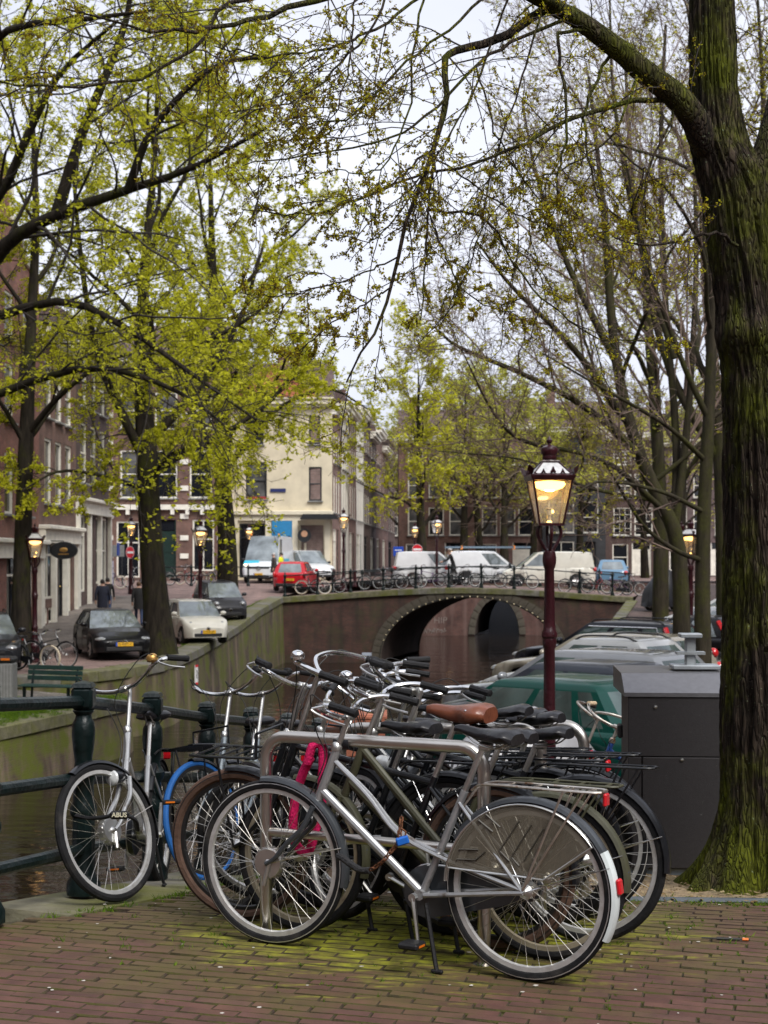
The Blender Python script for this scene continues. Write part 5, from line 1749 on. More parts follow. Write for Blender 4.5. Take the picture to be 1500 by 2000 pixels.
    if fg is not None:
        key = ('gf', r, tw, fg.name, lo)
        part('mudguard', guard(R(g('fg0', 82)), R(192), HF, r + .012, tw + .007), fg, t, S @ Matrix.Translation(HF))
        part('mudguard', guard(R(-2) if not g('tail') else R(150), R(196) , HR, r + .012, tw + .007) if False else guard(R(30) if not g('short_tail') else R(60), R(185), HR, r + .012, tw + .008), fg, t, Matrix.Translation(HR) @ Matrix.Scale(1, 4))
        if g('tail'):
            tl_ = part('mudguard_tail', guard(R(150), R(206), HR, r + .013, tw + .009), g('tail'), t, Matrix.Translation(HR))
            rb = MB(); rb.box((0, 0, 0), (.018, .04, .06), bev=.006)
            part('reflector', rb, m_redl, tl_, Matrix.Rotation(-R(172), 4, 'Y') @ Matrix.Translation((r + .022, 0, 0)))
        st = MB()
        for s in (-1, 1):
            for a in (R(62), R(160)):
                st.tube([(0, s * .05, 0), (math.cos(a) * (r + .008), s * .028, math.sin(a) * (r + .008))], .0022, 4)
        if not lo:
            part('mudguard_stays', st, m_chrome, t, Matrix.Translation(HR))
            st = MB()
            for s in (-1, 1):
                st.tube([(0, s * .05, 0), (math.cos(R(165)) * (r + .005), s * .028, math.sin(R(165)) * (r + .005))], .0022, 4)
            part('mudguard_stays', st, m_rust, t, S @ Matrix.Translation(HF))
    # ---- stem, handlebar
    hh = g('bar_h', 1.05) - .06
    q = HT + ax * ((hh - HT.z) / ax.z)
    sm = MB()
    clampx = g('reach', .02)
    clamp = q + Vector((clampx, 0, .0))
    sm.tube(spl([HT, q - ax * .02, q + Vector((clampx * .4, 0, .004)), clamp], 4), .0118, n)
    sm.lathe([(.017, -.022), (.017, .022)], 8, clamp, 'y')
    sm.lathe([(.022, 0), (.024, .012), (.018, .03), (.014, .034)], 10, HT, 'z')
    part('stem', sm, g('stem_m', m_alu), t, S)
    hbm = MB()
    pr = BARS[g('bar', 'dutch')]
    half = [Vector(p) for p in pr]
    full = [Vector((p.x, -p.y, p.z)) for p in reversed(half[1:])] + half
    hs = spl(full, 3 if lo else 5)
    hbm.tube([p + clamp for p in hs], .0112, max(n - 1, 5))
    hb_o = part('handlebar', hbm, g('bar_m', m_chrome), t, S @ Matrix.Rotation(0, 4, 'X'))
    for s in (-1, 1):
        e = half[-1]; e2 = half[-2]
        e = Vector((e.x, s * e.y, e.z)); e2 = Vector((e2.x, s * e2.y, e2.z))
        dr = (e - e2).normalized()
        gm = MB(); gl = .125
        pts = [clamp + e - dr * gl * u for u in (-.02, 0, .08, .3, .6, .9, 1, 1.02)]
        gm.tube(pts, [.009, .0165, .0172, .0155, .0165, .0158, .018, .012], max(n - 1, 5))
        part('grip', gm, g('grip', m_rubber), hb_o)
        if g('levers') and not lo:
            lv = MB()
            b0 = clamp + e - dr * .15 + Vector((.012, 0, -.01))
            lv.tube(spl([b0, b0 + Vector((.045, s * .01, -.015)), b0 + dr * .08 + Vector((.055, 0, -.03)), b0 + dr * .16 + Vector((.045, 0, -.035))], 4), .0055, 6)
            part('brake_lever', lv, m_alu, hb_o)
    if g('bell'):
        s = g('bell_side', 1)
        bp_ = clamp + Vector((half[3].x, s * half[3].y, half[3].z)) + Vector((0, 0, .03))
        bl = MB(); bl.lathe([(.006, -.02), (.028, -.012), (.031, 0), (.028, .014), (.018, .024), (.0, .028)], 14, bp_)
        part('bell', bl, g('bell'), hb_o)
    if not lo and g('cables', True):
        cb = MB()
        for s in (-1, 1):
            b0 = clamp + Vector((half[4].x, s * half[4].y, half[4].z))
            cb.tube(spl([b0, b0 + Vector((.1, -s * .06, .03)), clamp + Vector((.13, s * .04, -.06)), HT + Vector((.045, s * .015, -.03)), CR + Vector((.03, s * .02, .02))], 5), .0026, 5)
        part('brake_cables', cb, m_cable, t, S)
    # ---- saddle
    sm_ = g('saddle', m_vinyl)
    sb = saddle_mb(*g('saddle_size', (.27, .105, .024, .06)))
    M_s = Matrix.Translation((SP.x - .02, 0, sh)) @ Matrix.Rotation(g('saddle_tilt', -.04) + .09 * math.sin(fx * 37 + fy * 11), 4, 'Y')
    so = part('saddle', sb, sm_, t, M_s, ang=60)
    sr = MB()
    if not lo:
        for s in (-1, 1):
            sr.tube(spl([(.1, s * .012, -.04), (.02, s * .022, -.075), (-.06, s * .035, -.075), (-.1, s * .05, -.05)], 4), .0035, 5)
            if g('springs'):
                for k in range(4):
                    sr.lathe([(.017, -.1 + k * .014), (.021, -.095 + k * .014), (.017, -.09 + k * .014)], 10, (-.085, s * .05, 0))
        sr.box((0, 0, -.08), (.05, .045, .035), bev=.008)
        part('seat_clamp', sr, m_alu if not g('springs') else m_rubber, so)
        if sm_ is m_leather:
            rv = MB()
            for s in (-1, 1):
                for x in (-.11, -.06):
                    rv.ell((x, s * .082, -.022), (.008, .006, .008), 8, 5)
            part('rivets', rv, m_chrome, so)
    # ---- drivetrain
    cc = g('case', m_blackp)
    ck = MB()
    if cc is not None:
        out = []
        for k in range(13):
            a = R(80) + R(200) * 0 + (PI + .3) * k / 12 - PI / 2 - .15 - R(80)
            out.append((BB.x + math.cos(a) * .105, BB.z + math.sin(a) * .105))
        for k in range(9):
            a = PI / 2 + PI * k / 8
            out.append((HR.x + .02 + math.cos(a) * .055, HR.z - .005 + math.sin(a) * .05))
        ck.prism(out, -.075, -.045)
        co = part('chain_case', ck, cc, t, ang=50)
        ed = MB(); ed.tube([(x, -.076, z) for x, z in out], .0035, 4, closed=True)
        if not lo:
            part('case_edge', ed, g('case_edge', m_alu), co)
    else:
        ck.lathe([(.09, -.062), (.095, -.06), (.095, -.056), (.09, -.054)], 26, BB, 'y', closed=True)
        for k in range(5):
            a = 2 * PI * k / 5; ck.tube([BB + Vector((0, -.058, 0)), BB + Vector((math.cos(a) * .092, -.058, math.sin(a) * .092))], .006, 4)
        ck.tube([BB + Vector((0, -.058, .093)), HR + Vector((0, -.058, .04))], .004, 4); ck.tube([BB + Vector((0, -.058, -.093)), HR + Vector((0, -.058, -.04))], .004, 4)
        part('chainring', ck, m_alu, t)
    ca = g('crank', -1.35)
    for s in (-1, 1):
        aa = ca if s < 0 else ca + PI
        cr = MB()
        pe = BB + Vector((math.cos(aa) * .17, s * .098, math.sin(aa) * .17))
        cr.tube([BB + Vector((0, s * .085, 0)), pe], [.014, .0095], 6, flat=.7)
        cr.lathe([(.0, -.012), (.016, -.012), (.016, .012), (.0, .012)], 10, BB + Vector((0, s * .085, 0)), 'y')
        co = part('crank', cr, m_alu, t)
        pd = MB(); pd.box(pe + Vector((0, s * .055, 0)), (.085, .09, .026), bev=.008)
        po = part('pedal', pd, m_rubber, co)
        if not lo:
            for e in (-1, 1):
                rf = MB(); rf.box(pe + Vector((e * .0425, s * .055, 0)), (.003, .05, .008))
                part('pedal_reflector', rf, m_orange, po)
    # ---- racks, stand, lights
    rk = g('rack', m_blackp)
    if rk is not None:
        mb = MB(); zt = 2 * r + .055
        x0, x1 = .16, -.30
        for s in (-1, 1):
            mb.tube(spl([(x0 + .07, s * .025, zt - .03), (x0, s * .05, zt), (-.1, s * .06, zt), (x1 + .04, s * .058, zt), (x1, s * .035, zt)], 3), .0055, 6)
            mb.tube([(x1 + .14, s * .06, zt), (0, s * .062, r + .01)], .005, 5)
            mb.tube([(x1 + .06, s * .06, zt), (0, s * .062, r + .01)], .0045, 5) if not lo else None
        for xx in (.08, -.03, -.14, -.25):
            mb.tube([(xx, -.056, zt), (xx, .056, zt)], .0045, 5)
        mb.tube([(x1, -.035, zt), (x1, .035, zt)], .0055, 5)
        mb.tube([(x0 + .07, -.025, zt - .03), (SC.x - .01, 0, SC.z - .02)], .005, 5)
        part('rear_rack', mb, rk, t)
        if g('tail_l', True):
            tl = MB(); tl.box((x1 - .008, 0, zt - .03), (.016, .045, .05), bev=.006); part('tail_light', tl, m_redl, t)
    if g('front_rack'):
        mb = MB(); zt = 2 * r + .075
        cx_ = wb
        for s in (-1, 1):
            mb.tube(spl([(cx_ - .16, s * .13, zt), (cx_ + .14, s * .13, zt), (cx_ + .17, s * .09, zt + .0)], 3), .007, 6)
            mb.tube([(cx_ + .05, s * .1, zt), (wb, s * .062, r)], .006, 5)
        for xx in np.linspace(-.16, .15, 6):
            mb.tube([(cx_ + xx, -.13, zt), (cx_ + xx, .13, zt)], .005, 5)
        mb.tube([(cx_ - .16, -.13, zt), (cx_ - .17, -.13, zt + .11), (cx_ - .17, .13, zt + .11), (cx_ - .16, .13, zt)], .007, 6)
        part('front_rack', mb, m_blackp, t, S if not g('rack_fixed') else None)
    if g('stand', True) and not lo:
        mb = MB(); mb.tube([(.41, .05, .26), (.35, .08, .03), (.342, .085, .012)], .009, 6); mb.box((.342, .085, .01), (.05, .02, .016), bev=.005)
        part('kickstand', mb, m_rubber, t)
    if g('lamp'):
        mb = MB(); lp_ = CR + ax * g('lamp_up', .1) + Vector((.075, 0, 0))
        mb.lathe([(.008, -.06), (.024, -.055), (.036, -.03), (.04, .0), (.041, .02)], 16, lp_, 'x'); mb.tube([CR + ax * .06, lp_ + Vector((-.03, 0, -.02))], .008, 6)
        lo_ = part('headlight', mb, g('lamp'), t, S)
        mb = MB(); mb.lathe([(.041, .02), (.036, .03), (.02, .037), (0, .04)], 16, lp_, 'x'); part('lens', mb, m_lens, lo_)
    if g('skirt'):
        mb = MB(); rows = []
        rg = r - .012
        for i in range(25):
            a = R(36) + (R(178) - R(36)) * i / 24
            a = PI - a
            q0 = (math.cos(a) * rg, math.sin(a) * rg)
            # straight lower edge near the hub line
            f = lerpf([(R(0), 1), (R(144), 1)], a)
            lowz = .055 + .01 * i / 24
            lowx = max(-.12, min(.335, q0[0] * (lowz / max(q0[1], .02)) if q0[1] > .4 else q0[0]))
            lowx = q0[0] * .98 if q0[1] < lowz + .02 else lerpf([(-.3, -.09), (0, .02), (.335, .325)], q0[0])
            rows.append([(q0[0] + (lowx - q0[0]) * u, 0, q0[1] + (min(lowz, q0[1]) - q0[1]) * u) for u in (0, .33, .66, 1)])
        for s in (-1, 1):
            m2 = MB(); m2.grid([[(x, s * .045, z) for x, _, z in rw] for rw in rows])
            go = part('skirt_guard', m2, m_guard, t, Matrix.Translation(HR))
            e = MB()
            e.tube([(rw[0][0], s * .047, rw[0][2]) for rw in rows] + [(rw[-1][0], s * .047, rw[-1][2]) for rw in reversed(rows)], .004, 4, closed=True)
            part('guard_edge', e, m_alu, go)
            e = MB()
            for pts in ([(.28, .1), (.2, .105), (.16, .14)], [(.27, .14), (.19, .145)], [(.02, .27), (.1, .15), (.06, .115)], [(-.03, .26), (.05, .13), (.02, .1)], [(-.08, .25), (0, .12)], [(.13, .22), (.19, .26)], [(.1, .24), (.16, .285)]):
                e.tube([(x, s * .048, z) for x, z in pts], .0035, 4)
            part('embossed_lines', e, mat('guard_relief', (.05, .045, .035), .5), go)
    return t

def cars_heading(u):
    return math.atan2(u[1], u[0])
RK_G = 'bikes locked at the steel rack'
HB = math.atan2(.42, -.907)                      # bikes in the rack point away to the left
uH = Vector((math.cos(HB), math.sin(HB), 0)); nH = Vector((uH.y, -uH.x, 0))
nH = Vector((.42, .907, 0))
def slot(t, s=0.):
    """front contact: t metres behind the front bike, s metres further ahead"""
    p = Vector((-.474, 5.98, 0)) + nH * t + uH * s
    return (p.x, p.y)
build_bike('silver grey step-through bicycle with translucent skirt guard, frontmost at the rack', RK_G, slot(0), math.atan2(.525, -1.024), dict(
    frame=m_silver, fork_m=m_greyp, type='mixte', rim=m_rim, fender=m_greyp, tail=m_wfend, rack=m_rust, case=m_greyp, skirt=True, drum=True, levers=True, bell=None,
    bar_h=1.03, reach=.0, bar='dutch', lean=.03, crank=1.39, saddle_h=.965, stripe=True, wb=1.15, steer=.04))
build_bike('olive painted bicycle with blue paint spots and beige rims, second at the rack', RK_G, slot(.24), HB + .02, dict(
    frame=m_olive, type='twin', rim=m_rimb, fender=m_olive, rack=m_olive, tail_l=False, case=None, r=.33, bar_h=1.08, bar='dutch', saddle_h=.93, lean=.05, crank=1.0, steer=-.12, lamp=None, bell=m_chrome))
build_bike('black transport bicycle with brown tyres and front carrier', RK_G, slot(.34, .34), HB - .03, dict(
    frame=m_blackp, type='gents', third=True, tyre=m_tyreb, rim=m_rimk, stripe=True, fender=m_blackp, rack=None, front_rack=True, lamp=m_blackp, lamp_up=-.02, wb=1.24, tw=.026, bar_h=1.17, bar='swan', reach=-.04,
    grip=m_rubber, bell=m_chrome, saddle=m_leather, saddle_h=1.02, springs=True, lean=-.02, crank=.4, case=m_blackp, steer=.1, stem_m=m_alu, saddle_size=(.29, .11, .03, .085)))
build_bike('black bicycle with a wide saddle behind the leather saddled one', RK_G, slot(.55, -.05), HB + .03, dict(
    frame=m_blackp, type='gents', tyre=m_tyre, rim=m_rim, rack=m_blackp, tail_l=False, bar='dutch', bar_h=1.1, reach=.06, saddle_h=.9, lean=.06, steer=-.6, levers=True, bell=m_rubber, lamp=m_lens, wb=1.14, crank=2.0))
build_bike('dark grey bicycle with fat black tyres deep in the rack', RK_G, slot(.8, .16), HB - .02, dict(
    frame=m_greyp, type='twin', tw=.026, rim=m_rimk, rack=m_blackp, bar='dutch', bar_h=1.1, saddle_h=.97, saddle_size=(.27, .085, .022, .05), lean=-.03, steer=.3, levers=True, crank=.9))
build_bike('black step-through bicycle with pale striped tyres', RK_G, slot(.98, .1), HB + .05, dict(
    frame=m_blackp, type='step', rim=m_rim, stripe=True, rack=m_blackp, fender=m_blackp, tail_l=False, bar='dutch', bar_h=1.04, saddle_h=.93, lean=.05, steer=-.4, bell=m_chrome, crank=2.6))
build_bike('worn grey bicycle farthest back at the rack', RK_G, slot(1.15, .2), HB, dict(
    frame=m_lgrey, type='gents', rim=m_rimk, rack=m_blackp, tail_l=False, fender=None, bar='wide', bar_h=1.08, saddle_h=.95, lean=-.05, steer=.5, crank=.2))
build_bike('black bicycle with chrome bars squeezed in behind the rack', RK_G, slot(1.32, .42), HB + .04, dict(
    frame=m_blackp, type='step', rim=m_rim, rack=m_blackp, bar='dutch', bar_h=1.1, saddle_h=.92, lean=.04, steer=.2, bell=m_rubber, crank=1.6))
build_bike('black bicycle wedged between the transport bike and the wide saddle', RK_G, slot(.5, .48), HB - .05, dict(
    frame=m_blackp, type='step', rim=m_rimk, rack=m_blackp, bar='dutch', bar_h=1.12, saddle_h=.92, lean=.03, steer=-.5, levers=True, tail_l=False, crank=.8))
build_bike('black gents bicycle standing ahead of the others in the rack', RK_G, slot(.9, .5), HB + .04, dict(
    frame=m_blackp, type='gents', rim=m_rim, rack=m_blackp, bar='flat', bar_h=1.04, saddle_h=.98, lean=-.03, steer=.4, tail_l=False, crank=2.2))
build_bike('navy blue bicycle with cork grip standing before the grey cabinet', None, (1.3, 9.95), R(184), dict(
    frame=m_bluep, type='step', rim=m_rim, rack=m_blackp, bar='dutch', bar_h=1.0, grip=m_cork, saddle_h=.92, steer=.9, lean=.05, fender=m_blackp, stem_m=m_rust, bar_m=m_rust))
build_bike('old blue bicycle with rusty handlebar beside the lamp post', None, (1.3, 11.3), R(190), dict(
    frame=m_navy, type='gents', rim=m_rim, rack=m_blackp, bar='swan', bar_h=1.12, saddle_h=.95, steer=.4, bar_m=m_rust, stem_m=m_rust))
RL_G = 'bikes leaning along the canal railing'
build_bike('silver bicycle with front wheel turned to us, against the green railing', RL_G, (X(231, 6.95), 6.95), R(268.5), dict(
    frame=m_silver, type='mono', rim=m_rim, fork_m=m_silver, fender=m_blackp, rack=m_blackp, bar='wide', bar_h=1.12, reach=.05, saddle_h=.97, steer=-.56, lean=.05, levers=True, bell=m_gold, drum=True, lamp=m_blackp, lamp_up=-.01, fg0=60, crank=-1.5))
build_bike('grey bicycle with one bright blue front tyre at the railing', RL_G, (X(402, 8.15), 8.15), R(258), dict(
    frame=m_lgrey, type='mono', tw=.018, tyre_f=m_tyreblue, rim=m_rimk, front_rack=True, fender=m_blackp, rack=m_blackp, bar='wide', bar_h=1.16, saddle_h=.98, steer=-.35, lean=.04, bell=m_rubber, crank=.6))
build_bike('grey bicycle with chrome bar and black bell behind the blue tyred one', RL_G, (X(470, 8.6), 8.6), R(258), dict(
    frame=m_lgrey, type='mono', rim=m_rimk, fender=m_blackp, rack=m_blackp, bar='wide', bar_h=1.18, saddle_h=.98, steer=-.4, lean=.03, bell=m_rubber, crank=1.9))
build_bike('black bicycle with upright carrier frame behind the steel hoop', RL_G, (X(590, 7.6), 7.6), R(232), dict(
    frame=m_blackp, type='gents', rim=m_rim, front_rack=True, rack=m_blackp, bar='swan', bar_h=1.08, saddle_h=.95, steer=.2, lean=.03))
build_bike('dark bicycle half hidden beside the brown planter', RL_G, (X(650, 9.4), 9.4), R(235), dict(
    frame=m_greyp, type='step', rim=m_rimk, rack=m_blackp, bar='dutch', bar_h=1.1, saddle_h=.93, steer=-.3))

# ---- bikes on the bridge, far bank and quay (small in the picture, plain copies of the same kind)
def bz(y): return 0.
FB = 'bikes parked along the bridge railing'
cols = [m_blackp, m_redp, m_blackp, m_greyp, m_navy, m_blackp, m_purple, m_lgrey]
fb = [(612, 'red', m_redp, 1, 'red bike with flowers at the low end of the bridge railing'), (640, 'k', m_blackp, -1, 'black bike against the railing before the lamp on the bridge'), (735, 'k', m_blackp, 1, 'first black bike of the cluster above the brick face'),
      (762, 'g', m_greyp, -1, 'grey bike in the cluster above the arch flank'), (800, 'k', m_blackp, 1, 'black bike under the no entry sign'), (835, 'p', m_purple, -1, 'purple bike right of the no entry sign'),
      (905, 'k', m_blackp, 1, 'black bike beside the rider on the bridge'), (955, 'k', m_blackp, -1, 'black bike with high saddle before the white vans'), (1020, 'k', m_blackp, 1, 'single black bike leaning before the cream van'),
      (1125, 'k', m_blackp, -1, 'black bike with crate behind the lamp post'), (1165, 'r', m_redp, 1, 'dark red bike below the back of the cream van'), (1205, 'p', m_purple, -1, 'purple bike near the end of the bridge railing'), (1228, 'k', m_blackp, 1, 'last black bike at the end of the bridge')]
proto = {}
for i, (px, _, fm, s, lab) in enumerate(fb):
    x = X(px, 69.2); 
    zz = deck_z(x)
    build_bike(lab, FB, (x + s * .55, 69.15 + .25 * (i % 3)), 0 if s > 0 else PI, dict(lo=True, frame=fm, type=['gents', 'step', 'gents'][i % 3], ground=lambda y, z=zz: z + .0, rack=m_blackp, fender=m_blackp, lean=.06 * (1 if s < 0 else -1), bar='dutch', case=m_blackp, tw=.024,
               steer=.25 * (-1) ** i, tyre=m_tyrec if i == 0 else m_tyre))
SB = 'bikes parked across the side street'
for i, (px, d, lab) in enumerate([(332, 76, 'bike before the banded brick house by the trunk'), (352, 77, 'second bike before the banded brick house'), (372, 76, 'bike left of the lamp in the side street'), (410, 77, 'bike right of the lamp in the side street'), (235, 73, 'bike behind the walking couple'), (250, 74, 'bike at the foot of the red and white round sign')]):
    build_bike(lab, SB, (X(px, d), d), [0, PI, .4, PI - .3, .2, PI][i], dict(lo=True, frame=cols[i], type='step' if i % 2 else 'gents', ground=zl, rack=m_blackp, fender=m_blackp, tw=.024, steer=.3 * (-1) ** i, tyre=[m_tyre, m_tyrec, m_tyre][i % 3]))
build_bike('black bike with cream tyre behind the green bench', None, (X(98, 38.2), 38.2), R(-28), dict(lo=True, frame=m_blackp, type='step', ground=zl, tyre=m_tyre, tyre_f=m_tyrec, tw=.028, rack=m_blackp, bar='dutch', lamp=m_chrome, r=.36))
build_bike('black bike with dark wheels between the bench and the black car', None, (X(130, 39.4), 39.4), R(-20), dict(lo=True, frame=m_blackp, type='gents', ground=zl, rack=m_blackp, r=.37))
# ------------------------------------------------------------------ cars and vans
m_cglass = mat('car_glass', (.22, .25, .26), .02, .35, var=.4, scale=2, spec=.9)
m_cglasst = mat('car_glass_tinted_green', (.05, .075, .07), .02, .1, var=.6, scale=1.5, spec=.8)
m_plast = mat('black_plastic', (.016, .016, .017), .6, var=.2)
m_tyrec2 = mat('car_tyre', (.018, .018, .018), .85, var=.25)
m_wheel = mat('alloy_wheel', (.5, .5, .5), .35, .9, var=.1)
m_head = mat('headlight_glass', (.3, .31, .32), .1, .3, var=.3, scale=9, coat=.8)
m_taill = mat('tail_light_red', (.5, .012, .015), .15, var=.15, coat=.8)
m_plate = mat('number_plate_yellow', (.75, .42, .02), .5, var=.05)
m_plblue = mat('number_plate_blue', (.02, .08, .4), .5)
m_ink = mat('black_ink', (.01, .01, .01), .6)
m_amber = mat('amber_lens', (.8, .25, .02), .25, var=.1)
m_ctrim = mat('chrome_trim', (.7, .7, .7), .15, 1., var=.05)
def paint(name, c, metal=0., rough=.3):
    return mat('car_paint_' + name, c, rough, metal, var=.06, scale=3, coat=.9 if max(c) > .1 else .4, spec=.1, col2=tuple(x * .7 for x in c), c2=(.6, .9), s2=2)

def car_wheel(r, w=.2):
    def mk():
        ty = MB(); ty.lathe([(r * .66, -w / 2), (r * .93, -w / 2), (r, -w / 2 + .03), (r, w / 2 - .03), (r * .93, w / 2), (r * .66, w / 2)], 28, axis='y', closed=True)
        ri = MB(); ri.lathe([(r * .69, -w * .47), (r * .66, -w * .38), (r * .6, -w * .2), (r * .15, -w * .12), (0, -w * .12)], 28, axis='y', cap=False)
        ri.lathe([(r * .69, w * .47), (r * .66, w * .38), (r * .6, w * .2), (0, w * .12)], 28, axis='y', cap=False)
        for k in range(7):
            a = 2 * PI * k / 7
            for s in (-1, 1):
                ri.tube([(math.cos(a) * r * .12, s * w * .3, math.sin(a) * r * .12), (math.cos(a) * r * .67, s * w * .42, math.sin(a) * r * .67)], [.045, .03], 6)
        ri.lathe([(0, -w * .36), (.06, -w * .36), (.06, w * .36), (0, w * .36)], 10, axis='y')
        bk = MB(); bk.lathe([(0, -.02), (r * .64, -.02), (r * .64, .02), (0, .02)], 20, axis='y')
        return ri.mesh('wheel', m_wheel), ty.mesh('tyre', m_tyrec2), bk.mesh('brake_disc', m_plast)
    return cached(('cw', r, w), mk)

def build_car(label, loc, rz, s, group=None, name='car', cat='car', pitch=0.):
    g = s.get
    L, W, H = s['L'], s['W'], s['H']
    pm = s['paint']
    Mt = Matrix.Translation(loc) @ Matrix.Rotation(rz, 4, 'Z') @ Matrix.Rotation(-pitch, 4, 'Y')
    t = thing(name, label, cat, group=group, M=Mt)
    r = g('wr', .31); ra = r + .055
    xf, xr = L / 2 - g('fo', .82), -L / 2 + g('ro', .72)
    sill = g('sill', .2)
    zs_t = g('shoulder')
    def zs(x): return lerpf(zs_t, x)
    nose = g('nose', .28)
    def hw(x):
        e = max(0, (abs(x) - (L / 2 - nose)) / nose)
        return W / 2 * (1 - g('taper', .2) * e ** 2.2) * (1 - .03 * (abs(x) / (L / 2)) ** 2)
    def zb(x):
        v = sill + (.06 * max(0, (abs(x) - (L / 2 - .5)) / .5))
        for xa in (xf, xr):
            if abs(x - xa) < ra:
                v = max(v, r + math.sqrt(max(0, ra * ra - (x - xa) ** 2)))
        return v
    xs = sorted({round(v, 3) for v in list(np.linspace(-L / 2, L / 2, 46)) + [L / 2 - .02, -L / 2 + .02, L / 2 - .06, -L / 2 + .06] +
                 [xa + ra * math.cos(a) for xa in (xf, xr) for a in np.linspace(0, PI, 13)] + [xa + sg * (ra + .004) for xa in (xf, xr) for sg in (-1, 1)]})
    def sec(x):
        h, b, z = hw(x), zb(x), zs(x)
        b = min(b, z - .06)
        k = z - b
        return [(h * .95, b), (h * .99, b + .28 * k), (h, b + .55 * k), (h * .985, b + .8 * k), (h * .955, z - .025), (h * .9, z), (h * .6, z + .022), (h * .3, z + .032), (0, z + .035)]
    rows = []
    for x in xs:
        p = sec(x)
        rows.append([(x, y, z) for y, z in p] + [(x, -y, z) for y, z in reversed(p[:-1])])
    mb = MB(); mb.grid(rows)
    n = len(rows[0])
    mb.add(rows[0], [tuple(range(n))]); mb.add(rows[-1], [tuple(range(n - 1, -1, -1))])
    part('body', mb, pm, t, ang=50)
    ub = MB(); ub.box((0, 0, .36), (L - .5, W - .28, .26)); 
    part('underbody', ub, m_plast, t)
    # greenhouse
    xfb, xrb, xft, xrt = s['gh']
    hb, ht = W / 2 * g('gb', .9), W / 2 * g('gt', .7)
    zt = H - .06
    NF, NS = 8, 18
    def ring(lv):
        f = lv
        a = xfb + (xft - xfb) * f; b = xrb + (xrt - xrb) * f
        h = hb + (ht - hb) * (f ** 1.25)
        bul = .14 * (1 - .3 * f)
        out = []
        for i in range(NF): 
            v = 1 - 2 * i / NF
            out.append((a - bul * v * v, h * v))
        for i in range(NS):
            u = i / NS
            x = (a - bul) + ((b + .06) - (a - bul)) * u
            out.append((x, -h * (1 + .02 * math.sin(PI * u))))
        for i in range(NF):
            v = -1 + 2 * i / NF
            out.append((b + .06 * v * v, h * v))
        for i in range(NS):
            u = 1 - i / NS
            x = (a - bul) + ((b + .06) - (a - bul)) * u
            out.append((x, h * (1 + .02 * math.sin(PI * u))))
        return out
    lvs = [0, .1, .5, .88, 1]
    R_ = []
    for lv in lvs:
        rg = ring(lv)
        R_.append([(x, y, (zs(x) - .02) * (1 - lv) + zt * lv) for x, y in rg])
    NC = len(R_[0])
    cx = (xft + xrt) / 2
    for sc_, dz in ((.93, .032), (.7, .055), (.35, .062)):
        R_.append([(cx + (x - cx) * sc_, y * sc_, zt + dz - .012 * ((x - cx) / 1.2) ** 2) for x, y in ring(1)])
    body = MB(); wins = {}
    def side_of(c):
        if c < NF: return 'f', c
        if c < NF + NS: return 'r', c - NF
        if c < 2 * NF + NS: return 'b', c - NF - NS
        return 'l', NS - 1 - (c - 2 * NF - NS)
    pil = set(s.get('pillars', (0, 8, 16, 17)))
    solid_from = g('van_from', 99)
    for j in range(len(R_) - 1):
        for c in range(NC):
            c2 = (c + 1) % NC
            q = [R_[j][c], R_[j][c2], R_[j + 1][c2], R_[j + 1][c]]
            sd, k = side_of(c)
            glass = False
            if j < 4:
                if sd == 'f': glass = True
                elif sd == 'b': glass = (1 <= j <= 2) and 0 < k < NF - 1 and not g('van_back')
                else: glass = (1 <= j <= 2) and k not in pil and k < solid_from
            if glass:
                key = sd if sd in 'fb' else sd + str(sum(1 for p in pil if p < k))
                wins.setdefault(key, MB()).add(q, [(0, 1, 2, 3)])
            else:
                body.add(q, [(0, 1, 2, 3)])
    body.add(R_[-1], [tuple(range(NC))])
    # weld by position so that shading is smooth
    bm = bmesh.new(); me = body.mesh('roof', g('roof_m', pm)); bm.from_mesh(me); bmesh.ops.remove_doubles(bm, verts=bm.verts, dist=1e-4); bmesh.ops.recalc_face_normals(bm, faces=bm.faces); bm.to_mesh(me); bm.free(); me.shade_smooth(); me.set_sharp_from_angle(angle=R(45))
    link('roof', me, t)
    gl = g('glass', m_cglass)
    for k, mbw in wins.items():
        me = mbw.mesh('window', gl); bm = bmesh.new(); bm.from_mesh(me); bmesh.ops.remove_doubles(bm, verts=bm.verts, dist=1e-4); bmesh.ops.recalc_face_normals(bm, faces=bm.faces); bm.to_mesh(me); bm.free(); me.shade_smooth()
        link('windscreen' if k == 'f' else ('rear_window' if k == 'b' else 'window'), me, t)
    # wheels
    ri, ty, bk = car_wheel(r)
    for xa in (xf, xr):
        for sd in (-1, 1):
            w = link('wheel', ri, t, Matrix.Translation((xa, sd * (W / 2 - .11), r)))
            link('tyre', ty, w); link('brake_disc', bk, w)
    # seams, handles, mirrors
    for sd in (-1, 1):
        sm = MB()
        for xd in s.get('doors', (xfb - .25, 0., xr + .35)):
            p = [(xd, sd * (y + .0015), z) for y, z in sec(xd)[:6]]
            sm.tube(p, .005, 4)
        part('door_seam', sm, m_plast, t)
        for xd in s.get('handles', (.08, -.75)):
            hm = MB(); hm.box((xd, sd * (hw(xd) + .012), zs(xd) - .12), (.19, .03, .035), bev=.012)
            part('door_handle', hm, pm if not g('dark_handles') else m_plast, t)
        mm = MB(); xm = xfb - .34
        mm.ell((xm, sd * (W / 2 + .07), zs(xm) + .1), (.07, .11, .075), 12, 8); mm.tube([(xm - .0, sd * (W / 2 - .06), zs(xm) + .02), (xm, sd * (W / 2 + .05), zs(xm) + .07)], .025, 6)
        part('mirror', mm, s.get('mirror', pm), t)
        # lights
        hl = s.get('head', dict(x=.16, y=.66, z=.02, sz=(.18, .17, .085)))
        xx = L / 2 - hl['x']
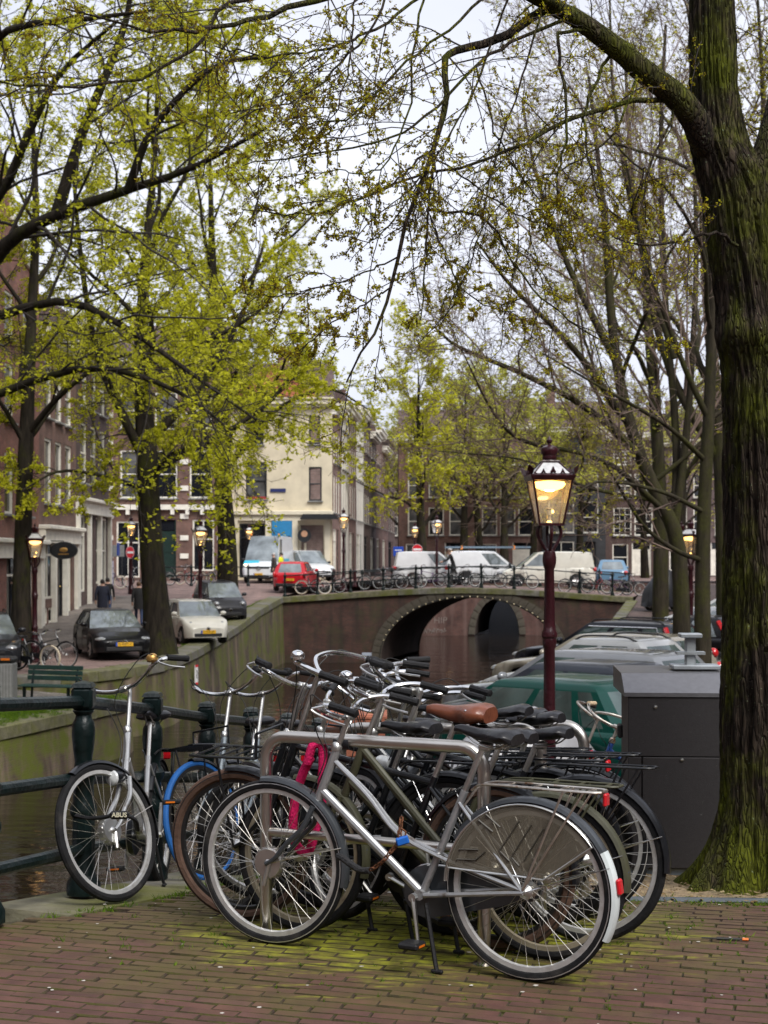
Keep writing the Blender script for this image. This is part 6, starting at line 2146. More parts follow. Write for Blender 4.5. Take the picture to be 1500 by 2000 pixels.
        m2 = MB(); m2.ell((xx, sd * W / 2 * hl['y'], zs(xx) - hl['z'] - .05), hl['sz'], 12, 8)
        part('headlight', m2, m_head, t)
        tl = s.get('tail', dict(x=.06, y=.78, z=.1, sz=(.12, .12, .12)))
        xx = -L / 2 + tl['x']
        m2 = MB(); m2.ell((xx, sd * W / 2 * tl['y'], zs(xx) - tl['z'] + .0), tl['sz'], 12, 8)
        part('tail_light', m2, m_taill, t)
        if g('tall_tail'):
            m2 = MB(); p0 = (xrb + .03, sd * hb * .98, zs(xrb) - .1); p1 = (xrt + .04, sd * ht * 1.03, zt - .06)
            m2.tube(spl([p0, ((p0[0] * .4 + p1[0] * .6), sd * (hb * .45 + ht * .58), (p0[2] * .5 + p1[2] * .5)), p1], 5), [.05] * 6 + [.06] * 5, 6)
            part('tail_light', m2, m_taill, t)
        if g('fog', True):
            m2 = MB(); m2.lathe([(0, 0), (.05, 0), (.05, .02), (0, .03)], 12, (L / 2 - .03, sd * W / 2 * .62, .36), 'x'); part('fog_light', m2, m_head, t)
    gr = MB()
    zf_ = zs(L / 2 - .05)
    gr.box((L / 2 - .03, 0, .34), (.09, W * .62, .15), bev=.03)
    part('lower_grille', gr, m_plast, t)
    if g('grille', True):
        gr = MB(); gr.box((L / 2 - .04, 0, zf_ - .09), (.1, W * g('grw', .5), .09), bev=.02); part('grille', gr, m_plast, t)
    bp = MB(); bp.box((-L / 2 + .01, 0, .33), (.1, W * .78, .14), bev=.03); part('rear_bumper', bp, m_plast, t)
    if g('emblem'):
        e = MB(); e.lathe([(.052, -.006), (.058, 0), (.052, .006)], 20, (0, 0, 0), 'x', closed=False, cap=False)
        if g('emblem') == 'v':
            e.tube([(0.004, .045, .03), (.004, .012, -.042), (.004, 0, -.005), (.004, -.012, -.042), (.004, -.045, .03)], .007, 4); e.tube([(.004, .022, .045), (.004, 0, .006), (.004, -.022, .045)], .007, 4)
        elif g('emblem') == 'star':
            for k in range(3):
                a = PI / 2 + 2 * PI * k / 3; e.tube([(.004, 0, 0), (.004, math.cos(a) * .055, math.sin(a) * .055)], [.012, .004], 4)
        else:
            e.lathe([(0, 0), (.045, 0), (.045, .01), (0, .012)], 16, (0, 0, 0), 'x')
        e.lathe([(.06, -.01), (.068, 0), (.06, .01)], 20, (0, 0, 0), 'x', cap=False)
        sc_ = g('emblem_s', 1.)
        part('emblem', e, m_ctrim, t, Matrix.Translation((L / 2 + .02 + g('emblem_dx', 0.), 0, zf_ - .09 + g('emblem_dz', 0.))) @ Matrix.Scale(sc_, 4))
    for txt, x, sd in ((g('plate_f'), L / 2 + .024, 1), (g('plate_r'), -L / 2 - .05, -1)):
        if txt:
            zp = g('plate_z', .45) if sd > 0 else g('plate_rz', .62)
            p = MB(); p.box((0, 0, 0), (.015, .52, .115))
            po = part('number_plate', p, m_plate, t, Matrix.Translation((x + g('plate_dx', 0) * sd, 0, zp)))
            q = MB(); q.box((sd * .002, (-.235 if sd > 0 else .235) , 0), (.016, .05, .116)); part('plate_band', q, m_plblue, po)
            tm = text_mb(txt, .1, .001); tm.xf(Matrix.Translation((sd * .0095, 0, 0)) @ Matrix.Rotation(R(90) * sd, 4, 'Z') @ RX90)
            part('lettering', tm, m_ink, po, smooth=False)
    if g('rails'):
        for sd in (-1, 1):
            m2 = MB(); m2.tube(spl([(xft - .15, sd * ht * .93, zt + .02), (xft - .4, sd * ht * .93, zt + .1), (xrt + .4, sd * ht * .93, zt + .1), (xrt + .1, sd * ht * .93, zt + .02)], 5), .017, 6)
            part('roof_rail', m2, g('rails'), t)
    if g('chromeline'):
        for sd in (-1, 1):
            ln = []
            for i in range(1, NS - 1):
                c = NF + i if sd < 0 else 2 * NF + NS + (NS - i)
                p = R_[3][c % NC]; ln.append((p[0], p[1] + sd * .006, p[2]))
            c = NF + NS - 2 if sd < 0 else 2 * NF + NS + 2
            for lv in (2, 1): 
                p = R_[lv][c % NC]; ln.append((p[0], p[1] + sd * .006, p[2]))
            m2 = MB(); m2.tube(ln, .014, 5); part('window_trim', m2, m_ctrim, t)
    if g('antenna'):
        m2 = MB(); m2.tube([(xft - .3, 0, zt + .05), (xft - .75, 0, zt + .4)], .005, 4); part('aerial', m2, m_plast, t)
    return t

def hatch(paintm, **k):
    L = k.get('L', 4.2)
    d = dict(L=L, W=1.78, H=1.48, paint=paintm, wr=.315, fo=.86, ro=.74, nose=.42, taper=.3,
             shoulder=[(-L / 2, .78), (-L / 2 + .07, .88), (-L / 2 + .35, .95), (-.3, .95), (.75, .93), (1.05, .9), (L / 2 - .55, .8), (L / 2 - .2, .68), (L / 2 - .04, .6), (L / 2, .54)],
             gh=(1.02, -L / 2 + .22, .12, -L / 2 + .75), emblem=None, pillars=(0, 1, 8, 15, 16, 17))
    d.update(k); return d
def estate(paintm, **k):
    L = k.get('L', 4.7)
    d = dict(L=L, W=1.84, H=1.52, paint=paintm, wr=.325, fo=.9, ro=.95, nose=.4, taper=.28,
             shoulder=[(-L / 2, .8), (-L / 2 + .07, .92), (-L / 2 + .3, .99), (.8, .95), (1.05, .92), (L / 2 - .5, .82), (L / 2 - .15, .7), (L / 2, .56)],
             gh=(1.12, -L / 2 + .1, .3, -L / 2 + .5), pillars=(0, 6, 12, 17))
    d.update(k); return d
QG = 'cars parked along the far bank'
# black hatchback, facing us
d = 43.6
build_car('black hatchback facing us before the thick tree trunk', (X(205, d), d + .9, zl(d) - .0), R(-68), hatch(paint('black', (.008, .008, .009)), emblem='v', emblem_s=1.5, plate_f='75-KDT-4', plate_z=.48, head=dict(x=.3, y=.72, z=.04, sz=(.24, .2, .075)), antenna=True), QG)
d = 49.5
sm = dict(L=3.55, W=1.63, H=1.49, paint=paint('ivory', (.62, .6, .53)), wr=.29, fo=.66, ro=.6, nose=.4, taper=.3, sill=.2,
          shoulder=[(-1.78, .74), (-1.7, .84), (-1.5, .92), (-.3, .93), (.7, .93), (1.0, .92), (1.35, .86), (1.6, .74), (1.74, .6), (1.78, .55)],
          gh=(.98, -1.55, .28, -1.1), gt=.74, pillars=(0, 1, 9, 15, 16, 17), grille=False, emblem='d', emblem_dz=.03, plate_f='1-TDP-29', plate_z=.45, head=dict(x=.28, y=.68, z=.06, sz=(.12, .12, .12)), doors=(.75, -.45), handles=(-.25,), mirror=paint('ivory', (.62, .6, .53)))
build_car('small ivory rounded hatchback parked behind the thick tree trunk', (X(372, d), d + .8, zl(d) + .0), R(-66), sm, QG, pitch=-.02)
d = 57.5
mc = dict(L=2.75, W=1.56, H=1.55, paint=paint('anthracite', (.03, .03, .034)), wr=.29, fo=.5, ro=.42, nose=.3, taper=.22, sill=.22,
          shoulder=[(-1.38, .8), (-1.3, .95), (-.9, 1.0), (.3, .98), (.8, .95), (1.1, .84), (1.3, .66), (1.38, .56)], gh=(.92, -1.28, .3, -1.1), gt=.74, pillars=(0, 1, 10, 11, 17), doors=(.6, -.45), handles=(-.3,), emblem='d', emblem_dz=-.03, head=dict(x=.2, y=.7, z=-.02, sz=(.16, .13, .1)))
build_car('tiny dark grey two-seater car nearest the bridge on the far bank', (X(425, d), d + .5, zl(d)), R(-64), mc, QG, pitch=-.07)
build_car('dark estate car cut off by the edge of the picture behind the bin', (-11.3, 40.2, zl(40)), R(-72), estate(paint('charcoal', (.02, .021, .024)), rails=m_plast, plate_f=None), QG)
# red hatchback from behind
d = 70.5
build_car('red hatchback seen from behind next to the bridge railing', (X(590, d) - .4, d + 1.8, zl(d) + .08), R(84), hatch(paint('red', (.5, .012, .022)), plate_r='33-GZ-KF', plate_rz=.58, plate_dx=.03, emblem=None, roof_m=paint('red', (.5, .012, .022)), gh=(.9, -2.02, .1, -1.6), tail=dict(x=.1, y=.86, z=.06, sz=(.13, .09, .15))))

def van(paintm, **k):
    L = k.get('L', 4.85)
    d = dict(L=L, W=1.8, H=1.83, paint=paintm, wr=.32, fo=.9, ro=1.0, nose=.4, taper=.25, sill=.24,
             shoulder=[(-L / 2, 1.0), (-L / 2 + .05, 1.02), (.6, 1.02), (L / 2 - .95, 1.02), (L / 2 - .5, .92), (L / 2 - .15, .78), (L / 2, .6)],
             gh=(L / 2 - .85, -L / 2 + .02, L / 2 - 1.85, -L / 2 + .16), gb=.94, gt=.86, pillars=(0, 17), van_from=6, van_back=True, dark_handles=True, doors=(L / 2 - 1.2, L / 2 - 2.15, -.9), handles=(L / 2 - 2.0,), mirror=m_plast)
    d.update(k); return d
VG = 'white vans stopped on the bridge'
bz_ = lambda x: deck_z(x - SK * 4) + .06
x = X(1066, 73)
build_car('long cream panel van facing left on the crest of the bridge', (x, 73, bz_(x)), PI + .02, van(paint('cream', (.68, .66, .58)), L=4.9), VG, 'van', 'van')
x = X(962, 75.6)
build_car('white van with roof ladder behind the cream van', (x - .2, 75.6 + .9, bz_(x) - .05), 0, van(paint('white', (.74, .76, .78)), L=4.6), VG, 'van', 'van')
lad = MB()
for sy in (-.22, .22): lad.box((0, sy, 0), (4.6, .05, .1))
for i in range(14): lad.tube([(-2.1 + i * .32, -.22, 0), (-2.1 + i * .32, .22, 0)], .018, 5)
lo_ = tag(part('ladder', lad, mat('ladder_blue_grey', (.2, .27, .34), .45, .5)), 'blue grey ladder lying on the roof of the white van', 'ladder')
lo_.location = (x - .2, 75.6 + .9, bz_(x) + 1.97)
for sx in (-1.4, 1.4):
    m2 = MB(); m2.tube([(sx, -.6, -.12), (sx, -.55, .06), (sx, .55, .06), (sx, .6, -.12)], .03, 6); part('bracket', m2, m_amber, lo_)
x = X(880, 77)
build_car('white van half hidden behind the rider', (x - .9, 77.2, .3), .05, van(paint('white2', (.7, .71, .72)), L=4.4), VG, 'van', 'van')
x = X(1203, 77)
build_car('light blue car past the back of the cream van', (x, 79, .2), R(85), hatch(paint('skyblue', (.13, .24, .36)), gh=(.9, -2.0, .1, -1.6)))
# big white and turquoise delivery van
def sprinter():
    L = 5.9
    sp = dict(L=L, W=1.99, H=2.72, paint=paint('vanwhite', (.72, .75, .77)), wr=.35, fo=1.0, ro=1.2, nose=.3, taper=.18, sill=.32,
              shoulder=[(-L / 2, 1.25), (1.6, 1.25), (L / 2 - .75, 1.22), (L / 2 - .25, 1.08), (L / 2 - .04, .92), (L / 2, .8)],
              gh=(L / 2 - .6, -L / 2 + .02, L / 2 - 1.75, -L / 2 + .12), gb=.95, gt=.82, pillars=(0, 17), van_from=4, van_back=True, mirror=m_plast, emblem='star', emblem_s=2.0, emblem_dz=.0, grw=.62,
              plate_f='12-VKB-8', plate_z=.5, plate_dx=.05, doors=(1.9, .6), handles=(.9,), head=dict(x=.22, y=.82, z=.12, sz=(.14, .14, .2)))
    t = build_car('big white and turquoise delivery van facing us on the cobbles', (X(518, 80), 82.6, .36), R(-97), sp, None, 'van', 'van')
    m_turq = mat('turquoise_film', (.03, .42, .58), .4, var=.1, coat=.5)
    m_mag = mat('magenta_film', (.35, .04, .2), .4, var=.1)
    # coloured livery on the bonnet and side
    b = MB(); b.grid([[(L / 2 - .62 + .5 * u, -.9 + .85 * v, 1.20 + .085 - .3 * u ** 1.4 - .01 * (1 - v)) for v in np.linspace(0, 1, 5)] for u in np.linspace(0, .8, 6)])
    part('livery', b, m_turq, t)
    for sd in (1, -1):
        b = MB(); b.box((-.2, sd * .985, 1.0), (1.5, .03, .75)); part('livery', b, m_turq, t)
        b = MB(); b.box((.72, sd * .99, 1.02), (.22, .03, .8)); part('livery', b, m_mag, t)
        b = MB(); b.ell((L / 2 - .16, sd * .78, 1.02), (.07, .07, .07), 8, 6); 
        part('lit_headlamp' if sd < 0 else 'headlamp', b, mat('lit_amber', (1, .8, .4), .3, emit=(1, .72, .3), estr=6.) if sd < 0 else m_head, t)
    for sd in (-.8, .8):
        b = MB(); b.ell((1.15, sd, 2.74), (.09, .07, .07), 8, 6); part('roof_beacon', b, m_amber, t)
sprinter()
build_car('white van behind the red hatchback beside the delivery van', (X(602, 84) - .1, 85.6, .4), R(-60), van(paint('white3', (.7, .72, .73)), L=4.2, H=1.85), None, 'van', 'van')

# row on the near bank, noses to the water
RG = 'cars parked nose to the water on the near bank'
def near_car(label, px_nose, d, rz, sp, dz=0.):
    L = sp['L']
    hd = Vector((math.cos(rz), math.sin(rz), 0))
    nose = Vector((X(px_nose, d), d, zr(d)))
    c = nose - hd * (L / 2)
    build_car(label, (c.x, c.y, zr(c.y) + dz), rz, sp, RG)
def near_at(label, cx, cy, rz, sp):
    z0 = zr(cy); hd = Vector((math.cos(rz), math.sin(rz), 0))
    build_car(label, (cx, cy, z0), rz, sp, RG, pitch=math.atan2(zr(cy + hd.y) - zr(cy - hd.y), 2))
near_at('dark green hatchback beside the lamp post', 1.85, 17.5, R(137), hatch(paint('green', (.001, .04, .03)), glass=m_cglasst, gh=(1.0, -1.8, .2, -1.4), pillars=(0, 8, 14, 17), dark_handles=True, chromeline=False))
near_at('dark slate car whose bonnet shows past the green one', 2.55, 20.5, R(137), hatch(paint('slate', (.03, .035, .045), .3), glass=m_cglasst))
near_at('silver car with light roof behind the green hatchback', 3.15, 23.1, R(138), estate(paint('silver', (.2, .21, .22), .3), glass=m_cglasst, H=1.5))
near_at('white hatchback with black roof rails in the row', 3.8, 26.0, R(139), hatch(paint('pearl', (.36, .37, .37)), rails=m_plast, glass=m_cglasst, L=4.3, H=1.55))
near_at('beige saloon with light roof just past the white hatchback', 4.5, 29.4, R(139), estate(paint('beige', (.3, .27, .21), .2), glass=m_cglasst, H=1.47))
near_at('black estate car with chrome window line and red tall tail lights', 5.35, 33.6, R(140), estate(paint('nearblack', (.012, .013, .018), .2), rails=m_plast, chromeline=True, tall_tail=True, glass=m_cglasst))
near_at('black car with red tail lamp half hidden by the green stem', 7.9, 37.5, R(140), hatch(paint('black2', (.012, .012, .014)), tall_tail=True))
near_at('silver hatchback between the tree stems', 9.9, 44, R(140), hatch(paint('silver2', (.4, .41, .43), .5)))
near_at('white car behind the tree stems near the bridge', 12.2, 51, R(140), hatch(paint('white4', (.55, .56, .56))))
# ------------------------------------------------------------------ street furniture
m_iron = mat('green_cast_iron', (.003, .009, .009), .34, var=.3, scale=14, bump=.25, bscale=30, coat=0., spec=.35, col2=(.13, .06, .025), c2=(.68, .76), s2=7)
m_steel = mat('stainless_steel', (.6, .57, .52), .3, 1., var=.12, scale=5, stretch=(1, 1, .3), col2=(.3, .2, .12), c2=(.6, .85), s2=4)
m_maroon = mat('maroon_enamel', (.03, .005, .008), .28, var=.3, scale=10, bump=.4, bscale=26, coat=.15, spec=.4)
m_clear = glass_mat('lantern_glass', (.9, .88, .8), .08, .06)
_t = m_clear.node_tree
_tl = _t.nodes.new('ShaderNodeBsdfTranslucent'); _tl.inputs[0].default_value = (.85, .8, .68, 1)
_df = _t.nodes.new('ShaderNodeBsdfDiffuse'); _df.inputs[0].default_value = (.8, .76, .65, 1)
_ma = _t.nodes.new('ShaderNodeMixShader'); _t.links.new(_tl.outputs[0], _ma.inputs[1]); _t.links.new(_df.outputs[0], _ma.inputs[2])
_mb = _t.nodes.new('ShaderNodeMixShader'); _mb.inputs[0].default_value = .13
_out = _t.nodes['Material Output']; _src = _out.inputs['Surface'].links[0].from_socket
_t.links.new(_src, _mb.inputs[1]); _t.links.new(_ma.outputs[0], _mb.inputs[2]); _t.links.new(_mb.outputs[0], _out.inputs['Surface'])
m_milk = mat('lantern_roof_glass', (.55, .55, .55), .3, var=.2, scale=20)
m_glow = mat('lamp_glow', (1, .8, .45), .4, var=0, emit=(1., .52, .11), estr=5.)
m_glow2 = mat('lamp_core', (1, .9, .6), .4, var=0, emit=(1., .8, .4), estr=14.)
m_glowf = mat('lamp_glow_far', (1, .8, .45), .4, var=0, emit=(1., .55, .18), estr=2.6)
m_lampw = mat('lamp_socket', (.7, .65, .55), .5, var=.1)

def railing(label, pts, post_h, rails, post_fn, rail_r, mats, group=None, step=None):
    t = thing('railing', label, 'railing', pts[0], 0, group)
    o = Vector(pts[0])
    pm = post_fn()
    for p in pts:
        link('post', pm, t, Matrix.Translation(Vector(p) - o))
    for h in rails:
        mb = MB(); q = [Vector(p) - o + Vector((0, 0, h)) for p in pts]
        for a, b in zip(q, q[1:]):
            mb2 = MB(); mb2.tube([a, b], rail_r, 10); part('rail', mb2, m_iron, t)
    return t
def near_post():
    mb = MB()
    mb.lathe([(.1, 0), (.1, .05), (.075, .09), (.07, .1), (.066, .3), (.064, .38)], 10)
    mb.lathe([(.064, .38), (.078, .4), (.078, .43), (.062, .46), (.058, .54), (.07, .56), (.08, .58), (.08, .605), (.055, .63), (.05, .66), (.06, .72), (.068, .79), (.064, .85), (.05, .87), (.045, .89), (.062, .91), (.062, .915)], 16)
    mb.box((0, 0, .975), (.125, .125, .115), bev=.018)
    mb.lathe([(.088, 1.03), (.07, 1.05), (.0, 1.062)], sq=4)
    mb.xf(Matrix.Diagonal((.86, .86, 1, 1)))
    return mb.mesh('post', m_iron)
rp = []
for k in range(-1, 8):
    y = 7.1 + .95 * k; x = -1.48 + .19 * k
    rp.append((x - .02, y + (.1 if k < 0 else 0), zr(y) + .03))
rp[0] = (rp[0][0] - .06, rp[0][1], rp[0][2])
rp = [(-3.6, 5.95, .03), (-2.65, 6.08, .03)] + rp
railing('dark green cast iron railing with baluster posts along the canal edge', rp, 1.05, (.955, .575, .22), near_post, .032, m_iron)
def far_post():
    mb = MB()
    mb.lathe([(.1, 0), (.1, .08), (.06, .16), (.05, .2), (.05, .5), (.07, .52), (.07, .58), (.048, .6), (.05, .9), (.075, .93), (.08, 1.02), (.06, 1.06), (.03, 1.08), (.045, 1.12), (.0, 1.17)], 8)
    return mb.mesh('post', m_iron)
fp = []
x = -4.75
while x < 12:
    fp.append((x, BY + .18, deck_z(x))); x += 1.57
railing('thin dark green railing along the near side of the bridge', fp, 1.1, (1.0, .5), far_post, .03, m_iron)
fp2 = [(a + SK * BD, BY + BD - .2, c) for a, b_, c in fp]
railing('dark railing along the far side of the bridge behind the vans', fp2, 1.1, (1.0, .5), far_post, .03, m_iron)
railing('short dark green railing before the banded brick house', [(X(318, 75) + i * 1.5, 75, zl(75)) for i in range(5)], 1.1, (1.0, .55), far_post, .03, m_iron)

# ---- steel bike racks
def hoop(label, a, b, h=.87):
    t = thing('bike_rack', label, 'bike rack', (a[0], a[1], zr(a[1])))
    o = Vector((a[0], a[1], zr(a[1])))
    A = Vector((0, 0, -.05)); B = Vector((b[0], b[1], zr(b[1]) - .05)) - o
    u = (B - A); u.z = 0; u.normalize()
    r = .027
    ca = [Vector((0, 0, h - .1)) + u * (.1 * (1 - math.cos(a_))) + Vector((0, 0, .1 * math.sin(a_))) for a_ in np.linspace(0, PI / 2, 7)]
    cb = [Vector((B.x, B.y, B.z + .05 + h - .1)) - u * (.1 * (1 - math.cos(a_))) + Vector((0, 0, .1 * math.sin(a_))) for a_ in np.linspace(PI / 2, 0, 7)]
    mb = MB(); mb.tube([A] + ca + cb + [B], r, 14); part('hoop', mb, m_steel, t)
    mb = MB(); mb.tube([Vector((0, 0, .46)), Vector((B.x, B.y, B.z + .05 + .46))], .02, 12); part('crossbar', mb, m_steel, t)
    for p in (A, B):
        mb = MB(); mb.lathe([(.06, .05), (.06, .058), (.03, .065)], 14, p); part('foot_plate', mb, m_steel, t)
    return t
hoop('near stainless steel hoop with crossbar carrying the front bikes', (-.505, 6.1), (.4, 5.69))
hoop('second stainless hoop hidden among the bikes', (-.505 + .3, 6.1 + .66), (.4 + .3, 5.69 + .66))
hoop('third stainless hoop at the back of the bikes', (-.505 + .58, 6.1 + 1.28), (.4 + .58, 5.69 + 1.28))

# ---- locks on the bikes
m_pink = mat('pink_fabric', (.8, .01, .14), .75, var=.2, scale=40, bump=.5, bscale=120)
mb = MB()
def PX(px, py, d): return P(px, py, d)
lk = [PX(600, 1490, 6.02), PX(612, 1455, 6.0), PX(630, 1462, 6.0), PX(629, 1540, 6.0), PX(628, 1580, 6.02)]
lk2 = [PX(624, 1585, 6.06), PX(612, 1640, 6.07), PX(600, 1665, 6.06), PX(582, 1655, 6.08), PX(572, 1625, 6.1), PX(577, 1560, 6.1), PX(590, 1515, 6.06), PX(606, 1480, 6.03)]
mb.tube(spl(lk, 5), .022, 10, flat=.9); mb.tube(spl(lk2, 5), .022, 10, flat=.9)
o0 = Vector(lk[0]); mb.xf(Matrix.Translation(-o0))
ol = tag(part('chain_lock', mb, m_pink), 'bright pink fabric covered chain lock hanging on the steel hoop', 'lock'); ol.location = o0
mb = MB(); mb.tube([PX(629, 1432, 6.0) - o0, PX(630, 1466, 6.0) - o0], .0165, 10); part('sleeve', mb, m_rubber, ol)
# rusty chain with blue padlock
m_chain = mat('rusty_chain', (.16, .065, .03), .7, .5, var=.4, scale=30)
path = spl([PX(784, 1598, 5.6), PX(782, 1618, 5.58), PX(778, 1645, 5.56), PX(762, 1665, 5.55), PX(745, 1685, 5.56), PX(722, 1700, 5.6)], 6)
o0 = Vector(path[0]); tch = thing('chain', 'rusty steel chain with blue padlock on the silver bicycle frame', 'chain', o0)
for i in range(0, len(path) - 2, 2):
    a, b = path[i], path[i + 2]; c = (a + b) / 2; dr = (b - a).normalized(); sd = dr.orthogonal().normalized() if i % 4 else dr.cross(dr.orthogonal()).normalized()
    pts = [c + dr * (math.cos(k) * .014) + sd * (math.sin(k) * .008) - o0 for k in np.linspace(0, 2 * PI, 9)[:-1]]
    m2 = MB(); m2.tube(pts, .0032, 5, closed=True); part('chain_link', m2, m_chain, tch)
m2 = MB(); c = PX(786, 1642, 5.54) - o0; m2.box(c, (.05, .03, .032), bev=.005, M=Matrix.Rotation(-.3, 3, 'Y').to_4x4())
pl = part('padlock', m2, mat('blue_padlock', (.01, .12, .5), .4, var=.15), tch)
m2 = MB(); m2.tube([c + Vector((-.015, 0, .01)), c + Vector((-.018, 0, .035)), c + Vector((-.004, 0, .048)), c + Vector((.012, 0, .036)), c + Vector((.012, 0, .01))], .004, 6); part('shackle', m2, m_chain, pl)
m2 = MB(); m2.tube(spl([PX(722, 1700, 5.6) - o0, PX(705, 1700, 5.62) - o0, PX(688, 1690, 5.66) - o0, PX(672, 1678, 5.7) - o0, PX(660, 1672, 5.74) - o0], 4), .014, 8); part('chain_sleeve', m2, mat('black_fabric_sleeve', (.015, .015, .016), .85, bump=.6, bscale=80), tch)
# cable lock with white lettering on the silver bike by the railing
o0 = PX(205, 1590, 6.86)
m2 = MB(); m2.tube(spl([PX(150, 1593, 6.95) - o0, PX(175, 1598, 6.9) - o0, PX(205, 1596, 6.84) - o0, PX(235, 1590, 6.8) - o0, PX(262, 1600, 6.84) - o0, PX(268, 1620, 6.9) - o0], 5), .017, 8, flat=.6)
lo2 = tag(part('cable_lock', m2, m_rubber), 'black cable lock with pale lettering round the wheel by the railing', 'lock'); lo2.location = o0
m2 = MB(); m2.box(PX(233, 1592, 6.795) - o0, (.095, .03, .04), bev=.012); part('lock_body', m2, m_rubber, lo2)
tm = text_mb('ABUS', .03, .001, bold=.0007); tm.xf(RX90); part('lettering', tm, mat('cream_print', (.6, .57, .42), .7), lo2, Matrix.Translation(PX(233, 1592, 6.775) - o0), smooth=False)
# tape with a white mark on the hoop
A = Vector((-.505, 6.1, .86)); B = Vector((.4, 5.69, .86)); 
c = A.lerp(B, .37); u = (B - A).normalized()
m2 = MB(); m2.tube([-u * .035, u * .035], .0305, 14)
tp = tag(part('tape_wrap', m2, mat('black_tape', (.015, .015, .018), .5)), 'black tape with a white mark wrapped round the steel hoop', 'tape'); tp.location = c
tm = text_mb('?', .06, .001, bold=.002); tm.xf(Matrix.Rotation(math.atan2(u.y, u.x), 4, 'Z') @ RX90); part('lettering', tm, m_wfend, tp, Matrix.Translation((u.x * -.01 - .012, -.031, 0)), smooth=False)

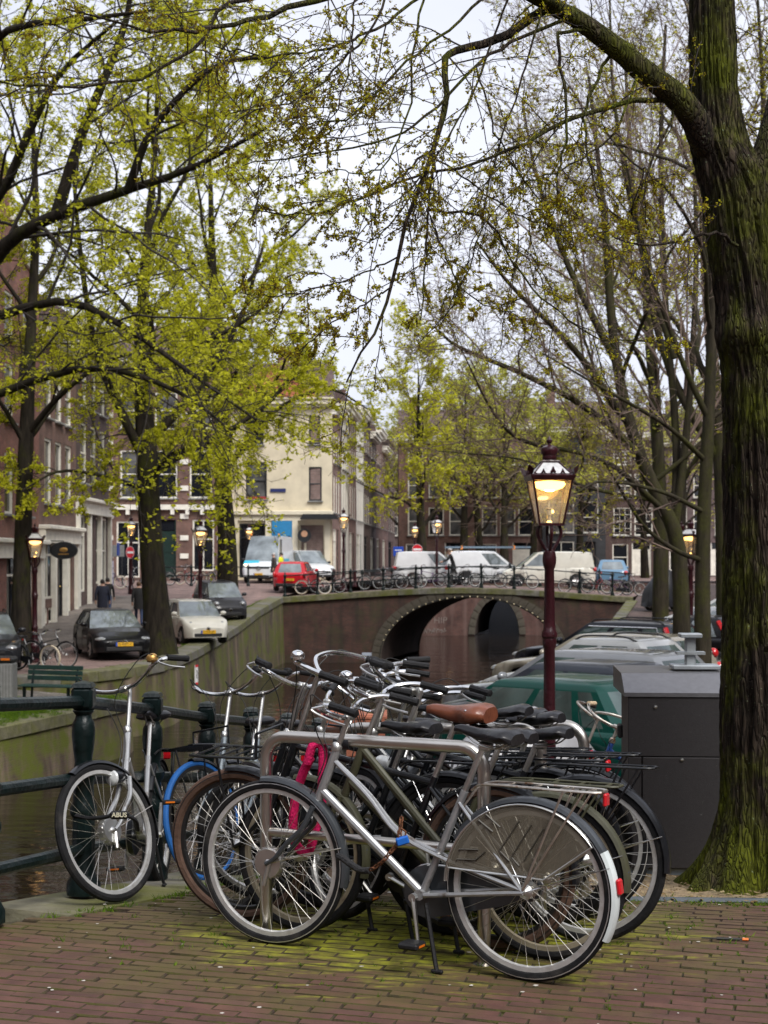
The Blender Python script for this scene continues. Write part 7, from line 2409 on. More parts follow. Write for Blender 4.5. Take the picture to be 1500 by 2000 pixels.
# ---- lanterns
def lamp_meshes(glow, detail):
    def mk():
        out = {}
        post = MB()
        post.lathe([(.2, 0), (.2, .06), (.16, .1), (.15, .42), (.17, .46), (.16, .52), (.11, .6), (.085, .75), (.08, 1.0), (.095, 1.02), (.095, 1.06), (.075, 1.1), (.07, 1.85), (.085, 1.88), (.09, 1.92), (.085, 1.95), (.1, 1.97), (.1, 2.0), (.078, 2.04), (.072, 2.1), (.06, 2.62), (.072, 2.64), (.085, 2.68), (.088, 2.73), (.075, 2.79), (.03, 2.82)], 18 if detail else 10)
        out['post'] = post.mesh('post', m_maroon)
        yoke = MB()
        for a in (0, PI / 2, PI, 3 * PI / 2):
            ca, sa = math.cos(a), math.sin(a)
            prof = [(.02, 2.78), (.06, 2.84), (.125, 2.96), (.135, 3.02), (.12, 3.08), (.1, 3.1)]
            yoke.tube([(r_ * ca, r_ * sa, z) for r_, z in spl([(r_, z, 0) for r_, z in prof], 4) for r_, z in [(r_, z)]] if False else [(q.x * ca, q.x * sa, q.y) for q in spl([(r_, z, 0) for r_, z in prof], 4)], .02, 8)
        out['yoke'] = yoke.mesh('yoke', m_maroon)
        fr = MB()
        b0, b1, z0, z1 = .135, .225, 3.1, 3.62
        q2 = math.sqrt(2)
        fr.lathe([(.0, z0 - .015), ((b0 + .012) * q2, z0 - .015), ((b0 + .012) * q2, z0 + .015), ((b0 - .02) * q2, z0 + .015)], sq=4, cap=False)
        for sx in (-1, 1):
            for sy in (-1, 1):
                fr.tube([(sx * b0, sy * b0, z0), (sx * b1, sy * b1, z1)], .013, 6)
        fr.lathe([((b1 - .02) * q2, z1 - .02), ((b1 + .012) * q2, z1 - .02), ((b1 + .028) * q2, z1 + .015), ((b1 + .035) * q2, z1 + .035), ((b1 + .012) * q2, z1 + .05), ((b1 - .02) * q2, z1 + .06)], sq=4, cap=False)
        out['frame'] = fr.mesh('lantern_frame', m_maroon, ang=20)
        panes = []
        for k in range(4):
            a = k * PI / 2
            M = Matrix.Rotation(a, 4, 'Z')
            p = MB(); p.add([M @ Vector(v) for v in ((-b0 + .01, -b0, z0 + .01), (b0 - .01, -b0, z0 + .01), (b1 - .01, -b1, z1 - .01), (-b1 + .01, -b1, z1 - .01))], [(0, 1, 2, 3)])
            panes.append(p.mesh('pane', m_clear, False))
        out['panes'] = panes
        rp_ = MB(); rp_.lathe([((b1 - .01) * q2, z1 + .05), (.09 * q2, z1 + .19)], sq=4, cap=False)
        out['roof_pane'] = rp_.mesh('roof_pane', m_milk, False)
        rf = MB()
        for sx in (-1, 1):
            for sy in (-1, 1):
                rf.tube([(sx * b1, sy * b1, z1 + .04), (sx * .09, sy * .09, z1 + .195)], .01, 5)
                # corner leaf ornaments
                rf.add([(sx * (b1 + .02), sy * (b1 + .02), z1 + .03), (sx * (b1 + .07), sy * (b1 + .0), z1 + .1), (sx * (b1 + .06), sy * (b1 + .06), z1 + .155), (sx * (b1 + .0), sy * (b1 + .07), z1 + .1), (sx * (b1 - .015), sy * (b1 - .015), z1 + .1)], [(0, 1, 2, 4), (0, 4, 2, 3), (0, 3, 2, 1)])
        rf.lathe([(.1 * q2, z1 + .19), (.105 * q2, z1 + .2), (.1 * q2, z1 + .215)], sq=4)
        rf.lathe([(.075, z1 + .215), (.085, z1 + .24), (.08, z1 + .27), (.095, z1 + .3), (.1, z1 + .335), (.09, z1 + .365), (.05, z1 + .385), (.02, z1 + .395), (.018, z1 + .41), (.034, z1 + .43), (.034, z1 + .45), (.015, z1 + .47), (.006, z1 + .5), (0, z1 + .53)], 16 if detail else 8)
        if detail:
            for k in range(4):
                M = Matrix.Rotation(k * PI / 2, 4, 'Z')
                for xx, sz in ((0, 1.25), (-.11, .9), (.11, .9)):
                    c = Vector((xx, -(b1 + .01), z1 + .05))
                    for dx, dz, rr in ((0, .035, .017), (-.014, .02, .013), (.014, .02, .013), (0, .055, .01)):
                        rf.ell(M @ (c + Vector((dx * sz, 0, dz * sz))), (rr * sz, rr * sz, rr * sz * 1.2), 8, 5)
                rf.tube([M @ Vector((x_, -(b1 + .012), z1 + .055 + .014 * math.cos(x_ * 57))) for x_ in np.linspace(-b1, b1, 25)], .0055, 5)
        out['roof'] = rf.mesh('lantern_roof', m_maroon)
        gl = MB(); gl.lathe([(.03, z1 - .015), (.17, z1 - .03), (.185, z1 - .06), (.15, z1 - .1), (.08, z1 - .125), (.0, z1 - .13)], 24)
        out['refl'] = gl.mesh('reflector', glow)
        co = MB(); co.ell((0, 0, z1 - .1), (.085, .085, .04), 14, 8)
        out['core'] = co.mesh('bulb', m_glow2 if detail else glow)
        bu = MB(); bu.lathe([(.045, z0), (.045, z0 + .02), (.02, z0 + .03), (.018, z0 + .1), (.03, z0 + .11), (.03, z0 + .17), (.045, z0 + .18), (.045, z0 + .19)], 12)
        out['burner'] = bu.mesh('burner', m_lampw)
        fl = MB(); fl.ell((.035, 0, z0 + .15), (.02, .02, .02), 8, 6); fl.ell((0, 0, z0 + .03), (.03, .03, .018), 8, 6)
        out['flame'] = fl.mesh('flame', m_glow)
        return out
    return cached(('lamp', glow.name, detail), mk)
def street_lamp(label, loc, rz=0., s=1., detail=False, group='lit canal street lamps', post=True):
    m = lamp_meshes(m_glow if detail else m_glowf, detail)
    t = thing('street_lamp', label, 'street lamp', M=Matrix.Translation(loc) @ Matrix.Rotation(rz, 4, 'Z') @ Matrix.Scale(s, 4), group=group)
    if post:
        link('post', m['post'], t)
        link('yoke', m['yoke'], t)
    f = link('lantern_frame', m['frame'], t)
    for p in m['panes']: link('pane', p, f)
    ro = link('lantern_roof', m['roof'], t); link('roof_pane', m['roof_pane'], ro)
    link('reflector', m['refl'], t); link('bulb', m['core'], t)
    b = link('burner', m['burner'], t); link('flame', m['flame'], b)
    return t
d = 12.9
ls_ = .79
topz = CAMH + (HOR - 846) / FPX * d
gz_ = zr(d)
lamp = street_lamp('tall maroon street lamp lit beside the parked green car', (X(1073, d), d, topz - 4.15 * ls_), R(4), ls_, True)
for o_ in lamp.children:
    if o_.name.startswith('post'):
        # its post is stouter and reaches the lower pavement
        ext = ((topz - (4.15 - 2.8) * ls_) - gz_) / ls_ / 2.8
        o_.matrix_local = Matrix.Translation((0, 0, 2.8 - 2.8 * ext)) @ Matrix.Diagonal((.92, .92, ext, 1))
for px, py, d, rz, lab in [(68, 1020, 42, .3, 'lit lamp beside the slim tree before the white shopfront'), (256, 1005, 70, .2, 'lit lamp above the round sign in the side street'), (391, 1010, 52, .4, 'lit lamp between the ivory and the small dark car'),
                       (671, 990, 70.5, .3, 'lit lamp on the bridge before the cream corner house'), (810, 1018, 92, .2, 'small lit lamp left of the thin tree past the bridge'), (853, 1003, 76, .5, 'lit lamp right of the no entry sign on the bridge'),
                       (1331, 1016, 44, .3, 'lit lamp among the bare branches by the parked cars'), (1349, 1010, 40, .8, 'second lamp post close to the green tree stem'), (878, 1062, 108, .2, 'distant lit lamp behind the rider')]:
    topz = CAMH + (HOR - py) / FPX * d
    street_lamp(lab, (X(px, d), d, topz - 4.15), rz)
street_lamp('lit wall lantern on the cream corner house', (X(487, 87.5), 87.4, CAMH + (HOR - 1020) / FPX * 87.5 - 4.15), .2, 1., False, None, False)
def wall_bracket(): pass

# ---- grey cabinet
m_cab = mat('anthracite_panel', (.026, .024, .026), .5, var=.12, scale=60, bump=.12, bscale=200, col2=(.08, .08, .08), c2=(.66, .72), s2=26)
m_cabtop = mat('light_grey_lid', (.13, .13, .14), .35, .2, var=.1, scale=30, coat=.2)
d = 8.75
zc = zr(d)
cb = thing('cabinet', 'anthracite metal cabinet with sloped grey lid beside the mossy trunk', 'cabinet', (X(1228, d), d, zc), R(-4))
hC = 1.42; cb.scale = (1, 1, .87)
m2 = MB(); m2.box((.48, .35, .03), (.94, .68, .06), bev=.01); part('plinth', m2, mat('blue_grey_plinth', (.2, .25, .3), .6), cb)
m2 = MB(); m2.box((.47, .35, (hC - .2) / 2 + .06), (.9, .66, hC - .2 - .02), bev=.006); part('carcass', m2, m_plast, cb)
for nm, x0, x1, z0, z1 in (('side_strip', -.008, .075, .065, .845), ('door_panel', .081, .945, .065, .845), ('upper_panel', -.008, .945, .851, 1.27)):
    m2 = MB(); m2.box(((x0 + x1) / 2, -.002, (z0 + z1) / 2), (x1 - x0, .05, z1 - z0), bev=.004); part(nm, m2, m_cab, cb)
m2 = MB()
m2.add([(-.03, -.035, 1.272), (.97, -.035, 1.272), (.97, -.035, 1.3), (-.03, -.035, 1.3), (-.03, .16, 1.42), (.97, .16, 1.42), (.97, .72, 1.43), (-.03, .72, 1.43), (-.03, .72, 1.272), (.97, .72, 1.272)],
       [(0, 1, 2, 3), (3, 2, 5, 4), (4, 5, 6, 7), (7, 6, 9, 8), (0, 3, 4, 7, 8), (1, 9, 6, 5, 2), (0, 8, 9, 1)])
part('lid', m2, m_cabtop, cb, smooth=False)
m2 = MB(); m2.box((.46, .4, 1.45), (.3, .2, .03), bev=.005); m2.box((.43, .4, 1.56), (.065, .065, .22), bev=.01); m2.box((.43, .4, 1.55), (.18, .1, .02)); m2.box((.43, .4, 1.68), (.14, .13, .03), bev=.006)
part('lifting_hook', m2, mat('galvanised', (.4, .43, .45), .5, .7, var=.2), cb)
for px_, pz in ((.16, 1.2), (.02, .87), (.32, .83), (.78, .7), (.77, .15)):
    m2 = MB(); m2.lathe([(.012, -.03), (.009, -.036), (0, -.038)], 10, (px_, 0, pz), 'y', cap=False); part('bolt', m2, m_alu if pz > .8 else m_plast, cb)
m2 = MB(); m2.box((-.035, .2, 1.0), (.03, .09, .1), bev=.01); part('lock_box', m2, m_plast, cb)

# ---- brown planter crate, covered scooter, bench, bin, sign boards
m_terra = mat('terracotta_boards', (.3, .1, .055), .75, var=.25, scale=10, bump=.2)
d = 12.6; w = .5
pt = thing('planter', 'terracotta coloured slatted planter box behind the handlebars', 'planter', (X(690, d), d + .3, zr(d)))
for i in range(5):
    m2 = MB(); m2.box((0, -.26, .55 + i * .13), (.52, .025, .115), bev=.006); part('plank', m2, m_terra, pt)
    for s in (-1, 1):
        m2 = MB(); m2.box((s * .26, 0, .55 + i * .13), (.025, .5, .115), bev=.006); part('plank', m2, m_terra, pt)
for sx in (-.25, .25):
    for sy in (-.25, .25):
        m2 = MB(); m2.box((sx, sy, .55), (.06, .06, 1.1), bev=.006); part('corner_post', m2, m_terra, pt)
m2 = MB(); m2.box((0, 0, 1.1), (.6, .56, .03), bev=.006); part('rim_board', m2, m_terra, pt)
def tarp(label, loc, rz, sx, sy, sz, m, seed, peak=(0, 0)):
    t = thing('covered_motorcycle', label, 'covered motorcycle', loc, rz)
    rows = []; nA, nH_ = 28, 14
    rd = np.random.default_rng(seed); 
    for i in range(nH_ + 1):
        f = i / nH_
        row = []
        for j in range(nA):
            a = 2 * PI * j / nA
            prof = math.cos(f * PI / 2) ** .55 if f < 1 else 0.
            fold = 1 + .09 * math.sin(7 * a + 3 * f + seed) * (1 - f) + .06 * mnoise.noise(Vector((math.cos(a) * 2, math.sin(a) * 2, f * 3 + seed)))
            x = math.cos(a) * sx * prof * fold + peak[0] * f; y = math.sin(a) * sy * prof * fold
            z = .2 + (sz - .2) * f * (1 - .25 * max(0, math.cos(a)) * (1 - f)) + .04 * math.sin(5 * a)  * (1 - f)
            row.append((x, y, z))
        rows.append(row)
    mb_ = MB(); mb_.grid(rows, closed_u=True); part('tarpaulin', mb_, m, t, ang=60)
    ri, ty, bk = car_wheel(.3, .12)
    for xx in (-sx * .62, sx * .62):
        w_ = link('wheel', ri, t, Matrix.Translation((xx, 0, .3))); link('tyre', ty, w_)
    return t
tarp('motorcycle under a silvery grey cover beside the green hatchback', (X(1010, 13.6), 14.3, zr(14.3)), R(15), 1.0, .42, 1.22, mat('silver_tarp', (.32, .32, .33), .35, .3, var=.2, scale=4, bump=.3, bscale=6), 2, (.25, 0))
tarp('scooter under a black pointed cover at the end of the bridge', (X(1294, 62), 62, zr(62)), R(20), 1.0, .55, 1.85, mat('black_tarp', (.015, .016, .02), .35, var=.3, scale=3, bump=.3, bscale=5), 5, (.2, 0))
# bench
m_bench = mat('bench_green', (.02, .055, .045), .5, var=.2)
d = 34.2
bn = thing('bench', 'dark green bench on the landing below the black bike', 'bench', (X(98, d), d, -1.84), R(-18))
for i, (yy, zz) in enumerate(((-.2, .45), (-.05, .46), (.1, .46))):
    m2 = MB(); m2.box((0, yy, zz), (1.5, .12, .035), bev=.008); part('seat_slat', m2, m_bench, bn)
for zz in (.62, .75, .87):
    m2 = MB(); m2.box((0, .2 + (zz - .6) * .2, zz), (1.5, .03, .11), bev=.008); part('back_slat', m2, m_bench, bn)
for sx in (-.6, .6):
    m2 = MB(); m2.box((sx, -.18, .22), (.06, .06, .44)); m2.box((sx, .02, .425), (.05, .45, .03)); part('leg', m2, m_iron, bn)
    m2 = MB(); m2.tube([(sx, .14, 0), (sx, .17, .45), (sx, .28, .92)], .03, 6); part('leg', m2, m_iron, bn)
# bin at the left edge
d = 33
bi = thing('waste_bin', 'grey ribbed waste bin with dark lid at the edge of the picture', 'bin', (X(8, d), d, -1.75))
m2 = MB(); m2.box((0, 0, .5), (.5, .5, 1.0), bev=.03); part('body', m2, mat('bin_grey', (.2, .2, .19), .6), bi)
for i in range(7):
    m2 = MB(); m2.box((-.21 + i * .07, -.255, .5), (.03, .02, .92)); part('slat', m2, mat('bin_grey2', (.26, .26, .25), .6), bi)
m2 = MB(); m2.box((0, 0, 1.08), (.54, .54, .14), bev=.05); lidb = part('lid', m2, m_plast, bi)
m2 = MB(); m2.box((.1, -.28, 1.1), (.2, .02, .05)); part('sticker', m2, m_orange, lidb)
# no entry signs
m_sred = mat('sign_red', (.62, .008, .02), .35, var=.05); m_swhite = mat('sign_white', (.8, .8, .8), .4, var=.03); m_sblue = mat('sign_blue', (.01, .06, .4), .4, var=.06)
def no_entry(label, loc, rz, h, base=None):
    t = thing('no_entry_sign', label, 'road sign', loc, rz)
    m2 = MB(); m2.tube([(0, .05, 0), (0, .05, h + .3)], .035, 8); part('pole', m2, m_maroon, t)
    m2 = MB(); m2.lathe([(0, -.01), (.3, -.01), (.3, .01), (0, .01)], 28, (0, 0, h), 'y'); dd = part('disc', m2, m_sred, t)
    m2 = MB(); m2.lathe([(.285, -.014), (.3, -.014)], 28, (0, 0, h), 'y', cap=False); part('edge', m2, m_swhite, dd)
    m2 = MB(); m2.box((0, -.016, h), (.46, .01, .11)); part('bar', m2, m_swhite, dd)
    return t
d = 83; z = CAMH - (1073 - HOR) / FPX * d
s1 = no_entry('red round no entry sign with white bar above the bridge bikes', (X(815, d), d, .3), 0, z - .3)
m2 = MB(); m2.box((0, -.0, z - .3 - .48), (.46, .012, .22)); part('subplate', m2, m_swhite, s1)
d = 70.3; z = CAMH - (1079 - HOR) / FPX * d
no_entry('red no entry sign turned sideways on the side street lamp', (X(257, d), d - .45, zl(70)), R(58), z - zl(70))
def board(label, px, py, d, w, h, m, rz=0., name='sign_board', cat='sign', txt=None, tm_=None, ts=.2, legs=True):
    c = P(px, py, d)
    zb = zl(d) if px < 700 else .25
    t = thing(name, label, cat, (c.x, c.y, zb), rz)
    m2 = MB(); m2.box((0, 0, c.z - zb), (w, .03, h), bev=.008); b_ = part('panel', m2, m, t)
    if legs:
        for sx in (-w * .35, w * .35):
            m2 = MB(); m2.tube([(sx, .03, 0), (sx, .03, c.z - zb + h / 2)], .03, 6); part('leg', m2, m_plast, t)
    if txt:
        q = text_mb(txt, ts, .002); q.xf(RX90); part('lettering', q, tm_, b_, Matrix.Translation((0, -.018, c.z - zb)), smooth=False)
    return t
bd_ = board('blue board with two pale lines left of the no entry sign', 778, 1077, 84, .6, .56, m_sblue, 0)
c_ = P(778, 1077, 84)
for zz, ww in ((.08, .4), (-.1, .28)):
    m2 = MB(); m2.box((0, -.018, c_.z - .25 + zz), (ww, .006, .05)); part('printed_line', m2, m_swhite, bd_.children[0])
board('grey hanging sign box over the side street', 229, 1076, 76, .75, .62, mat('sign_grey', (.17, .18, .18), .6, var=.2), R(20))
board('bluish white advertising board behind the walking couple', 216, 1120, 74, .32, 1.3, mat('poster_white', (.45, .45, .55), .5, var=.2), R(10), legs=False)
c = P(213, 1073, 68.5); 
m2 = MB(); m2.box((0, 0, 0), (.05, .5, .6), bev=.01); bs = tag(part('projecting_sign', m2, m_sblue), 'small blue sign projecting from the corner house', 'sign'); bs.location = (-12.6, 67.45, c.z)
# hanging oval sign at the brown house
c = P(92, 1075, 54); 
hs_ = thing('hanging_sign', 'dark oval hanging sign with a gold emblem beside the lit lamp', 'sign', (-12.2, 54.2, c.z))
m2 = MB(); m2.lathe([(0, -.06), (.5, -.06), (.54, 0), (.5, .06), (0, .06)], 24, (0, 0, 0), 'y'); m2.xf(Matrix.Scale(.62, 4, (0, 0, 1))); di = part('disc', m2, m_dark, hs_)
m2 = MB(); m2.ell((0, -.065, .02), (.16, .015, .09), 12, 6); m2.box((0, -.066, -.14), (.4, .012, .05)); part('gold_mark', m2, m_gold, di)
m2 = MB(); m2.tube([(-.8, 0, .36), (0, 0, .36), (0, 0, .3)], .02, 6); part('bracket', m2, m_dark, hs_)
# wall lantern with yellow light
c = P(405, 1075, 87.7)
wl = thing('wall_lantern', 'small glowing black wall lantern beside the lamp on the cream house', 'lantern', (c.x, 87.8, c.z))
m2 = MB(); m2.lathe([(.08, -.2), (.16, .12), (.18, .14), (.05, .3), (0, .34)], sq=4); m2.tube([(0, 0, .2), (0, .2, .25)], .02, 5); part('cap', m2, m_dark, wl, Matrix.Translation((0, 0, .1)))
m2 = MB(); m2.ell((0, -.03, .05), (.15, .15, .17), 8, 6); part('glow', m2, m_glowf, wl)
c = P(617, 1082, 87.7)
wl = thing('wall_lantern', 'unlit black wall lantern by the cafe door', 'lantern', (c.x, 87.8, c.z))
m2 = MB(); m2.lathe([(.07, -.2), (.15, .08), (.18, .1), (.05, .26), (0, .3)], sq=4); m2.tube([(0, 0, .2), (0, .2, .25)], .02, 5); part('cap', m2, m_dark, wl)
m2 = MB(); m2.lathe([(.06, -.2), (.14, .07)], sq=4); part('pane', m2, m_lens, wl)
# mooring number plate on the far quay wall
c = P(380, 1318, 45.5)
mp_ = thing('mooring_sign', 'narrow white sign with red ends on the mossy quay wall', 'sign', (el(45.5) + .17, 45.5, c.z), R90 - .3)
m2 = MB(); m2.box((0, 0, 0), (.2, .03, .62)); pn = part('panel', m2, m_swhite, mp_)
for z_ in (-.28, .28):
    m2 = MB(); m2.box((0, -.004, z_), (.2, .03, .07)); part('red_band', m2, m_sred, pn)
m2 = MB(); m2.tube(spl([(-.02, -.02, .15), (.03, -.02, .05), (-.01, -.02, 0), (.02, -.02, -.12)], 4), .015, 4); part('symbol', m2, m_ink, pn)
# bollards on the bridge end
for i, (px, d) in enumerate([(566, 74), (693, 74.5), (652, 76)]):
    m2 = MB(); m2.lathe([(.12, 0), (.12, .1), (.09, .16), (.08, .7), (.1, .74), (.1, .8), (.06, .88), (0, .92)], 10)
    o_ = tag(part('bollard', m2, m_maroon), ['maroon bollard between the red car and the lamp', 'maroon bollard right of the bridge lamp', 'maroon bollard behind the bridge lamp foot'][i], 'bollard', 'street bollards')
    o_.location = (X(px, d), d, zl(d))
# dropped pen on the pavement
d_ = 1.62 * FPX / (1840 - HOR); a = P(1370, 1835, d_); b_ = P(1470, 1845, d_ - .03)
m2 = MB(); a.z = b_.z = .018; u = (b_ - a); m2.tube([Vector((0, 0, 0)), u * .95], [.003, .004], 6); m2.tube([u * .3, u * .75], .006, 6); pe_ = tag(part('brush', m2, m_ink), 'thin black brush lying on the pavement near the tree', 'brush'); pe_.location = a
m2 = MB(); m2.tube([u * .8, u * .92], .0068, 6); part('band', m2, m_orange, pe_)
# ---- moss and grass tufts in the joints and along edges
def tufts(label, spots, seed, hgt=.06, n=14, name='grass', m=None):
    rng = np.random.default_rng(seed)
    V = []; F = []
    for (x, y, z, s) in spots:
        k = int(n * s) + 3
        for _ in range(k):
            bx, by = x + rng.normal(0, .025 * s), y + rng.normal(0, .02 * s)
            h = hgt * rng.uniform(.4, 1.2) * (.6 + .4 * s); a = rng.uniform(0, 2 * PI); w = .003 + .002 * rng.random()
            lx, ly = rng.normal(0, .5) * h, rng.normal(0, .5) * h
            i0 = len(V)
            V += [(bx - w * math.cos(a), by - w * math.sin(a), z), (bx + w * math.cos(a), by + w * math.sin(a), z), (bx + lx * .5, by + ly * .5, z + h * .65), (bx + lx, by + ly, z + h)]
            F += [(i0, i0 + 1, i0 + 2), (i0, i0 + 2, i0 + 3)]
    me = bpy.data.meshes.new(name); me.from_pydata(V, [], F); me.materials.append(m or m_grass)
    o = link(name, me); tag(o, label, 'grass', kind='stuff')
rd = random.Random(9)
sp = []
for _ in range(120):
    y = rd.uniform(5.9, 9.5); x = er(y) + .45 + abs(rd.gauss(0, .05)); sp.append((x, y, zr(y), rd.uniform(.3, 1.1)))
for _ in range(160):
    y = rd.uniform(5.9, 8.2); x = rd.gauss(.3, .7); sp.append((x, y, zr(y), rd.uniform(.3, 1.)))
for _ in range(150):
    x = rd.uniform(1.0, 2.2); y = 6.98 - .12 * (x - 1.15) + rd.gauss(0, .06); sp.append((x, y, zr(y), rd.uniform(.3, 1.)))
for _ in range(160):
    x = rd.uniform(-1.2, 2); y = rd.uniform(5.1, 6.6); sp.append((x, y, .004, .15))
tufts('short green grass in the pavement joints', sp, 5, .03)
sp = []
for _ in range(900):
    y = rd.uniform(14, 40); x = er(y) + .5 + abs(rd.gauss(0, .35)); sp.append((x, y, zr(y) - .02, rd.uniform(1, 3)))
for _ in range(260):
    y = rd.uniform(37, 66); x = el(y) - .66 - abs(rd.gauss(0, .08)); sp.append((x, y, zl(y) - .02, rd.uniform(.5, 1.6)))
for _ in range(500):
    f = rd.random(); x = -8.9 + 2.2 * f + rd.gauss(0, .35); y = 30 + 6 * f + rd.gauss(0, .4); sp.append((x - .2, y, -1.87, rd.uniform(1, 3)))
tufts('grass growing behind the edge stones of both banks', sp, 6, .07)
# pale fallen petals and scraps on the bricks
V = []; F = []
for _ in range(70):
    y = rd.uniform(4.9, 7.2); x = rd.uniform(-1.8, 2.2) * y / 7; a = rd.uniform(0, PI); s = rd.uniform(.004, .012); i0 = len(V)
    for k in range(5):
        V.append((x + s * math.cos(a + k * 1.257) * rd.uniform(.6, 1.3), y + s * math.sin(a + k * 1.257) * rd.uniform(.6, 1.2), zr(y) + .012))
    F.append(tuple(range(i0, i0 + 5)))
me = bpy.data.meshes.new('petals'); me.from_pydata(V, [], F); me.materials.append(mat('pale_petal', (.5, .47, .42), .8))
tag(link('petals', me), 'pale petals scattered over the brick pavement', 'petals', kind='stuff')
# leaf litter on the tree bed
V = []; F = []
for _ in range(900):
    y = rd.uniform(6.85, 8.6); x = rd.uniform(1.12, 2.6); a = rd.uniform(0, PI); s = rd.uniform(.006, .02); i0 = len(V); z = zr(y) + .012 + rd.uniform(0, .015)
    for k in range(4):
        V.append((x + s * math.cos(a + k * PI / 2) * (1 if k % 2 else .5), y + s * math.sin(a + k * PI / 2) * (1 if k % 2 else .5), z + rd.uniform(-.004, .006)))
    F.append(tuple(range(i0, i0 + 4)))
me = bpy.data.meshes.new('leaf_litter'); me.from_pydata(V, [], F); me.materials.append(leaf_mat('litter', [(.06, .04, .02), (.2, .14, .07), (.3, .24, .14)], .1))
tag(link('leaf_litter', me), 'brown leaf litter on the earth round the trunk', 'leaf litter', kind='stuff')
# metal edge of the tree bed
m2 = MB(); m2.tube([(1.14, 7.0, zr(7.0) + .012), (1.8, 6.92, zr(6.9) + .014), (2.6, 6.83, zr(6.83) + .014), (3.4, 6.73, .014)], .018, 6)
tag(part('bed_edging', m2, mat('edging_steel', (.07, .085, .1), .6, .2)), 'thin grey steel edging of the tree bed', 'edging')
# ------------------------------------------------------------------ people
m_skin = mat('skin', (.5, .3, .22), .6, var=.08)
def cloth(n, c): return mat('cloth_' + n, c, .85, var=.2, scale=12, bump=.3, bscale=30)
def person(label, loc, rz, jacket, trousers, hair, pose='walk', coat=False, h=1.75, shoes=None):
    """one continuous skinned body; clothing by material of the faces, hair a child"""
    s = h / 1.75
    st = {'walk': .16, 'stand': .03, 'ride': .1}[pose]
    lean = .16 if pose == 'ride' else 0.
    J = {'pel': (0, 0, .95), 'sp': (.01 + lean * .5, 0, 1.15), 'ch': (lean, 0, 1.36), 'nk': (lean * 1.3 + .01, 0, 1.5), 'hd': (lean * 1.5 + .03, 0, 1.6), 'tp': (lean * 1.5 + .03, 0, 1.7)}
    rad = {'pel': (.15, .115), 'sp': (.145, .11), 'ch': (.17, .115), 'nk': (.06, .06), 'hd': (.078, .095), 'tp': (.06, .07)}
    E = [('pel', 'sp'), ('sp', 'ch'), ('ch', 'nk'), ('nk', 'hd'), ('hd', 'tp')]
    for sd, k in ((1, 'l'), (-1, 'r')):
        f = st * sd
        J['hip' + k] = (f * .2, sd * .09, .88); J['kn' + k] = (f * .9 + .04 * (st > .1), sd * .1, .49); J['an' + k] = (f * 1.5 - (.06 if f < 0 else 0), sd * .1, .09); J['to' + k] = (f * 1.5 + .15 - (.06 if f < 0 else 0), sd * .12, .035)
        rad['hip' + k] = (.095, .095); rad['kn' + k] = (.066, .066); rad['an' + k] = (.045, .045); rad['to' + k] = (.04, .03)
        E += [('pel', 'hip' + k), ('hip' + k, 'kn' + k), ('kn' + k, 'an' + k), ('an' + k, 'to' + k)]
        J['sh' + k] = (lean + .0, sd * .185, 1.42); rad['sh' + k] = (.07, .07)
        if pose == 'ride':
            J['el' + k] = (lean + .2, sd * .25, 1.2); J['wr' + k] = (lean + .42, sd * .24, 1.12); J['ha' + k] = (lean + .5, sd * .24, 1.11)
        else:
            J['el' + k] = (-f * .5 + lean - .02, sd * .245, 1.15); J['wr' + k] = (-f * .9 + .07, sd * .25, .92); J['ha' + k] = (-f * .9 + .1, sd * .25, .83)
        rad['el' + k] = (.052, .052); rad['wr' + k] = (.035, .035); rad['ha' + k] = (.042, .026)
        E += [('ch', 'sh' + k), ('sh' + k, 'el' + k), ('el' + k, 'wr' + k), ('wr' + k, 'ha' + k)]
        for q in range(4):
            n_ = 'fi%s%d' % (k, q); b_ = Vector(J['ha' + k]); d_ = (b_ - Vector(J['wr' + k])).normalized()
            J[n_] = tuple(b_ + d_ * (.07 - .008 * abs(q - 1)) + Vector(((q - 1.5) * .018, 0, 0))); rad[n_] = (.009, .009); E.append(('ha' + k, n_))
        n_ = 'th' + k; J[n_] = tuple(Vector(J['wr' + k]) + Vector((.05, -sd * .01, -.06))); rad[n_] = (.01, .01); E.append(('wr' + k, n_))
    names = list(J); idx = {n_: i for i, n_ in enumerate(names)}
    me = bpy.data.meshes.new('person_skeleton')
    me.from_pydata([Vector(J[n_]) * s for n_ in names], [(idx[a], idx[b]) for a, b in E], [])
    o = bpy.data.objects.new('person_skeleton', me); C.objects.link(o)
    md = o.modifiers.new('skin', 'SKIN'); md.use_smooth_shade = True
    for i, n_ in enumerate(names):
        sv = me.skin_vertices[0].data[i]; sv.radius = (rad[n_][0] * s, rad[n_][1] * s); sv.use_root = n_ == 'pel'
    sb = o.modifiers.new('sub', 'SUBSURF'); sb.levels = sb.render_levels = 1
    dg = bpy.context.evaluated_depsgraph_get()
    body = bpy.data.meshes.new_from_object(o.evaluated_get(dg))
    bpy.data.objects.remove(o)
    body.materials.clear()
    for m_ in (m_skin, jacket, trousers, m_ink): body.materials.append(m_)
    for p in body.polygons:
        c = p.center / s
        k = 1
        if c.z > 1.49 and abs(c.y) < .12: k = 0
        elif c.z < .1: k = 3
        elif c.z < .98 and abs(c.y) < .2: k = 2
        elif abs(c.y) > .2 and ((pose != 'ride' and c.z < .92) or (pose == 'ride' and c.x > lean + .42)): k = 0
        p.material_index = k
        p.use_smooth = True
    t = link('person', body); tag(t, label, 'person', None)
    t.matrix_world = Matrix.Translation(loc) @ Matrix.Rotation(rz, 4, 'Z')
    hx = J['hd'][0] * s
    hr = MB(); hr.ell((hx - .018 * s, 0, 1.645 * s), (.105 * s, .09 * s, .1 * s), 12, 8); part('hair', hr, hair, t)
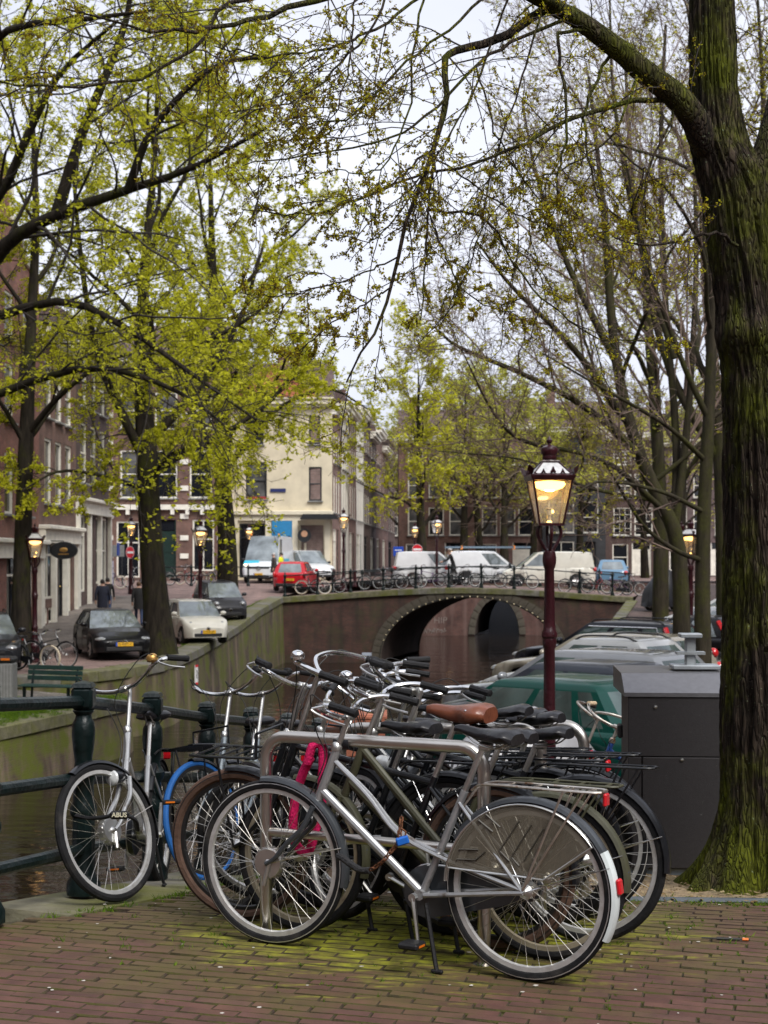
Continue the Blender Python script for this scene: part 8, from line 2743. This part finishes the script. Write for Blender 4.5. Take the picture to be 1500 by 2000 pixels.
    fc = MB(); fc.ell((hx + .085 * s, 0, 1.6 * s), (.02 * s, .013 * s, .022 * s), 6, 5); part('nose', fc, m_skin, t)
    for sd in (-1, 1):
        ey = MB(); ey.ell((hx + .078 * s, sd * .032 * s, 1.625 * s), (.012, .012, .008), 6, 4); part('eye', ey, m_ink, t)
        ea = MB(); ea.ell((hx, sd * .09 * s, 1.61 * s), (.022, .012, .032), 6, 5); part('ear', ea, m_skin, t)
    if coat:
        ct = MB(); rows = []
        for z_, rx_, ry_ in ((1.46, .08, .13), (1.4, .135, .21), (1.2, .15, .2), (1.0, .165, .19), (.8, .19, .2), (.66, .2, .21)):
            rows.append([(lean * (z_ - .9) * 1.6 + math.cos(a) * rx_ * s, math.sin(a) * ry_ * s, z_ * s) for a in np.linspace(0, 2 * PI, 17)[:-1]])
        ct.grid(rows, closed_u=True); part('coat', ct, jacket, t, ang=80)
    return t
nvy = cloth('navy', (.012, .015, .03)); blk = cloth('black', (.01, .01, .011)); brn = cloth('brown_coat', (.05, .042, .035)); jn = cloth('jeans', (.03, .05, .11)); hv = cloth('hi_vis', (.7, .75, .02))
hk = mat('dark_hair', (.015, .011, .009), .6, var=.3, scale=40); hb_ = mat('brown_hair', (.1, .05, .025), .6, var=.3, scale=40); hg = mat('grey_hair', (.4, .39, .38), .6, var=.3, scale=40)
y = 56; person('person in a dark navy jacket walking away before the white shopfront', (X(200, y), y, zl(y) + .0), R(95), nvy, blk, hk, 'walk', True, 1.8)
y = 57.5; person('person with long dark hair beside the navy jacket', (X(210, y), y, zl(y)), R(95), blk, jn, hk, 'walk', False, 1.7)
y = 55.5; person('person in black half hidden by the thick trunk', (X(271, y), y, zl(y)), R(100), blk, jn, hb_, 'walk', True, 1.75)
y = 77; person('grey haired person in a long brown coat before the delivery van', (X(535, y), y, zl(y)), R(-170), brn, blk, hg, 'stand', True, 1.75)
y = 78.2; person('person in a yellow safety vest beside the delivery van', (X(549, y), y, zl(y)), R(-20), hv, nvy, hk, 'stand', False, 1.75)
y = 70.6; x = X(887, y); rider = person('person in a black jacket riding a bicycle over the bridge', (x, y, deck_z(x) + .12), R(182), blk, blk, hb_, 'ride', False, 1.75)
build_bike('bicycle with black crate bags under the rider', None, (x - .55, y), PI, dict(lo=True, frame=m_blackp, type='step', ground=lambda y_, z_=deck_z(x) + .02: z_, rack=m_blackp, tw=.024))
m2 = MB(); m2.box((0, 0, 0), (.42, .5, .36), bev=.04); bg_ = tag(part('pannier_bag', m2, m_plast), 'black pannier bag behind the rider on the bridge', 'bag'); bg_.location = (x + .62, y, deck_z(x) + .62)
